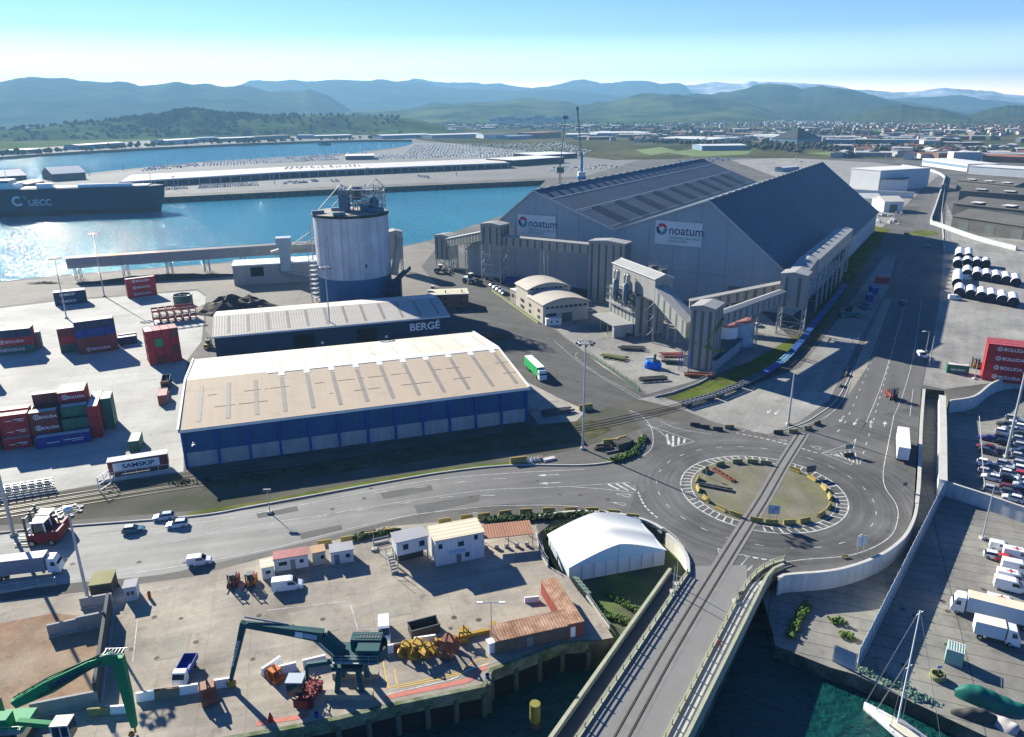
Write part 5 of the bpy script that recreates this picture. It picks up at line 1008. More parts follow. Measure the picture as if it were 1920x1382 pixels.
# left-middle stack
a = A12; o = off(G(65, 660), a, -12.2, 0)
for k, (c, t, lb) in enumerate((('green', 'NEWSFAX', 'green container with white lettering at the bottom of the left-edge stack'), ('red', 'BOLUDA', 'red lettered container in the middle of the left-edge stack'), ('navy', None, 'navy container with white roof on top of the left-edge stack'))): container(lb, o, a, 12.2, k, c, t)
for k in range(3): container('brown container behind the left-edge stack front, '+lv[k], off(o, a, .2, 2.6), a, 12.2, k, ('brown', 'brown', 'red')[k])
for k in range(2): container('grey container in the third row of the left-edge stack, '+lv[k], off(o, a, 1.5, 5.2), a, 12.2, k, 'grey')
# centre stack
o = G(149, 666); a = dirn(G(149, 666), G(219, 656))
for k, (c, t, lb) in enumerate((('brown', 'BOLUDA', 'brown-red lettered container at the bottom of the four-high stack'), ('brown', None, 'plain brown container second in the four-high stack'), ('blue', None, 'bright blue container third in the four-high stack'), ('navy', None, 'navy container with white roof on top of the four-high stack'))): container(lb, o, a, 12.2, k, c, t)
for k in range(4): container('navy container in the rear row of the four-high stack, '+lv[k], off(o, a, .3, 2.7), a, 12.2, k, ('grey', 'navy', 'navy', 'navy')[k])
o2 = off(o, a, -5.4, 5.6)
for k, (c, lb) in enumerate((('teal', 'teal-grey short container at the bottom left of the four-high stack'), ('red', 'bright red short container left of the four-high stack'), ('brown', 'faded dark red short container topping the left side of the four-high stack'))): container(lb, o2, a, 6.1, k, c)
container('lone short red container behind the four-high stack', off(o, a, 13, 9), a, 6.1, 0, 'red', None)
container('short navy container tucked right behind the four-high stack', off(o, a, 12.6, 5), a, 6.1, 0, 'navy', None)
# samskip pair, boluda triple
o = G(104, 574); a = dirn(o, G(167, 567))
for k in range(2): container(('lower', 'upper')[k]+' of two navy lettered containers by the quay apron', o, a, 12.2, k, 'navy', 'SAMSKIP')
for k in range(2): container('plain navy container behind the '+('lower', 'upper')[k]+' lettered navy one', off(o, a, .1, 2.6), a, 12.2, k, 'navy', None)
o = G(241, 560); a = dirn(o, G(300, 552))
for k in range(3): container('red lettered container in the isolated stack of three, '+('lowest', 'middle', 'topmost')[k], o, a, 12.2, k, 'red', 'BOLUDA')
# end-on wall of sixteen
o = G(282, 686); a = dirn(o, G(343, 676))
for i in range(4):
    for k in range(4):
        c = 'lime' if (i, k) == (1, 2) else ('red', 'brown', 'red', 'red')[(i+k*2) % 4]
        lb = 'bright green end panel container in the block of dark red ones' if c == 'lime' else ('dark red' if c == 'red' else 'brown-red')+' short container in the end-on block, '+('leftmost', 'second', 'third', 'rightmost')[i]+' column, '+lv[k]
        p = off(o, a, 2.52*i+2.44, 0); container(lb, p, a+rad(90), 6.1, k, c, None, 'end-on block of short containers', top=CM['pink'] if i else m_ctop)
# open racks
def rack(label, p, rot, L, lvl, c, group=None):
    t = thing('flat_rack', label, 'flat rack', (p[0], p[1], lvl*2.9), rot, group); W = 2.44
    mb = MB(); mb.box(0, L, 0, W, 0, .3); mb.build('floor', m_ctop if not lvl else m_dsteel, t)
    for x in (0, L-.2):
        mb = MB(); mb.box(x, x+.2, 0, .25, .3, 2.8); mb.box(x, x+.2, W-.25, W, .3, 2.8); mb.box(x, x+.2, .25, W-.25, 2.1, 2.8); mb.build('end_frame', CM[c], t)
    mb = MB(); mb.box(.2, L-.2, 0, .1, .3, .9); mb.box(.2, L-.2, W-.1, W, .3, .9); mb.build('side_rail', CM[c], t)
    return t
o = G(289, 610); a = dirn(G(289, 610), G(345, 603))
for i in range(6):
    for k in range(2): rack('red open flat rack in the front rack rows, '+('first', 'second', 'third', 'fourth', 'fifth', 'sixth')[i]+' from the left, '+('lower', 'upper')[k], off(o, a, 2.7*i+2.44, 0), a+rad(90), 6.1, k, 'red', 'stacked open flat racks')
for i in range(5): rack(('red' if i == 2 else 'grey')+' open rack in the rear row, number '+('one', 'two', 'three', 'four', 'five')[i]+' from the left', off(o, a, 2.7*i+5, 8), a+rad(90), 6.1, 0, 'red' if i == 2 else 'grey', 'rear flat racks')
t = thing('green_tank', 'round open-topped green tank behind the flat racks', 'tank', G(345, 573)); MB().lathe(0, 0, [(3.9, 0), (3.9, 4.6), (4.1, 4.6), (4.1, 4.9), (3.7, 4.9), (3.7, 4.2), (.01, 4.2)], 28).build('shell', CM['teal'], t); mb = MB(); mb.tube((0, 0, 0), (0, 0, 6), .2); mb.beam((-2, 0, 4.4), (2, 0, 4.4), .5, .6); mb.build('mixer', m_dsteel, t)
# line of three at the warehouse corner
o = G(315, 758); a = dirn(G(315, 758), G(331, 672))
container('short faded red container nearest in the line beside the warehouse', off(o, a, 0, 0), a, 6.1, 0, 'pink', None, top=CM['pink'])
rack('brown open rack between two containers beside the warehouse', off(o, a, 6.6, .1), a, 6.1, 0, 'rust')
container('short open grey-blue container at the far end of the line beside the warehouse', off(o, a, 13.2, 0), a, 6.1, 0, 'navy', None, open_=True)
# foreground cluster
o = G(69, 843); a = A12; cl_ = 'foreground container cluster'
container('long blue container lying in front of the foreground cluster', o, a, 12.2, 0, 'blue', 'BARS')
for k in range(3): container('brown-red container in the left bay behind the long blue one, '+lv[k], off(o, a, -.8, 2.9), a, 6.1, k, 'brown', 'BOLUDA' if k else None)
container('open-topped dark brown container behind the brown-red ones', off(o, a, -.6, 5.6), a, 6.1, 2, 'brown', None, open_=True)
for k in range(4): container('dark brown container with white roof in the third row, '+lv[k], off(o, a, -.4, 8.4), a, 6.1, k, 'brown', None)
for k in range(3): container('green container behind the long blue one, '+lv[k], off(o, a, 5.9, 3.2 if k < 2 else 4.4), a, 6.1, k, 'green' if k != 0 else 'brown', None, open_=(k == 1))
for j in range(3):
    for k in range(4 if j else 3): container('red container at the back of the foreground cluster, row '+('one', 'two', 'three')[j]+', '+lv[k], off(o, a, 5.4, 7.2+2.5*j), a, 6.1, k if j else k+1, 'red', 'BOLUDA' if j == 0 else None)
for j in range(2):
    for k in range(3): container('end-on red container at the right of the cluster, '+('near', 'far')[j]+' one, '+lv[k], off(o, a, 14.6+.1*j, 2.2+6.3*j), a+rad(90), 6.1, k, 'red', None)
for k in range(3): container('end-on green container at the far right of the cluster, '+lv[k], off(o, a, 17.2, 7), a+rad(90), 6.1, k, 'green', None)
o = G(10, 845)
for k in range(3): container('short red container with white bars left of the cluster, '+lv[k], off(o, a, -.2, 0 if not k else 1.2), a, 6.1, k, 'red', 'BARS')
for k in range(3): container('long red lettered container at the left back of the cluster, '+lv[k], off(o, a, -6.5, 5.4), a, 12.2, k, 'red', 'BOLUDA')
container('green container cut by the left frame edge', off(o, a, -7, .4), a, 6.1, 0, 'green', None); container('dark red container above the green one at the left frame edge', off(o, a, -7, .4), a, 6.1, 1, 'brown', None)
container('red container end cut by the left frame edge behind the cluster', G(-48, 728), a, 6.1, 0, 'red', None); container('upper red container end cut by the left frame edge', G(-48, 728), a, 6.1, 1, 'red', None)
container('lone green container with pale roof near the white lettered one', off(G(243, 849), A12, 2.44, 0), a+rad(86), 6.1, 0, 'green', None); 
# samskip white on frame
o = G(206, 897); a = dirn(o, G(314, 880)); t = thing('swap_body', 'white lettered swap body in a red frame on low trailer by the tracks', 'container', o, a)
MB().box(0, 12.6, 0, 2.5, .9, 3.9).build('body', CM['brown'], t); MB().box(1, 10.8, -.06, 0, 1.5, 3.5).build('side_panel', m_wht, t); MB().box(-.1, 12.7, -.1, 2.6, 3.91, 4.05).build('roof', m_ctop, t)
text('SAMSKIP', 1.5, 'lettering', m_ink, t, (2.9, -.1, 2.0), UP, .01, 1.2, .04); mb = MB(); mb.box(.2, 12.4, .3, 2.2, .5, .88)
for x in (1.5, 9, 10.4, 11.8):
    for y in (.1, 2.0): mb.tube((x, y, .5), (x, y+.35, .5), .5, n=12)
mb.build('chassis', m_dsteel, t)
t = thing('fence', 'low pale mesh fence panels in front of the white swap body', 'fence', o, a); mb = MB()
for k in range(7): mb.beam((-1+2.3*k, -1.6, 0), (-1+2.3*k, -1.6, 2), .1)
for z in (.1, .7, 2): mb.beam((-1, -1.6, z), (12.8, -1.6, z), .07)
mb.build('frame', m_wht, t); MB().box(-2, 13.5, -1.9, -1.5, 0, .7).build('base', m_kerb, t)
t = thing('mesh_fence', 'upright pale mesh panel standing by the rails', 'fence', G(187, 922), a+rad(60)); mb = MB(); mb.beam((0, 0, 0), (0, 0, 3.4), .15); mb.beam((4, 0, 0), (4, 0, 3.4), .15)
for z in (0.2, 1.7, 3.4): mb.beam((0, 0, z), (4, 0, z), .12)
mb.beam((0, 0, 0), (4, 0, 3.4), .08); mb.build('frame', m_wht, t)
for k in range(3):
    t = thing('trailer_chassis', 'grey skeletal trailer in the pile by the tracks, '+('lowest', 'middle', 'top')[k], 'trailer', G(-22, 938)+Vector((0, 0, .15+.75*k)), A12, 'pile of skeletal trailers'); mb = MB()
    for y in (.6, 1.8): mb.beam((0, y, .4), (12.4, y, .4), .2, .35)
    for i in range(9): mb.beam((i*1.5+.1, 0, .45), (i*1.5+.1, 2.4, .45), .15)
    mb.build('frame', m_steel, t)
for x in (0,): pass
# right-hand containers
o = G(1840, 712); a = dirn(G(1840, 712), G(1920, 722))
for j in range(3):
    for k in range(4): container('red lettered container in the big right-edge stack, '+('front', 'middle', 'rear')[j]+' row, '+lv[k], off(o, a, .15*j, 2.6*j), a, 12.2, k, 'red', 'BOLUDA' if j == 0 else None, top=CM['pink'] if 0 else paint('faded_red', (.42, .08, .09)))
container('short green lettered container standing alone by the concrete wall', G(1774, 699), dirn(G(1774, 699), G(1812, 703)), 6.1, 0, 'green', 'NEWSFAX')
# tower tubes
m_tube = mat('tube_white', (.72, .73, .74), .4, .04, .3); m_tend = mat('tube_end_cover', (.012, .018, .035), .6, .1, .5)
TP = [(1797, 556, 12, 0), (1818, 560, 12, 0), (1838, 564, 12, 0), (1857, 567, 12, 0), (1877, 571, 12, 0), (1898, 575, 12, 0), (1793, 538, 26, 0), (1812, 520, 13, 1), (1830, 524, 13, 1), (1848, 527, 13, 1), (1866, 530, 13, 1), (1885, 533, 13, 1), (1903, 537, 13, 1), (1794, 501, 10, 2), (1812, 499, 10, 2), (1830, 500, 9, 2), (1847, 501, 9, 2), (1797, 487, 20, 3), (1814, 488, 20, 3)]
on = ['first', 'second', 'third', 'fourth', 'fifth', 'sixth', 'seventh']; cnt = {}
for (px, py, L, r_) in TP:
    cnt[r_] = cnt.get(r_, 0)+1; p = G(px, py+2); t = thing('tower_tube', 'white turbine tower tube with dark end, '+on[cnt[r_]-1]+' from the left in the '+('nearest', 'second', 'third', 'farthest')[r_]+' row', 'steel tube', p, rad(60), 'white tower tubes on the storage ground')
    MB().tube((0, 0, 2.3), (L, 0, 2.3), 2.1, n=24, cap=False).build('shell', m_tube, t); MB().tube((-.15, 0, 2.3), (0, 0, 2.3), 2.14, n=24).build('end_cover', m_tend, t); MB().tube((L, 0, 2.3), (L+.1, 0, 2.3), 2.1, n=24).build('end_cover', m_tend, t); mb = MB(); mb.box(1, 1.6, -1.6, 1.6, 0, .5); mb.box(L-2, L-1.4, -1.6, 1.6, 0, .5); mb.build('cradle', m_dsteel, t)
# ---------------------------------------------------------------- lamp masts
m_pole = mat('mast_paint', (.42, .43, .44), .5, .1, .3, metal=.2)
def mast(label, b, ty, kind, z=0.0, r=.28, group='floodlight masts'):
    p = G(*b, z); H = HT(p, ty) - z; t = thing('lamp_post', label, 'lamp post', p, 0, None)
    MB().tube((0, 0, 0), (0, 0, H), r, r*.5, n=10).build('mast', m_pole, t); MB().box(-.5, .5, -.5, .5, 0, .5).build('base', m_kerb, t)
    if kind == 'ring':
        mb = MB(); mb.lathe(0, 0, [(1.7, H-.3), (1.85, H-.3), (1.85, H-.15), (1.7, H-.15)], 20)
        for i in range(8): a = i*math.pi/4; mb.beam((0, 0, H), (1.8*math.cos(a), 1.8*math.sin(a), H-.2), .1)
        mb.build('ring', m_pole, t); 
        for i in range(8): a = i*math.pi/4; MB().cbox(2*math.cos(a), 2*math.sin(a), H-.7, .7, .5, .5, a).build('floodlight', m_dsteel, t)
        MB().lathe(0, 0, [(.7, H), (.7, H+.3), (.1, H+.5)], 14).build('hood', m_wht, t) if H < 21 else None
    elif kind == 'arm':
        MB().tube((0, 0, H), (-1.8, -.4, H+.3), .09, n=6).build('arm', m_pole, t); MB().cbox(-2.1, -.45, H+.2, 1, .35, .18, .2).build('lamp_head', m_wht, t)
    elif kind == 'twin':
        MB().tube((-1.6, 0, H), (1.6, 0, H), .08, n=6).build('arm', m_pole, t)
        for s in (-1, 1): MB().cbox(1.7*s, 0, H-.05, .9, .35, .18).build('lamp_head', m_wht, t)
    elif kind == 'flood':
        MB().cbox(0, 0, H, 1.6, .5, .6).build('lamp_head', m_dsteel, t)
    return t
mast('tall ring-headed mast at the grass corner left of the roundabout', (1092.5, 842), 640, 'ring'); mast('tall ring-headed mast at the near edge of the container yard, cut by the frame', (26, 1004), 560, 'ring', r=.36)
mast('short thick ring-headed mast with a white hood beside the entrance cabin', (165, 1124), 955, 'ring', r=.3); mast('tall mast standing by the white ground diamond on the yard', (196, 556), 437, 'ring'); mast('tall ring-headed mast behind the four-high stack', (125, 597), 482, 'ring')
mast('tall grey pole in front of the navy warehouse', (622, 648), 500, 'ring'); mast('plain pole at the level crossing above the roundabout', (1477.5, 796), 700, 'none', r=.3); mast('tall white pole in the car park at the right edge', (1886, 857), 560, 'ring', LZ, .34)
mast('thin white pole on the lower car park behind the blue wall', (1842, 1010), 916, 'none', LZ, .16); mast('curved-arm street lamp beside the right road', (1736, 660), 622, 'arm', r=.14); mast('white pole beside the small white van', (1742, 686), 630, 'none', r=.2); mast('double-armed lamp on the central strip of the right road', (1597, 652), 634, 'twin', r=.12)
mast('short lamp behind the kerb of the main road', (506, 962), 922, 'flood', r=.12); mast('slim double-headed lamp pole at the rusty shed', (922, 1215), 1130, 'twin', r=.1); mast('slim grey post by the yard fence', (702, 1032), 984, 'none', r=.08); mast('thin white pole beside the red container stack', (1827, 711), 658, 'none', r=.12)
mast('thin pole at the left parapet of the bridge', (1262, 1112), 1062, 'none', r=.12); mast('second thin pole at the left parapet of the bridge', (1268, 1098), 1050, 'none', r=.1); mast('slim rod on the right parapet of the bridge', (1380, 1130), 1093, 'none', r=.08); mast('low white lamp post below the snow-white shed in the far paving', (1646, 330), 300, 'none', r=.2)
# ---------------------------------------------------------------- barriers
m_by = mat('yellow_barrier_paint', (.36, .25, .045), .8, .18, 1.5, c2=(.25, .22, .10), c2sc=1.2); m_bg = mat('mossy_yellow_barrier', (.30, .30, .09), .85, .2, 1.5, c2=(.16, .16, .12), c2sc=1.5); m_bk = mat('weathered_concrete_block', (.07, .068, .06), .9, .2, 1.5)
def barrier_mesh(L): mb = MB(); mb.xextr([(-.35, 0), (.35, 0), (.35, .25), (.16, .5), (.13, 1.0), (-.13, 1.0), (-.16, .5), (-.35, .25)], -L/2, L/2); return mb.mesh('concrete_barrier', [m_by])
bm2 = barrier_mesh(2.5)
def barrier(label, px, py, rot, m, z=0.0, group=None, s=1.0):
    o = bpy.data.objects.new('concrete_barrier', bm2); col.objects.link(o); o.location = G(px, py, z); o.rotation_euler.z = rot; o.scale = (s, s, s); slotset(o, [m]); return tag(o, label, 'barrier', group)
isl = [(1322, 884), (1350, 873), (1382, 868), (1410, 866), (1437, 868), (1308, 901), (1305, 919), (1322, 939), (1351, 957), (1377, 971), (1492, 883), (1528, 898), (1552, 917), (1564, 935), (1566, 955), (1549, 971), (1513, 982), (1482, 985), (1446, 980), (1418, 981)]
for i, (x, y) in enumerate(isl):
    p = G(x, y); an = math.atan2(p.y-CY, p.x-CX); r_ = 13.9; q = Vector((CX+r_*math.cos(an), CY+r_*math.sin(an), 0))
    o = bpy.data.objects.new('concrete_barrier', bm2); col.objects.link(o); o.location = q; o.rotation_euler.z = an+math.pi/2; slotset(o, [m_bg if i < 5 else m_by]); tag(o, ('mossy' if i < 5 else 'yellow')+' concrete barrier in the ring of the roundabout island', 'barrier', 'mossy island barriers' if i < 5 else 'yellow island barriers')
for i, (x, y) in enumerate(((609, 1021), (652, 1014), (696, 1006), (732, 999), (834, 980), (875, 973), (907, 970), (947, 965), (986, 962), (1029, 960), (1070, 959), (1110, 960), (1150, 964), (1186, 972))):
    barrier('yellow concrete block in the line along the near edge of the main road', x, y, rad(14 if x < 950 else (5 if x < 1050 else -12 if x > 1120 else 0)), m_by, 0, 'yellow roadside blocks', 1.05)
for i, (x, y, r_, m, lb) in enumerate(((1303, 799, -14, m_bk, 'dark'), (1321, 803, -14, m_bk, 'dark'), (1346, 807, -12, m_bk, 'dark'), (1367, 803, 0, m_bg, 'lone yellow-green'), (1459, 813, 0, m_bk, 'brown dark-faced'), (1487, 811, 0, m_bg, 'mossy dark-faced'), (1514, 805, 20, m_bg, 'mossy angled'), (1532, 796, 35, m_bk, 'dark angled'), (1588, 692, 60, m_bg, 'farthest verge'), (1586, 704, 60, m_bg, 'middle verge'), (1575, 724, 60, m_bg, 'nearest verge'))):
    barrier(lb+' concrete block beside the '+('left mouth' if i < 4 else 'track crossing' if i < 8 else 'right road')+' of the roundabout', x, y, rad(r_), m, 0, 'dark blocks at the left mouth' if i < 3 else None)
for i, (x, y, r_) in enumerate(((972, 868, 14), (1098, 768, 18), (1162, 830, 30), (1145, 834, 5), (1170, 841, 30))):
    barrier(('long yellow block by the white posts', 'yellow-grey block by the tracks', 'yellow block on the pile by the tall mast', 'second yellow block on the pile by the tall mast', 'grey block on the pile by the tall mast')[i], x, y, rad(r_), m_by if i != 4 else m_bk, 0, None, 1.6)
for i in range(4):
    t = tag(MB().lathe(0, 0, [(.35, 0), (.3, .6), (.05, 1.6)], 10).build('bollard', m_wht, None, G(991+i*6.5, 867-i*1.2)), 'small white cone post beside the long yellow block', 'bollard', 'white cone posts')
# steel beams & reels on the island and corner
for i, (p0, p1, m, lb) in enumerate((((1335, 881), (1372, 904), CM['rust'], 'rusty red steel ladder frame lying on the island'), ((1310, 911), (1372, 923), m_dsteel, 'long dark steel girder lying on the island'))):
    a_ = G(*p0); b_ = G(*p1); t = thing('steel_girder', lb, 'steel girder', a_, dirn(a_, b_)); L = (b_-a_).length; mb = MB()
    for y in (0, .9): mb.beam((0, y, .3), (L, y, .3), .25, .45)
    for k in range(6): mb.beam((L*k/5, 0, .3), (L*k/5, .9, .3), .2, .3)
    mb.build('frame', m, t)
t = thing('cable_coil', 'black cable coil lying by the foot of the tall mast', 'cable coil', G(1132, 842)); mb = MB()
for k in range(5):
    P = [(2.6*math.cos(a)*(1-.06*k), 1.5*math.sin(a)*(1-.06*k), .15+.16*k) for a in [i*math.pi/9 for i in range(19)]]
    for u, v in zip(P[:-1], P[1:]): mb.tube(u, v, .1, n=5, cap=False)
mb.build('coil', m_bk, t)
for i, (x, y, lb, sz) in enumerate(((1168, 835, 'stack of grey concrete sleepers by the tall mast', (5, 2.2, 1.5)), (1150, 845, 'low dark steel grate leaning by the tall mast', (5, 2, .4)), (1005, 862, 'brown sack heap by the white posts', (3.5, 1.2, .6)), (1030, 862, 'white rubble heap by the white posts', (3, 1.2, .5)))):
    mb = MB(); R2 = random.Random(i)
    for k in range(6): mb.cbox(R2.uniform(-.2, .2), (k % 3-1)*sz[1]/3, (k//3)*sz[2]/2, sz[0]*R2.uniform(.85, 1), sz[1]/3.3, sz[2]/2.2, R2.uniform(-.05, .05))
    o = mb.build('material_pile', (m_bk, m_dsteel, m_brown, m_ctop)[i], None, G(x, y), rad(25)); tag(o, lb, 'material pile')
# ---------------------------------------------------------------- road signs
def sign(label, b, ty, wd, ht, mface, rot=0, legs=2, z=0):
    p = G(*b, z); H = HT(p, ty)-z; t = thing('road_sign', label, 'road sign', p, rot)
    for s in ((-1, 1) if legs == 2 else (0,)): MB().tube((s*wd*.3, 0, 0), (s*wd*.3, 0, H), .07, n=6).build('post', m_steel, t)
    f = MB().box(-wd/2, wd/2, -.1, -.05, H-ht, H).build('board', mface, t); return t, H, f
m_bsg = mat('sign_blue', (.03, .11, .36), .5, .05, .5); m_gsg = mat('sign_grey', (.35, .40, .45), .5, .05, .5)
t, H, f = sign('grey direction board with rings on the near side of the island', (1448, 982), 947, 2.3, 2.0, m_gsg, rad(-8)); mb = MB()
for (x, z, r_) in ((.4, H-.6, .35), (-.3, H-1.4, .28)):
    for i in range(10): a0, a1 = i*.628, (i+1)*.628; mb.add([(x+q*math.cos(a), -.12, z+q*math.sin(a)) for q, a in ((r_*.6, a0), (r_, a0), (r_, a1), (r_*.6, a1))], [(0, 1, 2, 3)])
mb.box(-.9, .9, -.125, -.1, H-1.0, H-.92); mb.build('symbol', m_bsg, f)
sign('dark-backed direction board behind the island barriers', (1519, 893), 873, 2.4, 1.6, m_dsteel, rad(12)); t, H, f = sign('tilted twin-panel direction sign on the right edge of the roundabout', (1612, 1040), 1005, 2.5, 2.0, m_gsg, rad(22)); MB().box(-.05, .05, -.13, -.1, H-2, H).build('divider', m_bsg, f)
sign('green-grey direction sign planted on the splitter island', (1590, 853), 833, 1.9, 1.2, mat('sign_grey_green', (.16, .22, .2), .6, .1, .5), rad(5)); barrier('dark sign ballast block on the splitter island', 1591, 856, rad(5), m_bk)
sign('small triangular warning sign at the right kerb', (1694, 924), 904, .9, .9, m_dsteel, 0, 1); sign('small yellow board at the lower kerb of the roundabout', (1583, 1045), 1040, 1.4, .4, m_by, rad(15)); sign('grey post sign at the left of the island', (1324, 894), 874, .6, .6, m_dsteel, 0, 1); sign('tiny white sign at the road edge behind the cabins', (891, 972), 961, 1, .8, m_wht, 0, 1); sign('red sign by the hedge of the main road', (1050, 968), 960, 1.1, .7, CM['red'], 0, 1)
# ---------------------------------------------------------------- walls and fences on the right
m_pw = mat('pale_precast_wall', (.42, .45, .46), .8, .08, .3, fine=2, corr=('X', 1.6, .02), stretch=(.7, .7, .06), streak=.14); m_cap = mat('wall_cap_concrete', (.45, .44, .40), .9, .1, .4)
def wall(name, label, pts, th, z0, z1, m, cap=True, cat='wall'):
    P = resample([tuple(p)[:2] for p in pts], 1.5); o0 = P[0]; t = thing(name, label, cat, (0, 0, 0)); MB().ribbon(P, th, z0, z1).build('wall', m, t)
    if cap: MB().ribbon(P, th+.25, z1+.01, z1+.16).build('coping', m_cap, t)
    return t
wall('retaining_wall', 'curved pale retaining wall round the lower right of the roundabout', smooth([p+Vector((.35, -.95, 0)) for p in GL([(1452, 1086), (1466, 1080), (1560, 1071), (1636, 1046), (1682, 1014), (1703, 980), (1711, 948)])], 5), .35, -3.2, .9, m_pw)
wall('retaining_wall', 'straight concrete wall between the right road and the sunken lane', smooth([p+Vector((.8, 0, 0)) for p in GL([(1711, 948), (1716, 900), (1721, 800), (1727, 732)])], 5), .5, -3.2, .5, m_kerb)
wall('boundary_wall', 'thick white-topped wall between the sunken lane and the car park', GL([(1767, 742), (1768, 800), (1768, 905)], 1.2), 1.5, LZ, 1.2, mat('white_wall_top', (.60, .60, .59), .85, .08, .3))
wall('boundary_wall', 'long pale-blue wall across the lower car park facing the viewer', GL([(1770, 905+24), (1845, 932+22), (1960, 985+10)], LZ), .3, LZ, LZ+3.4, m_pw)
wall('boundary_wall', 'curved white wall closing the car park below the red containers', smooth(GL([(1781, 757), (1826, 749), (1858, 725), (1890, 714), (1935, 713)], 0), 6), .35, -3.2, 1.0, m_pw)
t = thing('boundary_fence', 'long pale panelled fence running down to the right-hand quay', 'fence', (0, 0, 0)); A_, B_ = G(1768, 925, LZ), G(1601, 1262, LZ); q = resample([tuple(A_)[:2], (tuple(B_)[:2])], 2.5)
MB().ribbon(q, .6, LZ, LZ+.5).build('footing', m_kerb, t); MB().ribbon(q, .06, LZ+.5, LZ+3.4).build('panel', mat('fence_mesh_panel', (.50, .55, .60), .4, .05, .3, corr=('X', .4, .1)), t)
mb = MB()
for p in q: mb.box(p.x-.08, p.x+.08, p.y-.08, p.y+.08, LZ, LZ+3.6)
mb.build('posts', m_steel, t)
mb = MB(); g0 = G(1561, 1240, LZ); mb = MB(); t = thing('metal_gate', 'grey mesh gate beside the end of the long fence at the quay', 'gate', g0, dirn(g0, G(1588, 1252, LZ)))
for x in (0, 1.7, 3.4): mb.beam((x, 0, 0), (x, 0, 3.2), .1)
for z in (.1, 1, 2.2, 3.2): mb.beam((0, 0, z), (3.4, 0, z), .08)
mb.build('frame', m_steel, t); MB().box(.1, 3.3, -.01, .01, .15, 3.1).build('mesh_panel', m_gsg, t)
wall('retaining_wall', 'inner curved white wall between the main road and the tent hollow', smooth(GL([(1250, 1005), (1272, 1025), (1288, 1050), (1290, 1082)]), 6), .4, -2.4, .5, mat('cream_wall', (.6, .58, .5), .85, .08, .3))
wall('road_parapet', 'low grey kerb wall along the road above the white tent', smooth(GL([(1010, 972), (1080, 963), (1150, 967), (1210, 980), (1250, 1002)]), 6), .3, -.5, .55, m_kerb)
# ---------------------------------------------------------------- bridge parapets
m_pg = mat('pale_green_concrete', (.33, .345, .22), .85, .12, .5, fine=2, c2=(.36, .35, .27), c2sc=.4)
br = thing('bridge_parapet', 'pale green outer parapet beam on the left side of the bridge', 'parapet'); MB().ribbon(GL([(1256, 1074), (1038, 1384), (955, 1502)]), .55, -1.6, 1.0).build('beam', m_pg, br)
br = thing('bridge_parapet', 'pale green outer parapet beam on the right side of the bridge', 'parapet'); MB().ribbon(GL([(1224, 1502), (1290, 1384), (1436, 1090), (1450, 1074), (1468, 1066)]), .5, -1.6, 1.1).build('beam', m_pg, br)
def railing(label, pts, h=1.15, step=2.6):
    t = thing('bridge_railing', label, 'railing'); P = resample([tuple(p)[:2] for p in pts], step); MB().ribbon(pts2 if 0 else [tuple(p)[:2] for p in pts], .45, 0, .35).build('kerb_beam', m_pg, t); mb = MB()
    for p, q2 in zip(P[:-1], P[1:]):
        for z in (.65, 1.05): mb.beam((p.x, p.y, z), (q2.x, q2.y, z), .14)
    mb.build('rail', m_pg, t); mb = MB()
    for p in P: mb.box(p.x-.09, p.x+.09, p.y-.09, p.y+.09, .3, 1.25)
    mb.build('posts', m_pg, t)
railing('pale green railing between footway and roadway on the left of the bridge', GL([(1288, 1078), (1280, 1090), (1085, 1384), (1008, 1500)])); railing('pale green railing between roadway and footway on the right of the bridge', smooth(GL([(1470, 1052), (1440, 1062), (1410, 1085), (1378, 1135), (1248, 1384), (1190, 1500)]), 6))
tag(MB().sheet([tuple(p) for p in GL([(1246, 1384), (1288, 1384), (1434, 1088), (1400, 1095)])], .054).build('bridge_footway', m_kerb), kind='structure')
mb = MB()
for (x, y) in ((1180, 1215), (1330, 1250), (1110, 1330), (1275, 1330)): p = G(x, y, -5); mb.cbox(p.x, p.y, -8, 4, 1.6, 8, rad(60))
# quay piles below the yard deck
for i in range(26):
    pass
P = resample([tuple(p)[:2] for p in yardedge], 4.2)
for i, p in enumerate(P): tag(MB().tube((0, 0, -3.4), (0, 0, 3.2), .45, n=8).build('quay_pile', m_wall, None, (p.x, p.y-.2, -4.4)), 'round concrete pile under the edge of the foreground quay', 'pile', 'piles under the foreground quay')
tag(MB().ribbon([(p.x, p.y-.12) for p in P], .1, -6.8, -1.9).build('quay_shade_band', m_droof, None), 'black band painted as the shade under the deck of the foreground quay', 'quay shade band')  # flat dark ribbon: shade under the deck painted in, no real recess
tag(MB().ribbon(P, .7, -1.9, .1).build('quay_edge_beam', mat('mossy_quay_beam', (.20, .21, .15), .9, .25, .6, c2=(.08, .11, .04), c2sc=.5), None), 'mossy concrete edge beam of the foreground quay', 'quay edge')
o = thing('yellow_pile', 'rusty yellow mooring pile standing in the dark water', 'mooring pile', G(1003, 1360, -5)); MB().tube((0, 0, -2), (0, 0, 1), .75, n=16).build('lower_tube', m_bk, o); MB().tube((0, 0, 1), (0, 0, 4), .78, n=16).build('upper_tube', mat('faded_yellow_steel', (.20, .19, .04), .7, .2, .8), o)
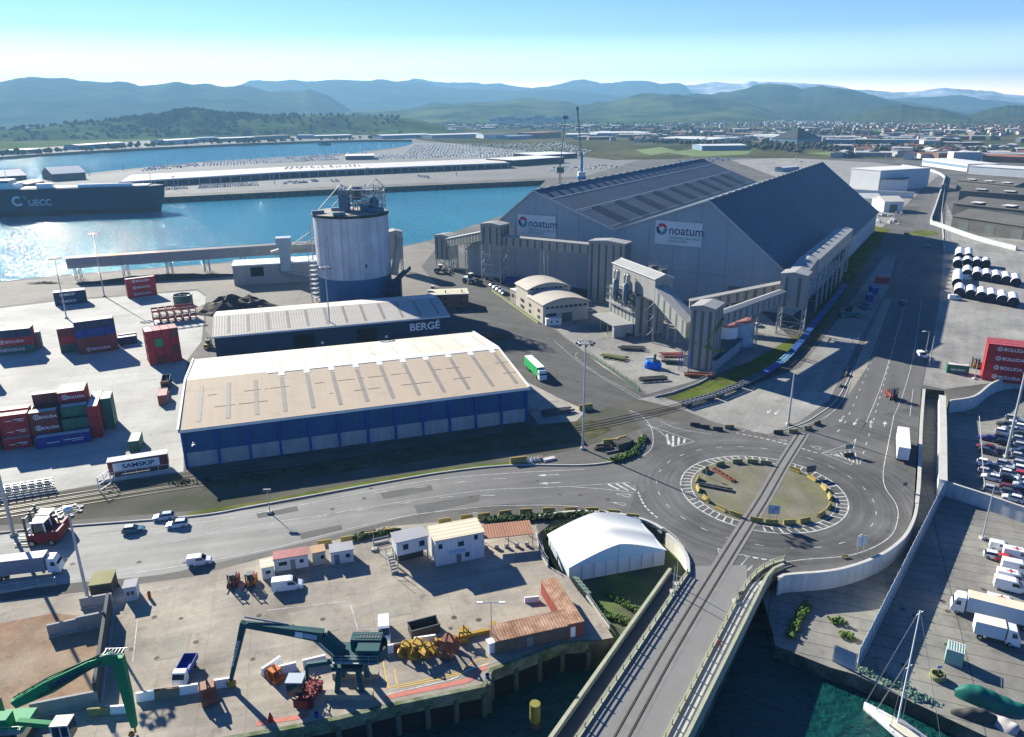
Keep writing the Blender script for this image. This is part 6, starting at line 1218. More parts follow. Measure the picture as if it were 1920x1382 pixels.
# ================================================================ vehicles, yard equipment, boats
m_tyre = mat('tyre_rubber', (.015, .015, .016), .9, .1, 1); m_rim = mat('wheel_rim', (.35, .36, .37), .4, .05, 1, metal=.5); m_lampw = mat('headlight_glass', (.6, .62, .62), .15, .05, 1); m_lampr = mat('tail_lamp', (.4, .02, .02), .3, .05, 1)
PC = {}
def cp(nm, c, rough=.3, metal=.0):
    if nm not in PC: PC[nm] = mat(nm+'_car_body', c, rough, .03, .5, fine=0, metal=metal, spec=.5)
    return PC[nm]
for nm, c in (('white', (.72, .73, .74)), ('silver', (.36, .38, .41)), ('pale_blue', (.35, .43, .55)), ('ice_blue', (.48, .60, .68)), ('teal', (.05, .16, .19)), ('black', (.015, .017, .022)), ('dark_grey', (.06, .065, .075)), ('maroon', (.16, .02, .035)), ('indigo', (.04, .035, .20)), ('red', (.45, .03, .03)), ('dark_blue', (.02, .04, .12)), ('orange', (.55, .12, .03))): cp(nm, c)
VM = {}
def loft(secs, mb, close=True):
    "secs: list of (x, [(y,z)...]) rings"
    n = len(secs[0][1]); P = [(x, y, z) for x, r in secs for y, z in r]; k = len(secs)
    F = [(i*n+j, i*n+(j+1) % n, (i+1)*n+(j+1) % n, (i+1)*n+j) for i in range(k-1) for j in range(n)]+[tuple(range(n))[::-1], tuple(range((k-1)*n, k*n))]
    mb.add(P, F)
def ringp(w, zb, zs, zt, wt): return [(-w, zb), (w, zb), (w, zs), (wt, zt), (-wt, zt), (-w, zs)]
def wheels_mesh(r, wd): mb = MB(); mb.tube((0, -wd/2, 0), (0, wd/2, 0), r, n=14); mb.m = 1; mb.tube((0, -wd/2-.01, 0), (0, wd/2+.01, 0), r*.6, n=10); return mb.mesh('wheel', [m_tyre, m_rim])
wh = {r: wheels_mesh(r, w_) for r, w_ in ((.32, .22), (.36, .25), (.5, .32), (.85, .6))}
def proto(kind):
    if kind in VM: return VM[kind]
    d = {}
    if kind == 'hatch':
        L, W, H = 4.15, .88, 1.48; mb = MB(); loft([(-2.05, ringp(.78, .32, .7, .88, .7)), (-1.95, ringp(.86, .22, .75, .95, .78)), (.9, ringp(W, .2, .75, .93, .8)), (1.5, ringp(W, .2, .7, .85, .78)), (2.0, ringp(.8, .25, .6, .72, .68)), (2.08, ringp(.68, .32, .5, .6, .55))], mb); d['body'] = mb
        mb = MB(); loft([(-1.95, ringp(.74, .93, .95, .96, .7)), (-1.55, ringp(.76, .93, 1.1, 1.36, .62)), (.15, ringp(.78, .93, 1.1, 1.40, .62)), (.95, ringp(.76, .91, .93, .94, .7))], mb); d['glass'] = mb
        d['roof'] = MB().add([(-1.6, -.63, 1.38), (.2, -.63, 1.42), (.2, .63, 1.42), (-1.6, .63, 1.38), (-1.5, -.58, 1.45), (.1, -.58, 1.48), (.1, .58, 1.48), (-1.5, .58, 1.45)], [(4, 5, 6, 7), (0, 1, 5, 4), (1, 2, 6, 5), (2, 3, 7, 6), (3, 0, 4, 7)]) ; mb = MB(); mb.add([(-1.6, -.63, 1.38), (.2, -.63, 1.42), (.2, .63, 1.42), (-1.6, .63, 1.38), (-1.5, -.58, 1.45), (.1, -.58, 1.48), (.1, .58, 1.48), (-1.5, .58, 1.45)], [(4, 5, 6, 7), (0, 1, 5, 4), (1, 2, 6, 5), (2, 3, 7, 6), (3, 0, 4, 7)]); d['roof'] = mb
        ax = (-1.25, 1.3); r = .32; hx = 2.02; hzz = .58
    elif kind == 'van':
        mb = MB(); loft([(-2.6, ringp(.9, .3, 1.2, 2.15, .82)), (-2.5, ringp(.95, .25, 1.3, 2.25, .86)), (.6, ringp(.95, .25, 1.3, 2.25, .86)), (1.0, ringp(.95, .25, 1.3, 2.1, .84)), (1.75, ringp(.95, .25, 1.0, 1.3, .88)), (2.5, ringp(.9, .28, .8, 1.0, .8)), (2.65, ringp(.8, .35, .6, .8, .7))], mb); d['body'] = mb
        mb = MB(); mb.add([(1.02, -.8, 2.08), (1.02, .8, 2.08), (1.78, .84, 1.32), (1.78, -.84, 1.32)], [(0, 1, 2, 3)]); mb.add([(a_+.03, b_, c_) for a_, b_, c_ in [(1.02, -.8, 2.08), (1.02, .8, 2.08), (1.78, .84, 1.32), (1.78, -.84, 1.32)]], [(3, 2, 1, 0)])
        for s in (-1, 1): mb.add([(.1, s*.97, 1.32), (1.55, s*.97, 1.3), (1.0, s*.90, 1.95), (.1, s*.90, 1.95)], [(0, 1, 2, 3) if s < 0 else (3, 2, 1, 0)])
        d['glass'] = mb; ax = (-1.7, 1.7); r = .36; hx = 2.58; hzz = .8
    elif kind == 'minivan':
        mb = MB(); loft([(-2.1, ringp(.84, .28, 1.1, 1.72, .74)), (-2.0, ringp(.88, .22, 1.15, 1.8, .76)), (.2, ringp(.88, .22, 1.15, 1.82, .76)), (.5, ringp(.88, .22, 1.1, 1.72, .76)), (1.15, ringp(.88, .22, .95, 1.1, .8)), (2.0, ringp(.84, .25, .75, .88, .72)), (2.15, ringp(.72, .3, .55, .68, .6))], mb); d['body'] = mb
        mb = MB(); mb.add([(.54, -.72, 1.71), (.54, .72, 1.71), (1.18, .78, 1.12), (1.18, -.78, 1.12)], [(0, 1, 2, 3), (3, 2, 1, 0)])
        for s in (-1, 1): mb.add([(-.5, s*.895, 1.18), (1.0, s*.895, 1.14), (.5, s*.82, 1.6), (-.5, s*.82, 1.62)], [(0, 1, 2, 3) if s < 0 else (3, 2, 1, 0)])
        d['glass'] = mb; ax = (-1.35, 1.35); r = .32; hx = 2.08; hzz = .66
    d['ax'] = ax; d['r'] = r; d['hx'] = hx; d['hz'] = hzz
    for k in ('body', 'glass', 'roof'):
        if k in d: d[k] = d[k].mesh(k, [m_glass])
    VM[kind] = d; return d
hl_mesh = MB().box(-.06, .06, -.16, .16, -.08, .08).mesh('headlight', [m_lampw]); tl_mesh = MB().box(-.05, .05, -.12, .12, -.12, .12).mesh('tail_light', [m_lampr])
def vehicle(kind, name, label, px, py, rot, c, z=0.0, cat='car', group=None, at=None):
    d = proto(kind); p = at or G(px, py, z); t = thing(name, label, cat, (p[0], p[1], z+.01), rot, group); m = PC[c]
    for k in ('body', 'glass', 'roof'):
        if k in d:
            o = bpy.data.objects.new({'glass': 'windows'}.get(k, k), d[k]); col.objects.link(o); o.parent = t
            if k != 'glass': slotset(o, [m])
    for x in d['ax']:
        for s in (-1, 1): o = bpy.data.objects.new('wheel', wh[d['r']]); col.objects.link(o); o.parent = t; o.location = (x, s*.82, d['r'])
    for s in (-1, 1):
        o = bpy.data.objects.new('headlight', hl_mesh); col.objects.link(o); o.parent = t; o.location = (d['hx'], s*.6, d['hz'])
        o = bpy.data.objects.new('tail_light', tl_mesh); col.objects.link(o); o.parent = t; o.location = (-d['hx']-.02, s*.66, d['hz']+.2)
    return t
RD = dirn(G(230, 1000), G(350, 985))
vehicle('hatch', 'parked_car', 'dark teal hatchback standing alone on the main road', 251, 997, RD, 'teal'); vehicle('hatch', 'parked_car', 'pale blue estate car behind the other two on the main road', 308, 973, RD+math.pi, 'pale_blue'); vehicle('hatch', 'parked_car', 'ice-blue small car in the middle of the main road', 333, 987, RD+math.pi, 'ice_blue')
vehicle('minivan', 'parked_van', 'small white panel van with roof rack at the yard entrance', 375, 1057, RD, 'white', cat='van'); vehicle('van', 'parked_van', 'white panel van parked sideways below the site cabins', 540, 1104, rad(12), 'white', cat='van'); vehicle('van', 'parked_van', 'white van facing the viewer in the middle of the yard', 721, 1191, rad(-80), 'white', cat='van')
vehicle('minivan', 'parked_van', 'small white van parked at the right roadside by the pole', 1728, 669, rad(-90), 'white', cat='van'); vehicle('hatch', 'parked_car', 'bright blue small car at the far stop line', 1693, 571, rad(-95), 'dark_blue'); vehicle('hatch', 'parked_car', 'dark car on the far right road in shade', 1740, 464, rad(60), 'dark_grey')
vehicle('van', 'parked_van', 'white van beside the nearest tower tubes', 1790, 562, rad(-10), 'white', cat='van'); vehicle('van', 'parked_van', 'white van with a blue top beside the second row of tubes', 1812, 524, rad(-8), 'white', cat='van')
for i, (x, y, c, lb) in enumerate(((925, 537, 'dark_grey', 'dark car, farthest of the row along the lichen fence'), (931, 541, 'white', 'white car, second of the row along the lichen fence'), (937, 545, 'pale_blue', 'pale blue car, third of the row along the lichen fence'), (943, 549, 'silver', 'silver car, fourth of the row along the lichen fence'), (948, 553, 'dark_blue', 'dark blue car, nearest of the row along the lichen fence'), (1112, 565, 'silver', 'silver car alone beside the full-height striped tower'), (1107, 584, 'pale_blue', 'pale blue car in the shade right of the curved-roof office'), (1258, 598, 'white', 'white car under the steep gallery'), (1420, 612, 'white', 'white car beside the silo tanks'), (1700, 440, 'dark_grey', 'dark car by the far grass island'), (1180, 630, 'dark_grey', 'dark car parked under the flat canopy'))): vehicle('hatch', 'parked_car', lb, x, y, rad(30), c)
container('big blue tarpaulined container at the hall front with a pale label', G(946, 531), rad(-31), 12.2, 0, 'blue', None, top=CM['blue'])
rb_ = random.Random(41)
for i in range(18): tag(MB().box(-1.2, 1.2, -.8, .8, 0, rb_.uniform(.8, 1.8)).box(-.9, .3, -.7, .5, 1.81, 2.4).build('pale_block', m_ctop, None, G(rb_.uniform(1636, 1690), rb_.uniform(402, 424)), rb_.uniform(0, 3)), 'pale stone block stored on the ground beyond the storage hall', 'stone block', 'pale stone blocks beyond the hall')
# right car parks
PD = dirn(G(1840, 890, LZ), G(1878, 899, LZ))
cars = [(1903, 797, 'white'), (1893, 806, 'silver'), (1918, 803, 'white'), (1882, 812, 'white'), (1908, 815, 'dark_grey'), (1880, 822, 'dark_grey'), (1914, 826, 'silver'), (1851, 823, 'indigo'), (1884, 832, 'black'), (1917, 838, 'silver'), (1848, 840, 'maroon'), (1851, 848, 'dark_grey'), (1882, 850, 'dark_grey'), (1914, 848, 'dark_blue'), (1913, 858, 'silver'), (1849, 870, 'white'), (1853, 876, 'dark_blue'), (1885, 872, 'silver'), (1916, 872, 'silver'), (1886, 882, 'silver'), (1918, 882, 'white'), (1851, 887, 'silver'), (1858, 897, 'white'), (1893, 890, 'white'), (1892, 900, 'black'), (1917, 903, 'white'), (1919, 893, 'red'), (1892, 918, 'maroon'), (1918, 912, 'silver'), (1862, 920, 'silver'), (1894, 926, 'dark_grey'), (1898, 936, 'white'), (1918, 922, 'dark_blue'), (1900, 786, 'silver'), (1884, 797, 'dark_grey')]
pos = {}
for i, (x, y, c) in enumerate(cars):
    rw = 'left' if x < 1870 else 'middle' if x < 1900 else 'right'; k = (rw, c); pos[k] = pos.get(k, 0)+1
    dp = 'far' if y < 830 else 'central' if y < 880 else 'near'
    lb = f"{c.replace('_', ' ')} car, {rw} column of the walled car park" + (f", {dp} part" if pos[k] == 1 else f", {on[pos[k]-1]} of its colour")
    vehicle('hatch', 'parked_car', lb, x, y+2, PD+(math.pi if i % 3 == 1 else 0), c, LZ, group='cars in the walled car park')
vehicle('minivan', 'parked_van', 'white car-derived van with orange tail at the near edge of the vehicle row', 1877, 1032, rad(-28), 'white', LZ, 'van'); vehicle('hatch', 'parked_car', 'white and red car beside the orange-tailed van', 1866, 1047, rad(-28), 'white', LZ); vehicle('hatch', 'parked_car', 'red car parked behind the white and red one', 1888, 1054, rad(-28), 'red', LZ)
for i, (x, y, cr_) in enumerate(((1908, 1049, 1), (1906, 1072, 0), (1897, 1092, 1), (1893, 1106, 0), (1880, 1142, 1))):
    t = vehicle('van', 'parked_ambulance', 'white ambulance van in the lower right row, '+('topmost with roof cross', 'with plain roof', 'middle one with roof cross', 'with green stripe', 'nearest with red roof cross')[i], x, y, rad(-28), 'white', LZ, 'van', 'ambulance vans in a row')
    if cr_: mb = MB(); mb.box(-1.2, .2, -.15, .15, 2.26, 2.28); mb.box(-.65, -.35, -.6, .6, 2.265, 2.285); mb.build('red_cross', m_lampr, t)
def boxtruck(label, p, rot, L, H, cab_c, box_m, roof_m, z=0.0, cab=True, name='box_truck', axles=None, curtain=None):
    t = thing(name, label, 'truck', (p[0], p[1], z+.01), rot)   # x forward, origin at rear
    b = MB().box(0, L, -1.25, 1.25, 1.05, H).build('box_body', box_m, t); MB().box(-.02, L+.02, -1.27, 1.27, H+.005, H+.06).build('box_roof', roof_m, t)
    MB().box(.2, L+2, -.45, .45, .65, 1.04).build('chassis', m_dsteel, t)
    for x in (axles or (1.2, L+1.2)):
        for s in (-1, 1): o = bpy.data.objects.new('wheel', wh[.5]); col.objects.link(o); o.parent = t; o.location = (x, s*1.05, .5)
    hc_ = min(H-.1, 3.4); mb = MB(); loft([(L+.25, ringp(1.2, .6, 2.0, hc_, 1.1)), (L+1.5, ringp(1.22, .5, 2.0, hc_-.1, 1.1)), (L+2.1, ringp(1.2, .45, 1.6, 2.0, 1.12)), (L+2.25, ringp(1.15, .45, 1.2, 1.5, 1.05))], mb); c_ = mb.build('cab', PC[cab_c], t)
    mb = MB(); mb.add([(L+1.52, -1.05, hc_-.25), (L+1.52, 1.05, hc_-.25), (L+2.13, 1.1, 2.0), (L+2.13, -1.1, 2.0)], [(0, 1, 2, 3), (3, 2, 1, 0)])
    for s in (-1, 1): mb.add([(L+.9, s*1.235, 1.9), (L+1.7, s*1.235, 1.9), (L+1.5, s*1.16, 2.7), (L+.9, s*1.16, 2.7)], [(0, 1, 2, 3) if s < 0 else (3, 2, 1, 0)])
    mb.build('window', m_glass, c_)
    for s in (-1, 1): o = bpy.data.objects.new('headlight', hl_mesh); col.objects.link(o); o.parent = t; o.location = (L+2.24, s*.85, .8)
    return t
for i, (x, y, r_) in enumerate(((1246, 604, 60), (1237, 598, 60))): boxtruck(('nearer', 'farther')[i]+' blue and white truck parked between the intake building and hall', G(x, y), rad(r_), 6, 3.2, 'dark_blue', m_wht, m_wht)
m_gc = mat('green_curtain', (.015, .38, .10), .5, .06, .4); m_gp = mat('grey_tarpaulin', (.24, .24, .28), .7, .1, .3)
p0 = G(990, 688); p1 = G(1021, 718); tr = boxtruck('articulated lorry with bright green curtain-sided trailer on the harbour road', p0, dirn(p0, p1), 12.5, 3.9, 'white', m_gc, m_wht, axles=(1.2, 2.5, 3.8, 11, 13.8))
boxtruck('articulated lorry with grey box at the left edge by the mast', G(-38, 1088), rad(12), 11.5, 3.9, 'white', m_gp, m_ctop, axles=(1.2, 2.5, 3.8, 12.8), name='articulated_truck')
p0 = G(1688, 796); p1 = G(1691, 868); ct = thing('parked_coach', 'long white coach-like trailer parked in the lay-by beside the right road', 'trailer', p1, dirn(p1, p0)); Lc = 13.2
MB().box(0, Lc, -1.25, 1.25, .9, 3.9).build('box_body', mat('trailer_white', (.70, .71, .73), .45, .05, .5), ct); MB().box(-.03, Lc+.03, -1.28, 1.28, 3.91, 3.98).build('roof', m_wht, ct); MB().box(-.05, 0, -1.1, 1.1, 1.1, 3.7).build('rear_door', mat('pale_blue_door', (.48, .54, .62), .5, .05, .5), ct)
for x in (1.5, 2.8, 4.1, 11):
    for s in (-1, 1): o = bpy.data.objects.new('wheel', wh[.5]); col.objects.link(o); o.parent = ct; o.location = (x, s*1.05, .5)
mb = MB()
for k in range(9): mb.box(5+k*.7, 5.4+k*.7, 1.255, 1.27, 2, 2.6)
mb.build('side_lettering', m_ink, ct)
boxtruck('long box lorry with pale orange roof in the lower right vehicle row', G(1935, 1180, LZ), rad(152), 9.8, 3.8, 'white', mat('pale_blue_box', (.42, .50, .58), .6, .06, .3), mat('cream_box_roof', (.68, .56, .42), .7, .06, .3), LZ)
boxtruck('small white box van lorry facing right in the lower right row', G(1822, 1189, LZ), rad(-26), 4.3, 3.3, 'white', mat('pale_blue_box_small', (.45, .53, .60), .6, .06, .3), mat('cream_small_roof', (.70, .64, .52), .7, .06, .3), LZ, axles=(1.0, 5.2))
# tipper truck (blue/white)
t = thing('tipper_truck', 'small white-cabbed tipper with an open blue skip body in the yard', 'truck', G(351, 1262), rad(-88))
mb = MB(); mb.box(-2.2, 1.6, -1.05, -.95, 1, 1.9); mb.box(-2.2, 1.6, .95, 1.05, 1, 1.9); mb.box(-2.2, -2.1, -.95, .95, 1, 1.9); mb.box(1.5, 1.6, -.95, .95, 1, 2.2); mb.box(-2.1, 1.5, -.95, .95, .95, 1.05); mb.build('skip_body', m_bcol, t)
mb = MB(); loft([(1.7, ringp(.98, .5, 1.5, 2.3, .9)), (2.6, ringp(1.0, .45, 1.5, 2.25, .9)), (3.1, ringp(.98, .45, 1.2, 1.4, .9)), (3.25, ringp(.9, .45, .9, 1.1, .85))], mb); c_ = mb.build('cab', PC['white'], t); MB().add([(2.62, -.85, 2.15), (2.62, .85, 2.15), (3.13, .88, 1.42), (3.13, -.88, 1.42)], [(0, 1, 2, 3), (3, 2, 1, 0)]); mb = MB(); mb.add([(2.63, -.85, 2.18), (2.63, .85, 2.18), (3.14, .88, 1.44), (3.14, -.88, 1.44)], [(0, 1, 2, 3), (3, 2, 1, 0)]); mb.build('windscreen', m_glass, c_)
MB().box(-2, 3, -.4, .4, .5, .9).build('chassis', m_dsteel, t)
for x in (-1.2, 2.5):
    for s in (-1, 1): o = bpy.data.objects.new('wheel', wh[.36]); col.objects.link(o); o.parent = t; o.location = (x, s*.85, .36)
# forklifts / reach stackers / loaders
def forklift(label, px, py, rot, c, s=1.0, name='forklift', z=0.0):
    t = thing(name, label, 'forklift', G(px, py, z), rot); t.scale = (s, s, s)
    mb = MB(); loft([(-1.9, ringp(.75, .5, 1.2, 1.5, .7)), (-1.2, ringp(.85, .35, 1.2, 1.55, .75)), (.9, ringp(.8, .35, .9, 1.1, .7))], mb); mb.build('body', c, t); mb = MB()
    for x in (-.8, .6):
        for y in (-.65, .65): mb.beam((x, y, 1.1), (x*.8, y*.85, 2.4), .1)
    mb.box(-.75, .6, -.65, .65, 2.38, 2.48); mb.build('cab_guard', m_wht if s > 1.4 else m_dsteel, t); MB().box(-.55, .35, -.5, .5, 1.1, 2.2).build('cab_glass', m_glass, t)
    mb = MB()
    for y in (-.5, .5): mb.box(1.0, 1.18, y-.08, y+.08, .1, 3.0); mb.box(1.2, 2.5, y-.1, y+.1, .15, .23)
    mb.box(1.0, 1.12, -.42, .42, 1.4, 1.55); mb.box(1.0, 1.12, -.42, .42, 2.7, 2.85); mb.build('mast', m_dsteel, t)
    for x, y in ((.6, .8), (.6, -.8), (-1.2, .75), (-1.2, -.75)): o = bpy.data.objects.new('wheel', wh[.36]); col.objects.link(o); o.parent = t; o.location = (x, y, .36)
    return t
m_dr = mat('dark_red_machine', (.17, .015, .02), .5, .1, .5); m_dy = mat('machine_yellow', (.36, .22, .03), .6, .15, .8); m_og = mat('machine_orange', (.50, .13, .02), .6, .15, .8)
forklift('nearer of two big dark red forklifts with white cab by the left mast', 82, 1016, rad(185), m_dr, 2.0); forklift('farther of two big dark red forklifts with white cab by the left mast', 92, 1000, rad(185), m_dr, 2.0)
forklift('small red forklift parked behind the entrance fence', 438, 1098, rad(-85), m_dr, 1.0); forklift('small orange-yellow forklift beside the site cabins', 471, 1097, rad(-85), m_og, 1.0); forklift('small yellow forklift by the red container stack', 1830, 690, rad(160), m_dy, 1.2); forklift('yellow machine beside the navy warehouse corner', 392, 652, rad(90), m_dy, 1.2)
forklift('dark red tractor unit driving on the right road', 1672, 748, rad(-90), m_dr, 1.3, 'tug_tractor'); forklift('small dark machine beside the trucks at the silo forecourt', 1232, 606, rad(60), m_dsteel, 1.4)
def loader(label, px, py, rot, c, s=1.0):
    t = thing('wheel_loader', label, 'wheel loader', G(px, py), rot); t.scale = (s,)*3
    mb = MB(); loft([(-3, ringp(.9, .9, 1.8, 2.1, .8)), (-.8, ringp(1, .8, 1.9, 2.2, .85)), (-.2, ringp(.9, .9, 1.4, 1.6, .8))], mb); mb.box(-.1, 1.8, -.5, .5, .8, 1.4); mb.build('body', c, t); MB().box(-.9, .3, -.7, .7, 2.0, 3.3).build('cab', m_glass, t); MB().box(-1, .4, -.8, .8, 3.31, 3.42).build('cab_roof', m_wht, t)
    mb = MB(); mb.beam((1, -.5, 1.3), (3.2, -.5, .7), .25); mb.beam((1, .5, 1.3), (3.2, .5, .7), .25); mb.build('lift_arm', c, t); MB().xextr([(3, 3), (3, 3.1)], 0, 1) if 0 else None
    mb = MB(); mb.extr([(3.1, .2), (4.3, .1), (4.3, .2), (3.4, .4), (3.3, 1.5), (3.1, 1.5)], -1.5, 1.5); mb.build('bucket', m_dsteel, t)
    for x in (-2, 1.3):
        for sg in (-1, 1): o = bpy.data.objects.new('wheel', wh[.85]); col.objects.link(o); o.parent = t; o.location = (x, sg*1.05, .85)
loader('white-cabbed wheel loader on the harbour road near the hall', 884, 532, rad(-42), m_wht, 1.5); loader('dark loader among tyres on the quay apron', 828, 512, rad(10), m_dsteel, 1.3); loader('small dark loader behind the brick office', 812, 548, rad(60), m_dsteel, .9); t = thing('covered_machine', 'machine under a bright blue tarpaulin with a dark mast before the square tower', 'machine', G(1224, 690), rad(-15)); mb = MB(); loft([(-2.6, ringp(.9, .1, 1.2, 1.8, .6)), (-1.8, ringp(1.5, .1, 1.5, 2.3, 1.0)), (0, ringp(1.4, .1, 1.7, 2.1, .9)), (1.8, ringp(1.6, .1, 1.4, 2.4, .8)), (2.7, ringp(1.0, .1, .9, 1.6, .5))], mb); mb.build('tarpaulin', mat('bright_blue_tarpaulin', (.01, .16, .62), .5, .15, 1), t); mb = MB(); mb.beam((.3, 0, 2), (.6, .3, 4.6), .9, .7); mb.beam((.5, 0, 3), (2.4, -.2, 2.4), .4); mb.build('mast', m_dsteel, t); MB().tube((-2.6, 1.5, 2.6), (0, 1.7, 2.8), .45, n=10).build('drum', m_wht, t)
# reach stacker
t = thing('reach_stacker', 'teal reach stacker with dark boom in the shade beside the right road', 'reach stacker', G(1590, 594), rad(5)); m_tl = mat('teal_machine', (.02, .14, .15), .5, .1, .5)
mb = MB(); loft([(-4, ringp(1.6, .9, 2.2, 2.6, 1.4)), (3.5, ringp(1.6, .9, 1.8, 2.1, 1.4))], mb); mb.build('body', m_tl, t); MB().box(-1, 1, -.8, .8, 2.2, 4.4).build('cab', m_glass, t); mb = MB(); mb.beam((-4, 0, 3.2), (6.5, 0, 6.2), 1, 1.1); mb.beam((6.5, 0, 6.2), (6.8, 0, 4), .8); mb.box(5.6, 8, -3, 3, 3.2, 3.8); mb.build('boom', m_dsteel, t)
for x in (-3, 3):
    for sg in (-1, 1): o = bpy.data.objects.new('wheel', wh[.85]); col.objects.link(o); o.parent = t; o.location = (x, sg*1.5, .85)
# red and blue box trailers in shade
for i, (x, y, r_, c, lb, L) in enumerate(((1640, 530, -25, 'red', 'dark red container on a trailer in the shade of the hall', 6.1), (1646, 552, 80, 'blue', 'farthest blue container lying in the shade beside the reach stacker', 6.1), (1636, 566, 70, 'blue', 'middle blue container beside the reach stacker', 6.1), (1628, 582, 70, 'blue', 'nearest blue container beside the reach stacker', 6.1))): container(lb, G(x, y), rad(r_), L, 0, c, None, top=CM['blue'] if c == 'blue' else CM['red'])
# flat wagons along the verge
WP = smooth(GL([(1278, 764), (1345, 745), (1400, 722), (1450, 695), (1480, 670), (1500, 648), (1530, 607), (1560, 570), (1590, 530)]), 10); W2 = resample([tuple(p) for p in WP], 13.2)
m_wb = mat('wagon_blue', (.03, .08, .26), .5, .12, .5); m_wl = mat('wagon_light_blue', (.20, .38, .52), .5, .12, .5); m_wd = mat('wagon_grey', (.12, .14, .16), .5, .12, .5)
for i, (a_, b_) in enumerate(zip(W2[:-1], W2[1:])):
    m = m_wd if i < 3 else (m_wl if i % 4 == 0 and i < 8 else m_wb); nm = 'dark grey' if i < 3 else 'light blue' if m is m_wl else 'deep blue'
    t = thing('flat_wagon', f'{nm} flat wagon beside the grass verge, number {("one","two","three","four","five","six","seven","eight","nine","ten","eleven","twelve","thirteen","fourteen","fifteen","sixteen","seventeen","eighteen","nineteen","twenty")[min(i,19)]} from the level crossing', 'rail wagon', (a_.x, a_.y, 0), math.atan2(b_.y-a_.y, b_.x-a_.x), 'line of flat wagons'); mb = MB()
    for y in (-1.1, 1.1): mb.beam((.2, y, 1.2), (12.7, y, 1.2), .25, .4)
    mb.beam((.2, 0, 1.1), (12.7, 0, 1.1), .5, .4)
    for k in range(8): mb.box(.2+k*1.72, .6+k*1.72, -1.1, 1.1, 1.15, 1.42)
    if i >= 3: mb.box(.4, 12.5, -1.05, 1.05, 1.43, 1.55) if m is m_wb else None
    mb.build('deck_frame', m, t)
    for x in (2, 10.8):
        mb = MB()
        for dx in (-.9, .9):
            for s in (-.83, .83): mb.tube((x+dx, s-.06, .45), (x+dx, s+.06, .45), .45, n=10)
        mb.box(x-1.3, x+1.3, -.9, .9, .5, .75); mb.build('bogie', m_dsteel, t)
# ---------------------------------------------------------------- foreground yard
def cabin2(name, label, pa, pb, D, H, wm, rm, **k): a_ = G(*pa); b_ = G(*pb); return cabin(name, label, a_, dirn(a_, b_), (b_-a_).length, D, H, wm, rm, **k)
m_cw2 = mat('cabin_white', (.55, .58, .60), .6, .06, .3, corr=('X', .6, .03)); m_crf = mat('cream_cabin_roof', (.60, .52, .38), .8, .08, .3, corr=('Y', 1.2, .04)); m_grf = mat('grey_cabin_roof', (.30, .30, .32), .8, .1, .3)
t = thing('site_office', 'two-storey pale site cabin block with a cream roof in the yard', 'site cabin', G(818, 1063), dirn(G(818, 1063), G(908, 1045))); L2 = (G(908, 1045)-G(818, 1063)).length
MB().box(0, L2, 0, 5.2, 0, 5.4).build('wall', m_cw2, t); MB().box(-.2, L2+.2, -.2, 5.4, 5.41, 5.6).build('roof', m_crf, t)
for (x, z, w_) in ((.6, 3.6, .7), (4.3, 3.4, 1.1), (7.4, 4.2, .7)): MB().box(x, x+w_, -.06, 0, z, z+1).build('window', m_glass, t)
MB().box(3.9, 4.8, -.06, 0, .1, 2.1).build('door', m_door, t); f = MB().box(5.6, 6.4, -.06, 0, .9, 1.9).build('window', m_glass, t); mb = MB()
for z in (2.6, 2.7): mb.box(2.4, 5.6, -1.1, -.05, z, z+.05)
for k in range(4): mb.box(L2*k/4+.02, L2*k/4+.18, -.05, -.01, 0, 5.4)
mb.build('trim', m_trim, t)
t = thing('raised_cabin', 'white cabin raised on legs beside the two-storey block', 'site cabin', G(746, 1066), dirn(G(746, 1066), G(804, 1052))); L3 = (G(804, 1052)-G(746, 1066)).length
MB().box(0, L3, 0, 3.6, 2.6, 5.3).build('wall', m_cw2, t); MB().box(-.15, L3+.15, -.15, 3.75, 5.31, 5.5).build('roof', m_grf, t)
for x in (1.2, 4.3): MB().box(x, x+1, -.05, 0, 3.6, 4.7).build('window', m_glass, t)
for x in (.1, L3-.1):
    for y in (.1, 3.5): MB().box(x-.1, x+.1, y-.1, y+.1, 0, 2.6).build('leg', m_steel, t)
MB().box(.4, L3-.4, 2, 3.5, 0, 2.2).build('store', m_bk, t); mb = MB()
for k in range(7): mb.box(-1.6, -.3, -1.5+k*.5, -1.0+k*.5, .35*k+.2, .35*k+.27)
for y in (-1.6, 2): mb.beam((-1.6, y, 0), (-1.6, y, 3.6), .07); mb.beam((-.3, y, 0), (-.3, y, 3.6), .07)
mb.beam((-1.6, -1.6, 1.1), (-1.6, 2, 3.6), .07); mb.build('stair', m_steel, t)
cabin2('site_cabin', 'pinkish-roofed white site cabin, widest in the low row', (516, 1073), (579, 1063), 2.6, 2.6, m_cw2, CM['pink'], wins=((.13, .38), (.75, .87)), door=.47)
cabin2('site_cabin', 'narrow cabin with ribbed cream roof at the left end of the low row', (493, 1088), (516, 1083), 2.8, 2.4, m_cw2, m_crf, wins=((.3, .7),)); cabin2('site_cabin', 'small hut with a green logo and orange roof in the low row', (588, 1062), (612, 1057), 2.3, 2.7, m_cof, mat('orange_tan_roof', (.42, .26, .15), .8, .1, .4), wins=((.6, .9),)); cabin2('site_cabin', 'grey-roofed white cabin at the right end of the low row', (622, 1060), (664, 1053), 2.8, 2.6, m_cw2, m_grf, wins=((.65, .85),), door=.15)
cabin2('gate_cabin', 'small grey-roofed gate cabin with two windows beside the short mast', (236, 1129), (259, 1125), 2.4, 2.7, m_cw2, m_grf, wins=((.2, .45), (.55, .8))); cabin2('yard_shed', 'low olive-roofed dark shed behind the short mast', (172, 1123), (212, 1117), 4, 2.6, m_bk, mat('olive_roof', (.22, .21, .09), .8, .12, .3), wins=())
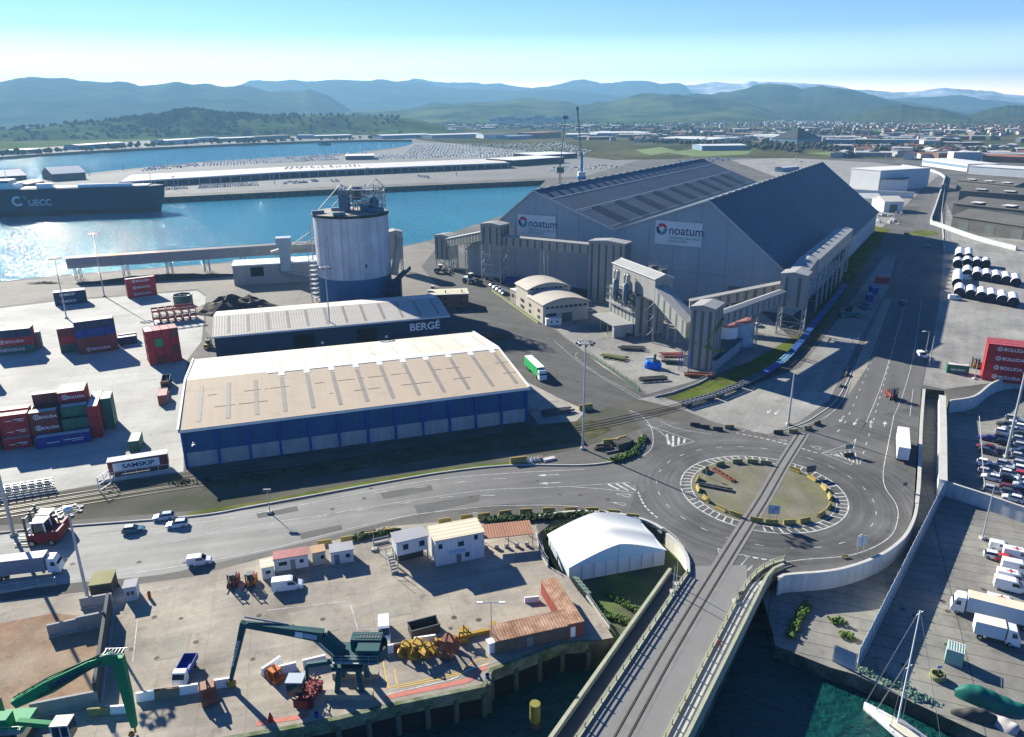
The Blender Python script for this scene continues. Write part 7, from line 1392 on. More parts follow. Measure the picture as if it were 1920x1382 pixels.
t = thing('carport', 'long orange-brown tiled canopy right of the two-storey block', 'canopy', G(905, 1032), dirn(G(905, 1032), G(1000, 1022))); L4 = (G(1000, 1022)-G(905, 1032)).length
mb = MB(); mb.xextr([(-.5, 2.7), (3.6, 3.3), (3.6, 3.45), (-.5, 2.85)], 0, L4); mb.build('roof', mat('orange_brown_roof', (.40, .20, .12), .8, .1, .3, corr=('X', .5, .12)), t)
for x in (.2, L4/2, L4-.2):
    for y in (-.3, 3.4): MB().box(x-.07, x+.07, y-.07, y+.07, 0, 2.8).build('post', m_steel, t)
for i in range(5): tag(MB().box(-.35, .35, -.3, .3, .3, .9).box(-.5, .5, -.05, .05, .0, .3).build('machine_part', m_steel, None, G(912+i*19, 1030-i*1.6), .3*i), 'grey machine part stored under the orange-brown canopy', 'machine part', 'machine parts under the canopy')
# tent
TA = dirn(G(1067, 1092, -2.4), G(1250, 1058, -2.4)); t0 = G(1067, 1092, -2.4); tt = thing('storage_tent', 'white ridged storage tent with pale blue gable beside the bridge', 'tent', t0, TA); TL = 19.3; TDp = 11.5
m_tw = mat('tent_fabric', (.66, .66, .62), .6, .03, .3); m_tb = mat('tent_gable_blue', (.42, .60, .72), .6, .04, .3); m_ts = mat('tent_side', (.60, .66, .70), .6, .05, .3, corr=('X', 2.3, .04))
mb = MB(); mb.box(0, TL, 0, TDp, 0, 3.2); mb.build('wall', m_ts, tt)
mb = MB(); mb.add([(TL*k/16, -.02, 3.21+3.15*(1-abs(k/8-1)**1.35)) for k in range(17)], [tuple(range(17))[::-1]]); mb.build('gable', m_tb, tt)
n_ = 12; V = []; 
for j in range(n_+1):
    y = -.25+(TDp+.5)*j/n_; sag = .35*abs(math.sin(math.pi*j*2/n_)) if j not in (0, n_) else 0
    for k in range(17):
        u = k/16; x = -.3+(TL+.6)*u; z = 3.2+3.25*(1-abs(2*u-1)**1.35) - sag*(1-abs(2*u-1)*.3); V.append((x, y, z+.02))
mb = MB(); mb.add(V, [(j*17+k, j*17+k+1, (j+1)*17+k+1, (j+1)*17+k) for j in range(n_) for k in range(16)], True); mb.build('roof', m_tw, tt)
mb = MB()
for k in range(9): mb.box(k*TL/8-.04, k*TL/8+.04, -.06, -.01, 0, 3.2)
mb.box(TL/2-.04, TL/2+.04, -.07, -.03, 3.2, 6.2); mb.build('pole_lines', m_steel, tt)
# rust sheds
m_rust = mat('rusty_corrugated_roof', (.27, .135, .075), .85, .25, .4, fine=3, corr=('X', .5, .12), c2=(.38, .24, .16), c2sc=.4); m_rw = mat('rusty_red_wall', (.24, .06, .045), .7, .2, .5, corr=('X', .45, .08)); m_bw = mat('brown_sheet_wall', (.12, .09, .075), .8, .2, .4, corr=('X', .45, .08))
def lowshed(label, pa, pb, D, H, wm, rm): a_ = G(*pa); b_ = G(*pb); t = thing('rusty_shed', label, 'shed', a_, dirn(a_, b_)); L = (b_-a_).length; MB().box(0, L, 0, D, 0, H).build('wall', wm, t); mb = MB(); mb.xextr([(-.15, H+.01), (D+.15, H+.3), (D+.15, H+.4), (-.15, H+.12)], -.15, L+.15); mb.build('roof', rm, t); MB().box(L*.4, L*.4+1, -.05, 0, 0, 2).build('door', m_door, t); return t
lowshed('long low rusty-roofed shed along the quay edge', (930, 1228), (1072, 1196), 3.4, 2.5, m_bw, m_rust); lowshed('red corrugated shed running away from the rusty-roofed one', (1088, 1194), (1036, 1110), 2.6, 2.6, m_rw, m_rust) if 0 else None
a_ = G(1064, 1198); b_ = G(1014, 1114); t = thing('rusty_shed', 'red corrugated container shed running away from the quay', 'shed', a_, dirn(a_, G(1088, 1193))); 
LR = (b_-a_).length; dv = dirn(a_, b_)-dirn(a_, G(1088, 1193)); mb = MB(); w_ = 2.7; ex = Vector((math.cos(dv), math.sin(dv)))*LR
mb.prism([(0, 0), (w_, 0), (w_+ex.x, ex.y), (ex.x, ex.y)], 0, 2.7); mb.build('wall', m_rw, t); mb = MB(); mb.prism([(-.1, -.1), (w_+.1, -.1), (w_+.1+ex.x, ex.y+.1), (ex.x-.1, ex.y+.1)], 2.71, 2.85); mb.build('roof', m_rust, t); MB().box(.5, 1.3, -.06, 0, .2, 2.1).build('door', m_wht, t)
cabin2('electric_cabinet', 'small pale blue utility cabinet at the left end of the rusty shed', (918, 1228), (930, 1224), 1, 2, m_cw2, m_trim, wins=(), door=None); 
# skip, grabs
def skip(label, pa, pb, D, H, m, name='steel_skip'): a_ = G(*pa); b_ = G(*pb); t = thing(name, label, 'skip', a_, dirn(a_, b_)); L = (b_-a_).length; mb = MB(); mb.box(0, L, 0, D, 0, .12); mb.build('floor', m_bk, t); mb = MB(); mb.box(0, L, 0, .12, .12, H); mb.box(0, L, D-.12, D, .12, H); mb.box(0, .12, .12, D-.12, .12, H); mb.box(L-.12, L, .12, D-.12, .12, H); mb.build('side', m, t); mb = MB(); mb.box(-.08, L+.08, -.08, .08, H, H+.12); mb.box(-.08, L+.08, D-.08, D+.08, H, H+.12); mb.build('rim', m_dsteel, t); return t
skip('dark open steel skip in the middle of the yard', (772, 1200), (826, 1186), 2.4, 1.6, m_bk)
def grab(label, px, py, rot, m, s=1.0):
    t = thing('clamshell_grab', label, 'grab', G(px, py), rot); t.scale = (s,)*3; mb = MB(); mb.box(-.7, .7, -.7, .7, 1.8, 2.1)
    for a in (-1, 1):
        for b in (-1, 1): mb.beam((a*.6, b*.6, 1.9), (a*1.1, b*.7, .9), .18)
    mb.beam((-.6, 0, 2.1), (0, 0, 2.8), .15); mb.beam((.6, 0, 2.1), (0, 0, 2.8), .15); mb.build('frame', m, t)
    for a in (-1, 1): mb = MB(); mb.extr([(0, .0), (a*1.1, .15), (a*1.3, 1), (a*1.1, 1.1), (a*.3, .3)], -.8, .8); mb.build('jaw', m, t)
for i, (x, y, m, s, lb) in enumerate(((762, 1228, m_dy, 1, 'leftmost small yellow grab on the painted bay'), (783, 1230, m_dy, 1.25, 'tall yellow grab with a white top on the painted bay'), (803, 1228, m_dy, 1, 'third yellow grab from the left on the painted bay'), (842, 1226, CM['rust'], 1.4, 'big rusty open clamshell grab on the painted bay'), (870, 1200, m_dy, 1.0, 'small yellow grab behind the rusty one'), (393, 1312, CM['rust'], 1.3, 'rusty yellow grab box lying by the barrier line'), (517, 1275, m_og, 1.0, 'orange box grab beside the white barrier'), (510, 1268, m_bk, .7, 'small dark hook block beside the orange grab'))): grab(lb, x, y, .4*i, m, s)
t = thing('yellow_beam', 'long yellow spreader beam lying behind the grabs', 'spreader beam', G(820, 1208), rad(18)); mb = MB(); mb.beam((0, 0, .5), (9, 0, .5), .6, .6); mb.box(-.4, 0, -.6, .6, 0, 1.2); mb.box(9, 9.8, -.6, .6, 0, 1.6); mb.build('beam', m_dy, t)
# red scrap cart
t = thing('scrap_cart', 'dark red spiky cart of cable reels beside the excavator', 'cart', G(580, 1310), rad(80)); mb = MB(); mb.box(-2.6, 2.6, -1.1, 1.1, .6, 1.2); mb.box(-2.6, -2.4, -1.1, 1.1, 1.2, 2); RS = random.Random(8)
for i in range(60): x, y, z = RS.uniform(-2.4, 2.4), RS.uniform(-1, 1), RS.uniform(1.2, 2.0); mb.beam((x, y, z), (x+RS.uniform(-.7, .7), y+RS.uniform(-.6, .6), z+RS.uniform(0, .7)), .12)
for x in (-1.6, 1.6):
    for y in (-1.1, 1.1): mb.tube((x, y-.15, .45), (x, y+.15, .45), .45, n=10)
mb.build('frame', m_dr, t)
# white/brown jersey barriers across the yard
for i, (x, y, r_, m, lb) in enumerate(((281, 1310, 12, m_wht, 'first white'), (315, 1305, 12, m_brown, 'brown'), (350, 1299, 12, m_wht, 'second white'), (415, 1287, 12, m_wht, 'third white'), (510, 1255, 55, m_wht, 'white tilted'), (535, 1260, 20, m_wht, 'fourth white'), (590, 1246, 20, m_wht, 'fifth white'), (732, 1222, 10, m_wht, 'white van-side'), (797, 1206, 12, m_wht, 'short white grab-side'), (759, 1219, 12, CM['rust'], 'rusty'))):
    barrier(lb+' block of the barrier line crossing the yard', x, y, rad(r_), m, 0, None, 1.35)
barrier('white lettered block beside the green handler boom', 220, 1336, rad(5), m_wht, 0, None, 1.2); barrier('yellow-green bucket block beside the bay wall', 187, 1340, rad(5), m_bg, 0, None, 1.2); barrier('pale block standing on the concrete behind the red shed', 997, 1128, rad(8), m_wht, 0, None, 1.0)
tag(MB().box(-1.3, 1.3, -.5, .5, 0, .5).build('yellow_pallet', m_dy, None, G(1000, 1165), rad(14)), 'bright yellow pallet frame inside the rusty shed corner', 'pallet'); tag(MB().lathe(0, 0, [(.28, 0), (.28, 1.3), (.05, 1.5)], 12).build('bollard', m_og, None, G(281, 1122)), 'orange bollard by the gate cabin', 'bollard'); tag(MB().lathe(0, 0, [(.35, 0), (.35, .5), (.1, 1.4)], 12).build('quay_light', CM['red'], None, G(508, 1352)), 'small red quay marker near the foreground edge', 'marker')
for i, (x, y) in enumerate(((594, 1345), (914, 1272))): tag(MB().lathe(0, 0, [(.3, 0), (.2, .5), (.35, .6), (.3, .8)], 10).build('mooring_bollard', m_bcol, None, G(x, y)), ('blue mooring bollard near the excavator', 'blue mooring bollard at the quay corner by the painted bay')[i], 'bollard')
for i in range(5): tag(MB().box(-.6, .6, -.45, .45, 0, 1.2).build('waste_container', mat('bin_green_grey', (.12, .17, .14), .7, .1, .5) if not i else MATS['bin_green_grey'], None, G(1080+i*5.2, 1094+i*6.5, -1.2) , rad(-52)), 'grey-green waste bin in the row beside the white tent', 'waste bin', 'waste bins beside the tent')
# scrap bay walls
m_bay = mat('bay_wall_concrete', (.30, .30, .30), .85, .12, .4, stretch=(.5, .5, .1), streak=.15); m_bayd = mat('bay_rubber_face', (.06, .065, .07), .8, .15, .4)
def bay(label, pa, pb, H, m, th=.4): a_ = G(*pa); b_ = G(*pb); t = thing('bay_wall', label, 'wall', a_, dirn(a_, b_)); L = (b_-a_).length; MB().box(0, L, 0, th, 0, H).build('panel', m, t); MB().box(0, L, -.3, th+.3, 0, .3).build('foot', m_bay, t)
bay('pale leaning panel at the left of the scrap bay back wall', (92, 1196), (148, 1183), 2.3, m_bay); bay('grey panel at the right of the scrap bay back wall', (147, 1184), (203, 1172), 2.6, m_bay); bay('grey wall beside the low olive shed', (152, 1142), (212, 1132), 2, m_bay); bay('low concrete wall along the near side of the scrap bay', (60, 1345), (186, 1320), 2.2, m_bay)
bay('tall dark right-hand wall of the scrap bay', (188, 1318), (212, 1145), 3.6, m_bayd, .5)
# material handlers
def seg(mb, a, b, w0, w1, h0, h1):
    a = Vector(a); b = Vector(b); d = (b-a).normalized(); r = d.cross(Vector((0, 0, 1))).normalized(); u = r.cross(d).normalized(); P = []
    for p, w_, h_ in ((a, w0, h0), (b, w1, h1)): P += [p-r*w_/2-u*h_/2, p+r*w_/2-u*h_/2, p+r*w_/2+u*h_/2, p-r*w_/2+u*h_/2]
    mb.add(P, [(0, 3, 2, 1), (4, 5, 6, 7), (0, 1, 5, 4), (1, 2, 6, 5), (2, 3, 7, 6), (3, 0, 4, 7)])
m_hg = mat('handler_green', (.012, .28, .10), .6, .1, .8, spec=.15, fine=5, c2=(.02, .17, .07), c2sc=.8, c2amt=.3); m_ht = mat('handler_teal', (.012, .085, .095), .6, .1, .8, spec=.15, fine=5, c2=(.03, .06, .06), c2sc=.8, c2amt=.3)
# teal one
B = G(662, 1290); T = G(431, 1288); an = dirn(T, B); hd = thing('material_handler', 'dark teal material handler with a long bent boom reaching left over the yard', 'material handler', B, an)
inv = Matrix.Rotation(-an, 4, 'Z'); toL = lambda p: inv @ (Vector(p)-B)
pts = [toL(GV(640, 1222, T, B)), toL(GV(606, 1192, T, B)), toL(GV(540, 1182, T, B)), toL(GV(462, 1171, T, B))]
mb = MB(); seg(mb, pts[0], pts[1], 1.2, 1.1, 1.6, 1.7); seg(mb, pts[1], pts[2], 1.1, .9, 1.7, 1.2); seg(mb, pts[2], pts[3], .9, .7, 1.2, .8); bo = mb.build('boom', m_ht, hd)
st_ = toL(GV(433, 1276, T, B)); mb = MB(); seg(mb, pts[3]+Vector((-.3, 0, .4)), st_, .8, .5, .9, .5); sk = mb.build('stick', m_ht, hd)
mb = MB(); mb.tube(pts[0]+Vector((-1, 0, -1.2)), (pts[1]+pts[2])/2, .2); mb.tube(pts[2]+Vector((0, .5, .6)), pts[3]+Vector((-.3, .5, .9)), .14); mb.build('hydraulic_ram', m_steel, hd)
mb = MB(); mb.tube(st_, st_-Vector((0, 0, .8)), .12); mb.lathe(st_.x, st_.y, [(.5, .3), (.75, .7), (.3, 1.3)], 8); mb.build('grab', m_dy, hd)
f_ = MB().box(-.02, 0, 0, .01, 0, .01); tv = (pts[2]-pts[1]).normalized(); pc = pts[1].lerp(pts[2], .45)
al = math.atan2(tv.z, -tv.x); mb = MB(); mb.box(-1.6, -.5, -.62, -.56, -.45, .45); f1 = mb.build('decal', m_wht, bo); f1.location = pc; f1.rotation_euler = (0, math.atan2(-(-tv.z), -tv.x), 0); mb = MB(); mb.box(-.4, 1.5, -.62, -.56, -.4, .4); f2 = mb.build('decal', m_gsg, bo); f2.location = pc; f2.rotation_euler = f1.rotation_euler
HB = 6.2
mb = MB(); mb.lathe(0, 0, [(1.3, 5.4), (1.3, HB)], 18); 
for (x, y) in ((-1.6, -1.6), (1.6, -1.6), (-1.6, 1.6), (1.6, 1.6)): mb.beam((x*1.15, y*1.15, 0.6), (x*.8, y*.8, 5.2), .7, .7)
mb.box(-2.2, 2.2, -2.2, 2.2, 4.8, 5.4); mb.build('gantry', m_ht, hd); mb = MB(); mb.box(-3.4, 3.4, -2.6, -1.6, 0, 1.1); mb.box(-3.4, 3.4, 1.6, 2.6, 0, 1.1); mb.build('track', mat('dusty_steel_track', (.28, .25, .20), .8, .2, 1), hd)
mb = MB(); mb.box(-2.0, 4.6, -1.9, 1.9, HB, HB+.4); mb.box(.2, 4.6, .1, 1.9, HB+.4, HB+2.2); mb.box(1.4, 4.6, -1.9, -.1, HB+.4, HB+2.0); mb.lathe(3.2, 0, [(2.3, HB-.2), (2.3, HB+1.6)], 18); up = mb.build('upper_body', m_ht, hd); mb = MB()
for z in (.5, 1.0): mb.beam((-2, -2.3, HB+.4+z), (4.6, -2.3, HB+.4+z), .06); mb.beam((-.5, 1.8, HB+2.1+z), (4.4, 1.8, HB+2.1+z), .05)
for k in range(6): mb.beam((-2+k*1.3, -2.3, HB+.2), (-2+k*1.3, -2.3, HB+1.4), .06)
mb.box(-2, 4.6, -2.4, -1.9, HB+.1, HB+.2); mb.build('handrail', m_steel, up); mb = MB(); 
for k in range(7): mb.box(1.5+k*.42, 1.7+k*.42, .4, 1.6, HB+2.2, HB+2.24)
mb.build('vent_grille', m_dsteel, up)
cb = toL(GV(565, 1245, T, B)+Vector((0, 0, 0))); cb = Vector((cb.x, -3.0, 3.2)); mb = MB(); mb.beam((-1.5, -1.6, HB), (cb.x+1.5, cb.y+1, cb.z+2.6), .5, .6); mb.beam((cb.x+1.5, cb.y+1, cb.z+2.6), (cb.x+1.4, cb.y+.8, cb.z), .4); mb.build('cab_arm', m_ht, hd); MB().box(cb.x-1.1, cb.x+1.1, cb.y-.9, cb.y+.9, cb.z-1.2, cb.z+1).build('cab', m_glass, hd); MB().box(cb.x-1.2, cb.x+1.2, cb.y-1, cb.y+1, cb.z+1.01, cb.z+1.2).build('cab_roof', m_gsg, hd)
sd = (st_-pts[3]).normalized(); text('SENNEBOGEN', .75, 'lettering', m_wht, sk, pts[3].lerp(st_, .72)+Vector((-.15, -.42, 0)), (rad(90), -math.atan2(sd.z, sd.x)+math.pi, 0), .01, 1)
# green one
B = G(20, 1392); T = G(256, 1376); an = dirn(B, T); hg = thing('material_handler', 'bright green material handler reaching right over the scrap bay with its boom', 'material handler', B, an); inv = Matrix.Rotation(-an, 4, 'Z')
gp_ = [toL(GV(28, 1318, B, T)), toL(GV(95, 1284, B, T)), toL(GV(172, 1243, B, T)), toL(GV(208, 1232, B, T)), toL(GV(226, 1236, B, T)), toL(GV(238, 1300, B, T)), toL(GV(252, 1362, B, T))]
mb = MB(); seg(mb, gp_[0], gp_[1], 1.0, 1.1, 1.1, 1.9); seg(mb, gp_[1], gp_[2], 1.1, .9, 1.9, 1.1); seg(mb, gp_[2], gp_[3]+Vector((.6, 0, 0)), .9, .9, 1.1, 1.5); bo = mb.build('boom', m_hg, hg)
mb = MB(); seg(mb, gp_[4]+Vector((-.3, 0, .5)), gp_[5], .9, .8, 1.5, 1.2); seg(mb, gp_[5], gp_[6], .8, .6, 1.2, .7); mb.build('stick', m_hg, hg)
mb = MB()
for k in range(12): q_ = gp_[0].lerp(gp_[3], (k+.5)/12); mb.beam(q_+Vector((0, -.4, 1)), q_+Vector((0, .4, 1)), .1); 
mb.beam(gp_[0]+Vector((0, 0, .9)), gp_[1]+Vector((0, 0, 1.25)), .16); mb.beam(gp_[1]+Vector((0, 0, 1.25)), gp_[3]+Vector((0, 0, 1.0)), .16); mb.tube(gp_[1]+Vector((-1.5, -.7, -1.3)), gp_[3]+Vector((-1, -.7, -.3)), .14); mb.build('hose_run', m_bk, bo)
mb = MB()
for k in range(6): mb.beam(gp_[3]+Vector((-.6+k*.45, -.6, .9)), gp_[3]+Vector((-.6+k*.45, .6, .9)), .1)
mb.beam(gp_[3]+Vector((-.8, -.6, .9)), gp_[3]+Vector((2, -.6, .8)), .1); mb.beam(gp_[3]+Vector((-.8, .6, .9)), gp_[3]+Vector((2, .6, .8)), .1); mb.build('top_grating', m_steel, bo)
dd = (gp_[2]-gp_[1]).normalized(); text('SENNEBOGEN', 1.0, 'lettering', m_ink, bo, gp_[1].lerp(gp_[2], .05)+Vector((0, -.64, -.3)), (rad(90), -math.atan2(dd.z, dd.x), 0), .01, .85, .02)
mb = MB(); mb.tube(gp_[6], gp_[6]-Vector((0, 0, 1)), .15); q_ = gp_[6]; mb.lathe(q_.x-.6, q_.y, [(.2, q_.z-2.2), (.7, q_.z-1.6), (.3, q_.z-1)], 8); mb.build('grab', m_dy, hg)
bz = gp_[0].z; mb = MB(); mb.box(-6, 3.2, -2, 2, bz-3.2, bz-2.7); mb.box(-6, 1.6, -2, -.3, bz-2.7, bz-.9); mb.box(-6, -1, .2, 2, bz-2.7, bz-.6); mb.build('upper_body', m_hg, hg); mb = MB(); mb.lathe(-1, 0, [(1.6, 0), (1.6, bz-3.2)], 16); mb.box(-4, 2.5, -2.4, 2.4, 0, 1.3); mb.build('undercarriage', m_bk, hg)
mb = MB()
for z in (0, .5, 1): mb.beam((-6, -2.5, bz-2.6+z), (3.4, -2.5, bz-2.6+z), .06)
for k in range(9): mb.beam((-6+k*1.15, -2.5, bz-2.7), (-6+k*1.15, -2.5, bz-1.6), .06)
mb.box(-6, 3.4, -2.6, -2, bz-2.8, bz-2.7); mb.build('handrail', m_steel, hg)
cpz = toL(GV(130, 1338, B, T)+Vector((0, 0, 0))); cx_, cy_, cz_ = cpz.x, -1.8, cpz.z-.6; mb = MB(); mb.beam((2.5, -1.2, bz-2), (cx_-1, cy_+.3, cz_+.2), .7, .7); mb.build('cab_arm', m_hg, hg); mb = MB(); mb.box(cx_-1.1, cx_+1.1, cy_-.9, cy_+.9, cz_-1.3, cz_+1); mb.build('cab', m_glass, hg); MB().box(cx_-1.2, cx_+1.1, cy_-1, cy_+1, cz_+1.01, cz_+1.2).build('cab_roof', mat('cream_plastic', (.60, .58, .45), .6, .06, .5), hg); mb = MB(); mb.box(cx_-1.15, cx_+1.15, cy_-.95, cy_-.9, cz_-1.3, cz_-.7)
for x in (-1.1, 0, 1.05): mb.box(cx_+x-.06, cx_+x+.06, cy_-.96, cy_-.9, cz_-.7, cz_+1)
mb.build('cab_frame', m_wht, hg)
# ---------------------------------------------------------------- right quay: kiosk, covered boats, nets, planter, yacht
t = thing('green_kiosk', 'pale green steel cabinet with a rail on top near the quay', 'cabinet', G(1770, 1243, LZ), dirn(G(1770, 1243, LZ), G(1798, 1252, LZ))); MB().box(0, 2.4, 0, 2.4, 0, 2.6).build('wall', mat('pale_teal_paint', (.22, .38, .34), .6, .08, .5), t); mb = MB()
for k in range(7): mb.beam((.1+k*.37, 0, 2.75), (.1+k*.37, 2.4, 2.75), .08)
mb.beam((0, 0, 2.7), (2.4, 0, 2.7), .1); mb.beam((0, 2.4, 2.7), (2.4, 2.4, 2.7), .1); mb.build('roof_rail', m_trim, t)
t = thing('planter', 'round concrete planter with a small sign post on the right quay', 'planter', G(1757, 1272, LZ)); MB().lathe(0, 0, [(1.0, 0), (1.15, .5), (1.1, .9), (.8, .9), (.7, .7), (.01, .7)], 20).build('bowl', m_bg, t); MB().tube((0, 0, .7), (0, 0, 2.4), .05, n=6).build('post', m_steel, t); MB().box(-.4, .4, -.03, .03, 1.9, 2.4).build('board', m_gsg, t); mb = MB(); RP = random.Random(2)
for i in range(14): blob(mb, RP.uniform(-.6, .6), RP.uniform(-.6, .6), .65, .2, .5, RP)
mb.build('plants', m_wood, t)
def tarp(label, px, py, rot, L, W, H, m, seed):
    t = thing('covered_boat', label, 'covered boat', G(px, py, LZ), rot); n1, n2 = 22, 12; V = []
    for i in range(n1+1):
        u = i/n1; x = -L/2+L*u; e = math.sin(math.pi*min(1, max(0, u*.94+.03)))**.5
        for j in range(n2+1):
            v = j/n2; y = (v-.5)*W*e*1.0; z = H*e*(1-abs(2*v-1)**2.5)*(.8+.25*math.sin(u*5+seed))+.12*noise.noise(Vector((x*.9, y*1.4, seed)))
            V.append((x, y, max(0.02, z+.1*math.sin(x*3.5+seed)*(1-abs(2*v-1)))))
    mb = MB(); mb.add(V, [(i*(n2+1)+j, (i+1)*(n2+1)+j, (i+1)*(n2+1)+j+1, i*(n2+1)+j+1) for i in range(n1) for j in range(n2)], True); mb.build('tarpaulin', m, t)
    mb = MB(); mb.prism([(-L*.42, -W*.1), (L*.3, -W*.2), (L*.40, 0), (L*.3, W*.2), (-L*.42, W*.1)], .05, H*.35); mb.build('hull', m_wht, t)
tarp('large boat under a dark green tarpaulin on the right quay', 1858, 1318, rad(-24), 9.5, 3.4, 2.6, mat('green_tarpaulin', (.01, .12, .095), .6, .12, .5), 1); tarp('slim boat under a dark grey-brown tarpaulin beside the green one', 1830, 1345, rad(-18), 6.6, 2.2, 1.5, mat('dark_grey_tarpaulin', (.06, .06, .055), .8, .15, .6), 5); tarp('bundle under a pale grey tarpaulin at the lower right corner', 1886, 1362, rad(-60), 3.4, 2.8, 1.8, mat('pale_grey_tarpaulin', (.36, .34, .33), .8, .1, .6), 9)
RN = random.Random(12); m_net = mat('fishing_net_green', (.06, .16, .12), .95, .4, 3, fine=9, c2=(.16, .20, .17), c2sc=2)
for i, (x, y, n, lb) in enumerate(((1634, 1262, 36, 'long heap of green fishing net nearest the fence'), (1682, 1284, 30, 'dark grey-green net heap behind the yacht stay'), (1722, 1308, 26, 'small teal net heap by the quay bollard'))):
    p = G(x, y, LZ); mb = MB()
    for k in range(n*6): gx = RN.gauss(0, 1.3); gy = RN.gauss(0, .55); blob(mb, gx, gy, -.1, RN.uniform(.12, .34), RN.uniform(.3, .75)*math.exp(-gy*gy-.2*gx*gx)+.15, RN)
    tag(mb.build('fishing_net', m_net, None, p, rad(-28)), lb, 'fishing net')
# yacht
q0 = G(1621, 1318, WZ+1.2); q1 = G(1752, 1410, WZ+1.2); ya = thing('sailing_yacht', 'white sailing yacht with a tall bare mast moored at the lower right', 'sailing boat', (q0.x, q0.y, WZ), dirn(q0, q1)); secs = []
for i in range(13):
    u = i/12; x = u*12.5; w_ = 1.75*math.sin(math.pi*min(.72, .02+u*.62))**.9; sh_ = 1.35-.35*u
    secs.append((x, [(-w_*.35, -.4), (w_*.35, -.4), (w_*.95, .5), (w_, sh_), (w_*.93, sh_+.02), (-w_*.93, sh_+.02), (-w_, sh_), (-w_*.95, .5)]))
mb = MB(); loft(secs, mb); mb.build('hull', m_wht, ya); mb = MB(); loft([(3.2, ringp(.5, 1.2, 1.35, 1.5, .4)), (4.5, ringp(.95, 1.1, 1.5, 1.65, .7)), (8.5, ringp(1.0, 1.0, 1.5, 1.6, .8))], mb); mb.build('cabin', mat('deck_cream', (.55, .52, .42), .6, .06, .6), ya); MB().box(4.6, 8.2, -1.02, 1.02, 1.25, 1.42).build('cabin_window', m_glass, ya)
mbp = G(1683, 1354, WZ+1.6); mtop = None; lx = inv  # mast
an = ya.rotation_euler.z; inv = Matrix.Rotation(-an, 4, 'Z'); ml = inv @ (mbp-Vector((q0.x, q0.y, WZ))); B0 = Vector((mbp.x, mbp.y, 0)); Hm = HT(Vector((mbp.x, mbp.y, 0)), 1145)-WZ
MB().tube((ml.x, ml.y, 1.4), (ml.x, ml.y, Hm), .14, .08, n=8).build('mast', m_wht, ya); mb = MB()
for z in (Hm*.55, Hm*.98): mb.beam((ml.x, ml.y-.8, z), (ml.x, ml.y+.8, z), .08)
mb.build('spreader', m_wht, ya); mb = MB(); mb.tube((.15, 0, 1.4), (ml.x-.1, ml.y, Hm), .05, n=5); mb.tube((1.9, 0, 1.4), (ml.x-.1, ml.y, Hm*.62), .07, n=5); mb.tube((12, 0, 1.1), (ml.x, ml.y, Hm), .035, n=5)
for s in (-1, 1): mb.tube((ml.x, s*1.5, 1.2), (ml.x, ml.y+s*.8, Hm*.55), .03, n=5)
mb.build('rigging', m_steel, ya); MB().tube((ml.x, ml.y, 2.4), (11, 0, 2.5), .16, n=8).build('boom', m_gp, ya)
for i, (p0_, p1_) in enumerate((((1, .9), (9, 1.6)),)): pass
mb = MB()
for s in (-1, 1):
    for k in range(8): x = 1+k*1.5; w_ = 1.65*math.sin(math.pi*min(.72, .02+x/12.5*.62))**.9; mb.beam((x, s*w_, 1.2), (x, s*w_, 1.9), .04)
mb.build('stanchion', m_steel, ya)
# hillocks, scrap, coal, details
def heap(label, px, py, rx, ry, h, m, name='heap', seed=0, rot=0):
    n1, n2 = 10, 28; V = [(0, 0, h)]
    for i in range(1, n1+1):
        for j in range(n2):
            a_ = j*2*math.pi/n2; rr = i/n1*(1+.25*noise.noise(Vector((math.cos(a_)*1.5, math.sin(a_)*1.5, seed)))); x, y = rx*rr*math.cos(a_), ry*rr*math.sin(a_)
            V.append((x, y, max(0, h*(1-(i/n1)**1.3)*(1+.5*noise.noise(Vector((x*.35, y*.35, seed))))+.3*noise.noise(Vector((x*1.5, y*1.5, seed))) if i < n1 else -.05)))
    F = [(0, 1+j, 1+(j+1) % n2) for j in range(n2)]+[(1+(i-1)*n2+j, 1+i*n2+j, 1+i*n2+(j+1) % n2, 1+(i-1)*n2+(j+1) % n2) for i in range(1, n1) for j in range(n2)]
    mb = MB(); mb.add(V, F); return tag(mb.build(name, m, None, G(px, py), rot), label, 'heap')
m_coal = mat('dark_scrap_metal', (.035, .028, .024), .8, .4, 1.2, fine=5, c2=(.07, .045, .035), c2sc=1.5); heap('big dark heap of scrap beside the navy warehouse', 447, 582, 20, 11, 6.5, m_coal, 'scrap_heap', 1); heap('low black bank of bulk material in front of the quay gallery', 300, 524, 40, 5, 2.5, m_coal, 'bulk_heap', 2, rad(14)); heap('low dark heap between the bunker and the silo', 592, 505, 8, 6, 3, mat('brown_scrap', (.08, .045, .03), .9, .3, 1), 'bulk_heap', 3); heap('small dark heap on the quay apron near the railway gallery', 80, 531, 9, 3, .8, m_coal, 'bulk_heap', 4)
RB = random.Random(21); t = thing('steel_bar_stack', 'pile of rusty red steel bars behind the navy warehouse corner', 'steel bars', G(835, 632), rad(-4)); mb = MB()
for i in range(60): y = RB.uniform(-2.5, 2.5); x = RB.uniform(0, 4); z = .15+RB.uniform(0, 1.2); mb.beam((x, y, z), (x+RB.uniform(14, 20), y+RB.uniform(-.6, .6), z), .22)
mb.build('bars', CM['rust'], t)
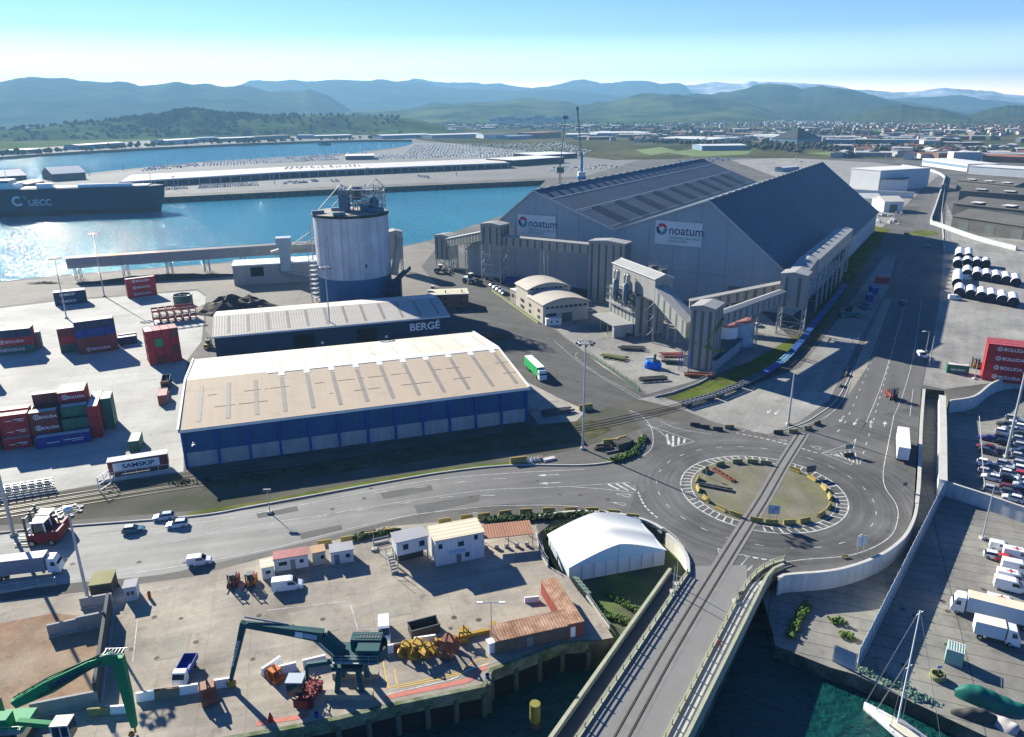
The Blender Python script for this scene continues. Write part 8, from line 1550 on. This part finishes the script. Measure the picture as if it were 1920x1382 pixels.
for i, (x, y, r_, m, lb) in enumerate(((1150, 672, -30, m_bg, 'yellow-green machine frame lying before the intake building'), (1185, 655, -10, m_dsteel, 'row of dark machine frames under the steel legs'), (1262, 668, 0, CM['pink'], 'orange-red steel beams before the square tower'), (1268, 682, -15, m_dsteel, 'dark pile of rails before the square tower'), (1312, 706, -10, CM['rust'], 'brown pallet pile at the foot of the square tower'), (1045, 775, 18, m_dsteel, 'dark steel gantry lying beside the blue warehouse corner'), (1222, 713, 10, m_bk, 'dark block behind the end of the green fence'))):
    t = thing('steel_pile', lb, 'steel pile', G(x, y), rad(r_)); mb = MB(); rr = random.Random(i)
    for k in range(12): yy = rr.uniform(-1.5, 1.5); xx = rr.uniform(-1, 1); zz_ = .15+rr.uniform(0, .9); mb.beam((xx-4, yy, zz_), (xx+4, yy+rr.uniform(-.4, .4), zz_), .3)
    for k in range(4): xx = -3+k*2; mb.beam((xx, -1.6, .2), (xx, 1.6, .2), .25)
    mb.build('beams', m, t)
# green fence and mesh fence by the harbour road
def fence(label, px, h, m, step=3.0, solid=False, base=True, name='fence'):
    t = thing(name, label, 'fence'); P = [tuple(p)[:2] for p in GL(px)]; Q = resample(P, step); 
    if base: MB().ribbon(Q, .25, 0, .5).build('base', m if solid else m_kerb, t)
    mb = MB()
    for p, q_ in zip(Q[:-1], Q[1:]):
        for z in ((h*.55, h) if not solid else (h*.7, h)): mb.beam((p.x, p.y, z), (q_.x, q_.y, z), .07)
    mb.build('rail', m, t); mb = MB()
    for p in Q: mb.box(p.x-.06, p.x+.06, p.y-.06, p.y+.06, 0, h+.1)
    mb.build('posts', m, t); return t
m_fg = mat('fence_green_paint', (.06, .11, .07), .7, .15, .6); fence('low dark green fence between the harbour road and the silo forecourt', [(1097, 662), (1140, 690), (1190, 726), (1205, 738)], 1.4, m_fg, solid=True); fence('pale yellow-green kerb fence beside the curved-roof office', [(922, 545), (950, 565), (1010, 608)], 1.2, mat('lichen_fence', (.30, .33, .14), .8, .2, .5), solid=True)
fence('mesh fence beside the green verge at the level crossing', [(1228, 745), (1260, 738), (1310, 720), (1345, 700)], 1.6, m_steel); fence('wire fence along the upper edge of the yard', [(700, 1022), (745, 1012)], 1.3, m_steel); fence('long grey wire fence along the yard entrance', [(0, 1113), (100, 1096), (120, 1100)], 1.6, m_steel); fence('fence between the yard and the white tent', [(1006, 1000), (1012, 1040), (1030, 1068)], 2, m_steel); fence('low railing along the grassy quay strip by the tent', [(1100, 1120), (1128, 1160), (1150, 1190)], 1.1, m_steel)
fence('long white lane fence at the far side of the right road', [(1770, 470), (1765, 400), (1772, 345)], 2.0, m_trim, 6)
w_ = wall('boundary_wall', 'long pale concrete wall beside the far right road', smooth(GL([(1905, 470), (1830, 450), (1760, 425), (1745, 418), (1752, 395), (1768, 345), (1768, 332), (1740, 320), (1690, 312)]), 5), .8, 0, 2.6, m_pw)
# hedge bushes along the road and bits of grass
def bush(name, label, spots_, m, cat='bush', z=0.0, seed=1, rr=(.4, .9)):
    rn = random.Random(seed); mb = MB()
    for (x0, y0, x1, y1, n) in spots_:
        for i in range(n):
            u = rn.random(); p = G(x0+(x1-x0)*u+rn.uniform(-3, 3), y0+(y1-y0)*u+rn.uniform(-3, 3), z); 
            for k in range(3): r_ = rn.uniform(*rr)*.5; blob(mb, p.x+rn.uniform(-.6, .6), p.y+rn.uniform(-.6, .6), z-.1+rn.uniform(0, .5), r_, r_*1.6, rn)
    return tag(mb.build(name, m), label, cat, kind='stuff')
m_bsh = mat('bush_leaves', (.035, .06, .018), .9, .4, 1.5, fine=6); m_bsh2 = mat('bright_bush_leaves', (.065, .11, .022), .9, .4, 1.5, fine=6)
bush('hedge', 'dark low hedge and brambles between the yellow blocks and the yard', [(665, 1012, 750, 995, 90), (905, 978, 1120, 966, 240), (1120, 968, 1200, 985, 90), (1020, 1000, 1100, 985, 60)], m_bsh, 'hedge'); bush('verge_plants', 'bright green plants on the kerb nose left of the roundabout', [(1150, 865, 1190, 852, 90), (1190, 850, 1207, 822, 80)], m_bsh2, 'plants', 0, 3); bush('quay_bushes', 'green bushes along the lower right slope by the quay', [(1480, 1195, 1512, 1135, 100), (1560, 1167, 1580, 1168, 16), (1576, 1190, 1602, 1200, 16)], m_bsh2, 'bushes', LZ, 4, (.4, .8)); bush('slope_plants', 'grassy scrub on the bank beside the white tent', [(1120, 1150, 1200, 1175, 90), (1130, 1110, 1200, 1150, 60)], m_bsh2, 'plants', -2.4, 5, (.3, .6)); bush('rail_weeds', 'weeds along the tracks below the container yard', [(320, 908, 352, 902, 40), (350, 905, 700, 868, 60)], m_bsh, 'weeds', 0, 6, (.2, .4))
# two pedestrians on the bridge
def person(label, px, py, rot, shirt, z=0.11):
    t = thing('person', label, 'person', G(px, py, z), rot); s = 1.0
    me = bpy.data.meshes.new('figure'); bm = bmesh.new(); V = [(0, 0, .95), (0, 0, 1.2), (0, 0, 1.42), (0, 0, 1.5), (.02, 0, 1.66), (0, .1, .9), (.12, .1, .5), (.02, .1, .06), (.16, .1, .03), (0, -.1, .9), (-.08, -.1, .5), (-.22, -.1, .08), (-.1, -.1, .03), (0, .2, 1.4), (-.08, .25, 1.12), (.05, .26, .9), (0, -.2, 1.4), (.08, -.25, 1.12), (.2, -.24, .95)]
    E = [(0, 1), (1, 2), (2, 3), (3, 4), (0, 5), (5, 6), (6, 7), (7, 8), (0, 9), (9, 10), (10, 11), (11, 12), (2, 13), (13, 14), (14, 15), (2, 16), (16, 17), (17, 18)]
    vs = [bm.verts.new(v) for v in V]; [bm.edges.new((vs[a], vs[b])) for a, b in E]; bm.to_mesh(me); bm.free(); o = bpy.data.objects.new('body', me); col.objects.link(o); o.parent = t
    m = o.modifiers.new('skin', 'SKIN'); rd = [.15, .15, .17, .06, .11, .1, .07, .05, .05, .1, .07, .05, .05, .06, .045, .04, .06, .045, .04]
    for i, r_ in enumerate(rd): me.skin_vertices[0].data[i].radius = (r_, r_*.85)
    me.skin_vertices[0].data[0].use_root = True; s_ = o.modifiers.new('sub', 'SUBSURF'); s_.levels = 1; s_.render_levels = 1; me.materials.append(shirt)
person('person in a red top walking on the right footway of the bridge', 1349, 1216, rad(60), CM['red']); person('person in dark clothes near the top of the right footway', 1386, 1124, rad(60), m_bk); person('person in a pink top beside the one in dark clothes', 1391, 1122, rad(60), CM['pink'])
o = thing('flying_gull', 'white gull gliding in front of the blue warehouse wall', 'bird', GD(363, 834, 120), rad(20)); mb = MB(); loft([(-.3, ringp(.03, -.03, 0, .03, .02)), (0, ringp(.1, -.1, 0, .1, .06)), (.3, ringp(.05, -.04, 0, .05, .03))], mb); mb.add([(-.1, .05, .05), (.12, .05, .05), (.02, .5, .25), (-.2, .9, .1), (-.15, .45, .22)], [(0, 1, 2, 4), (4, 2, 3)]); mb.add([(-.1, -.05, .05), (.12, -.05, .05), (.02, -.5, .25), (-.2, -.9, .1), (-.15, -.45, .22)], [(4, 2, 1, 0), (3, 2, 4)]); mb.build('body', m_wht, o)
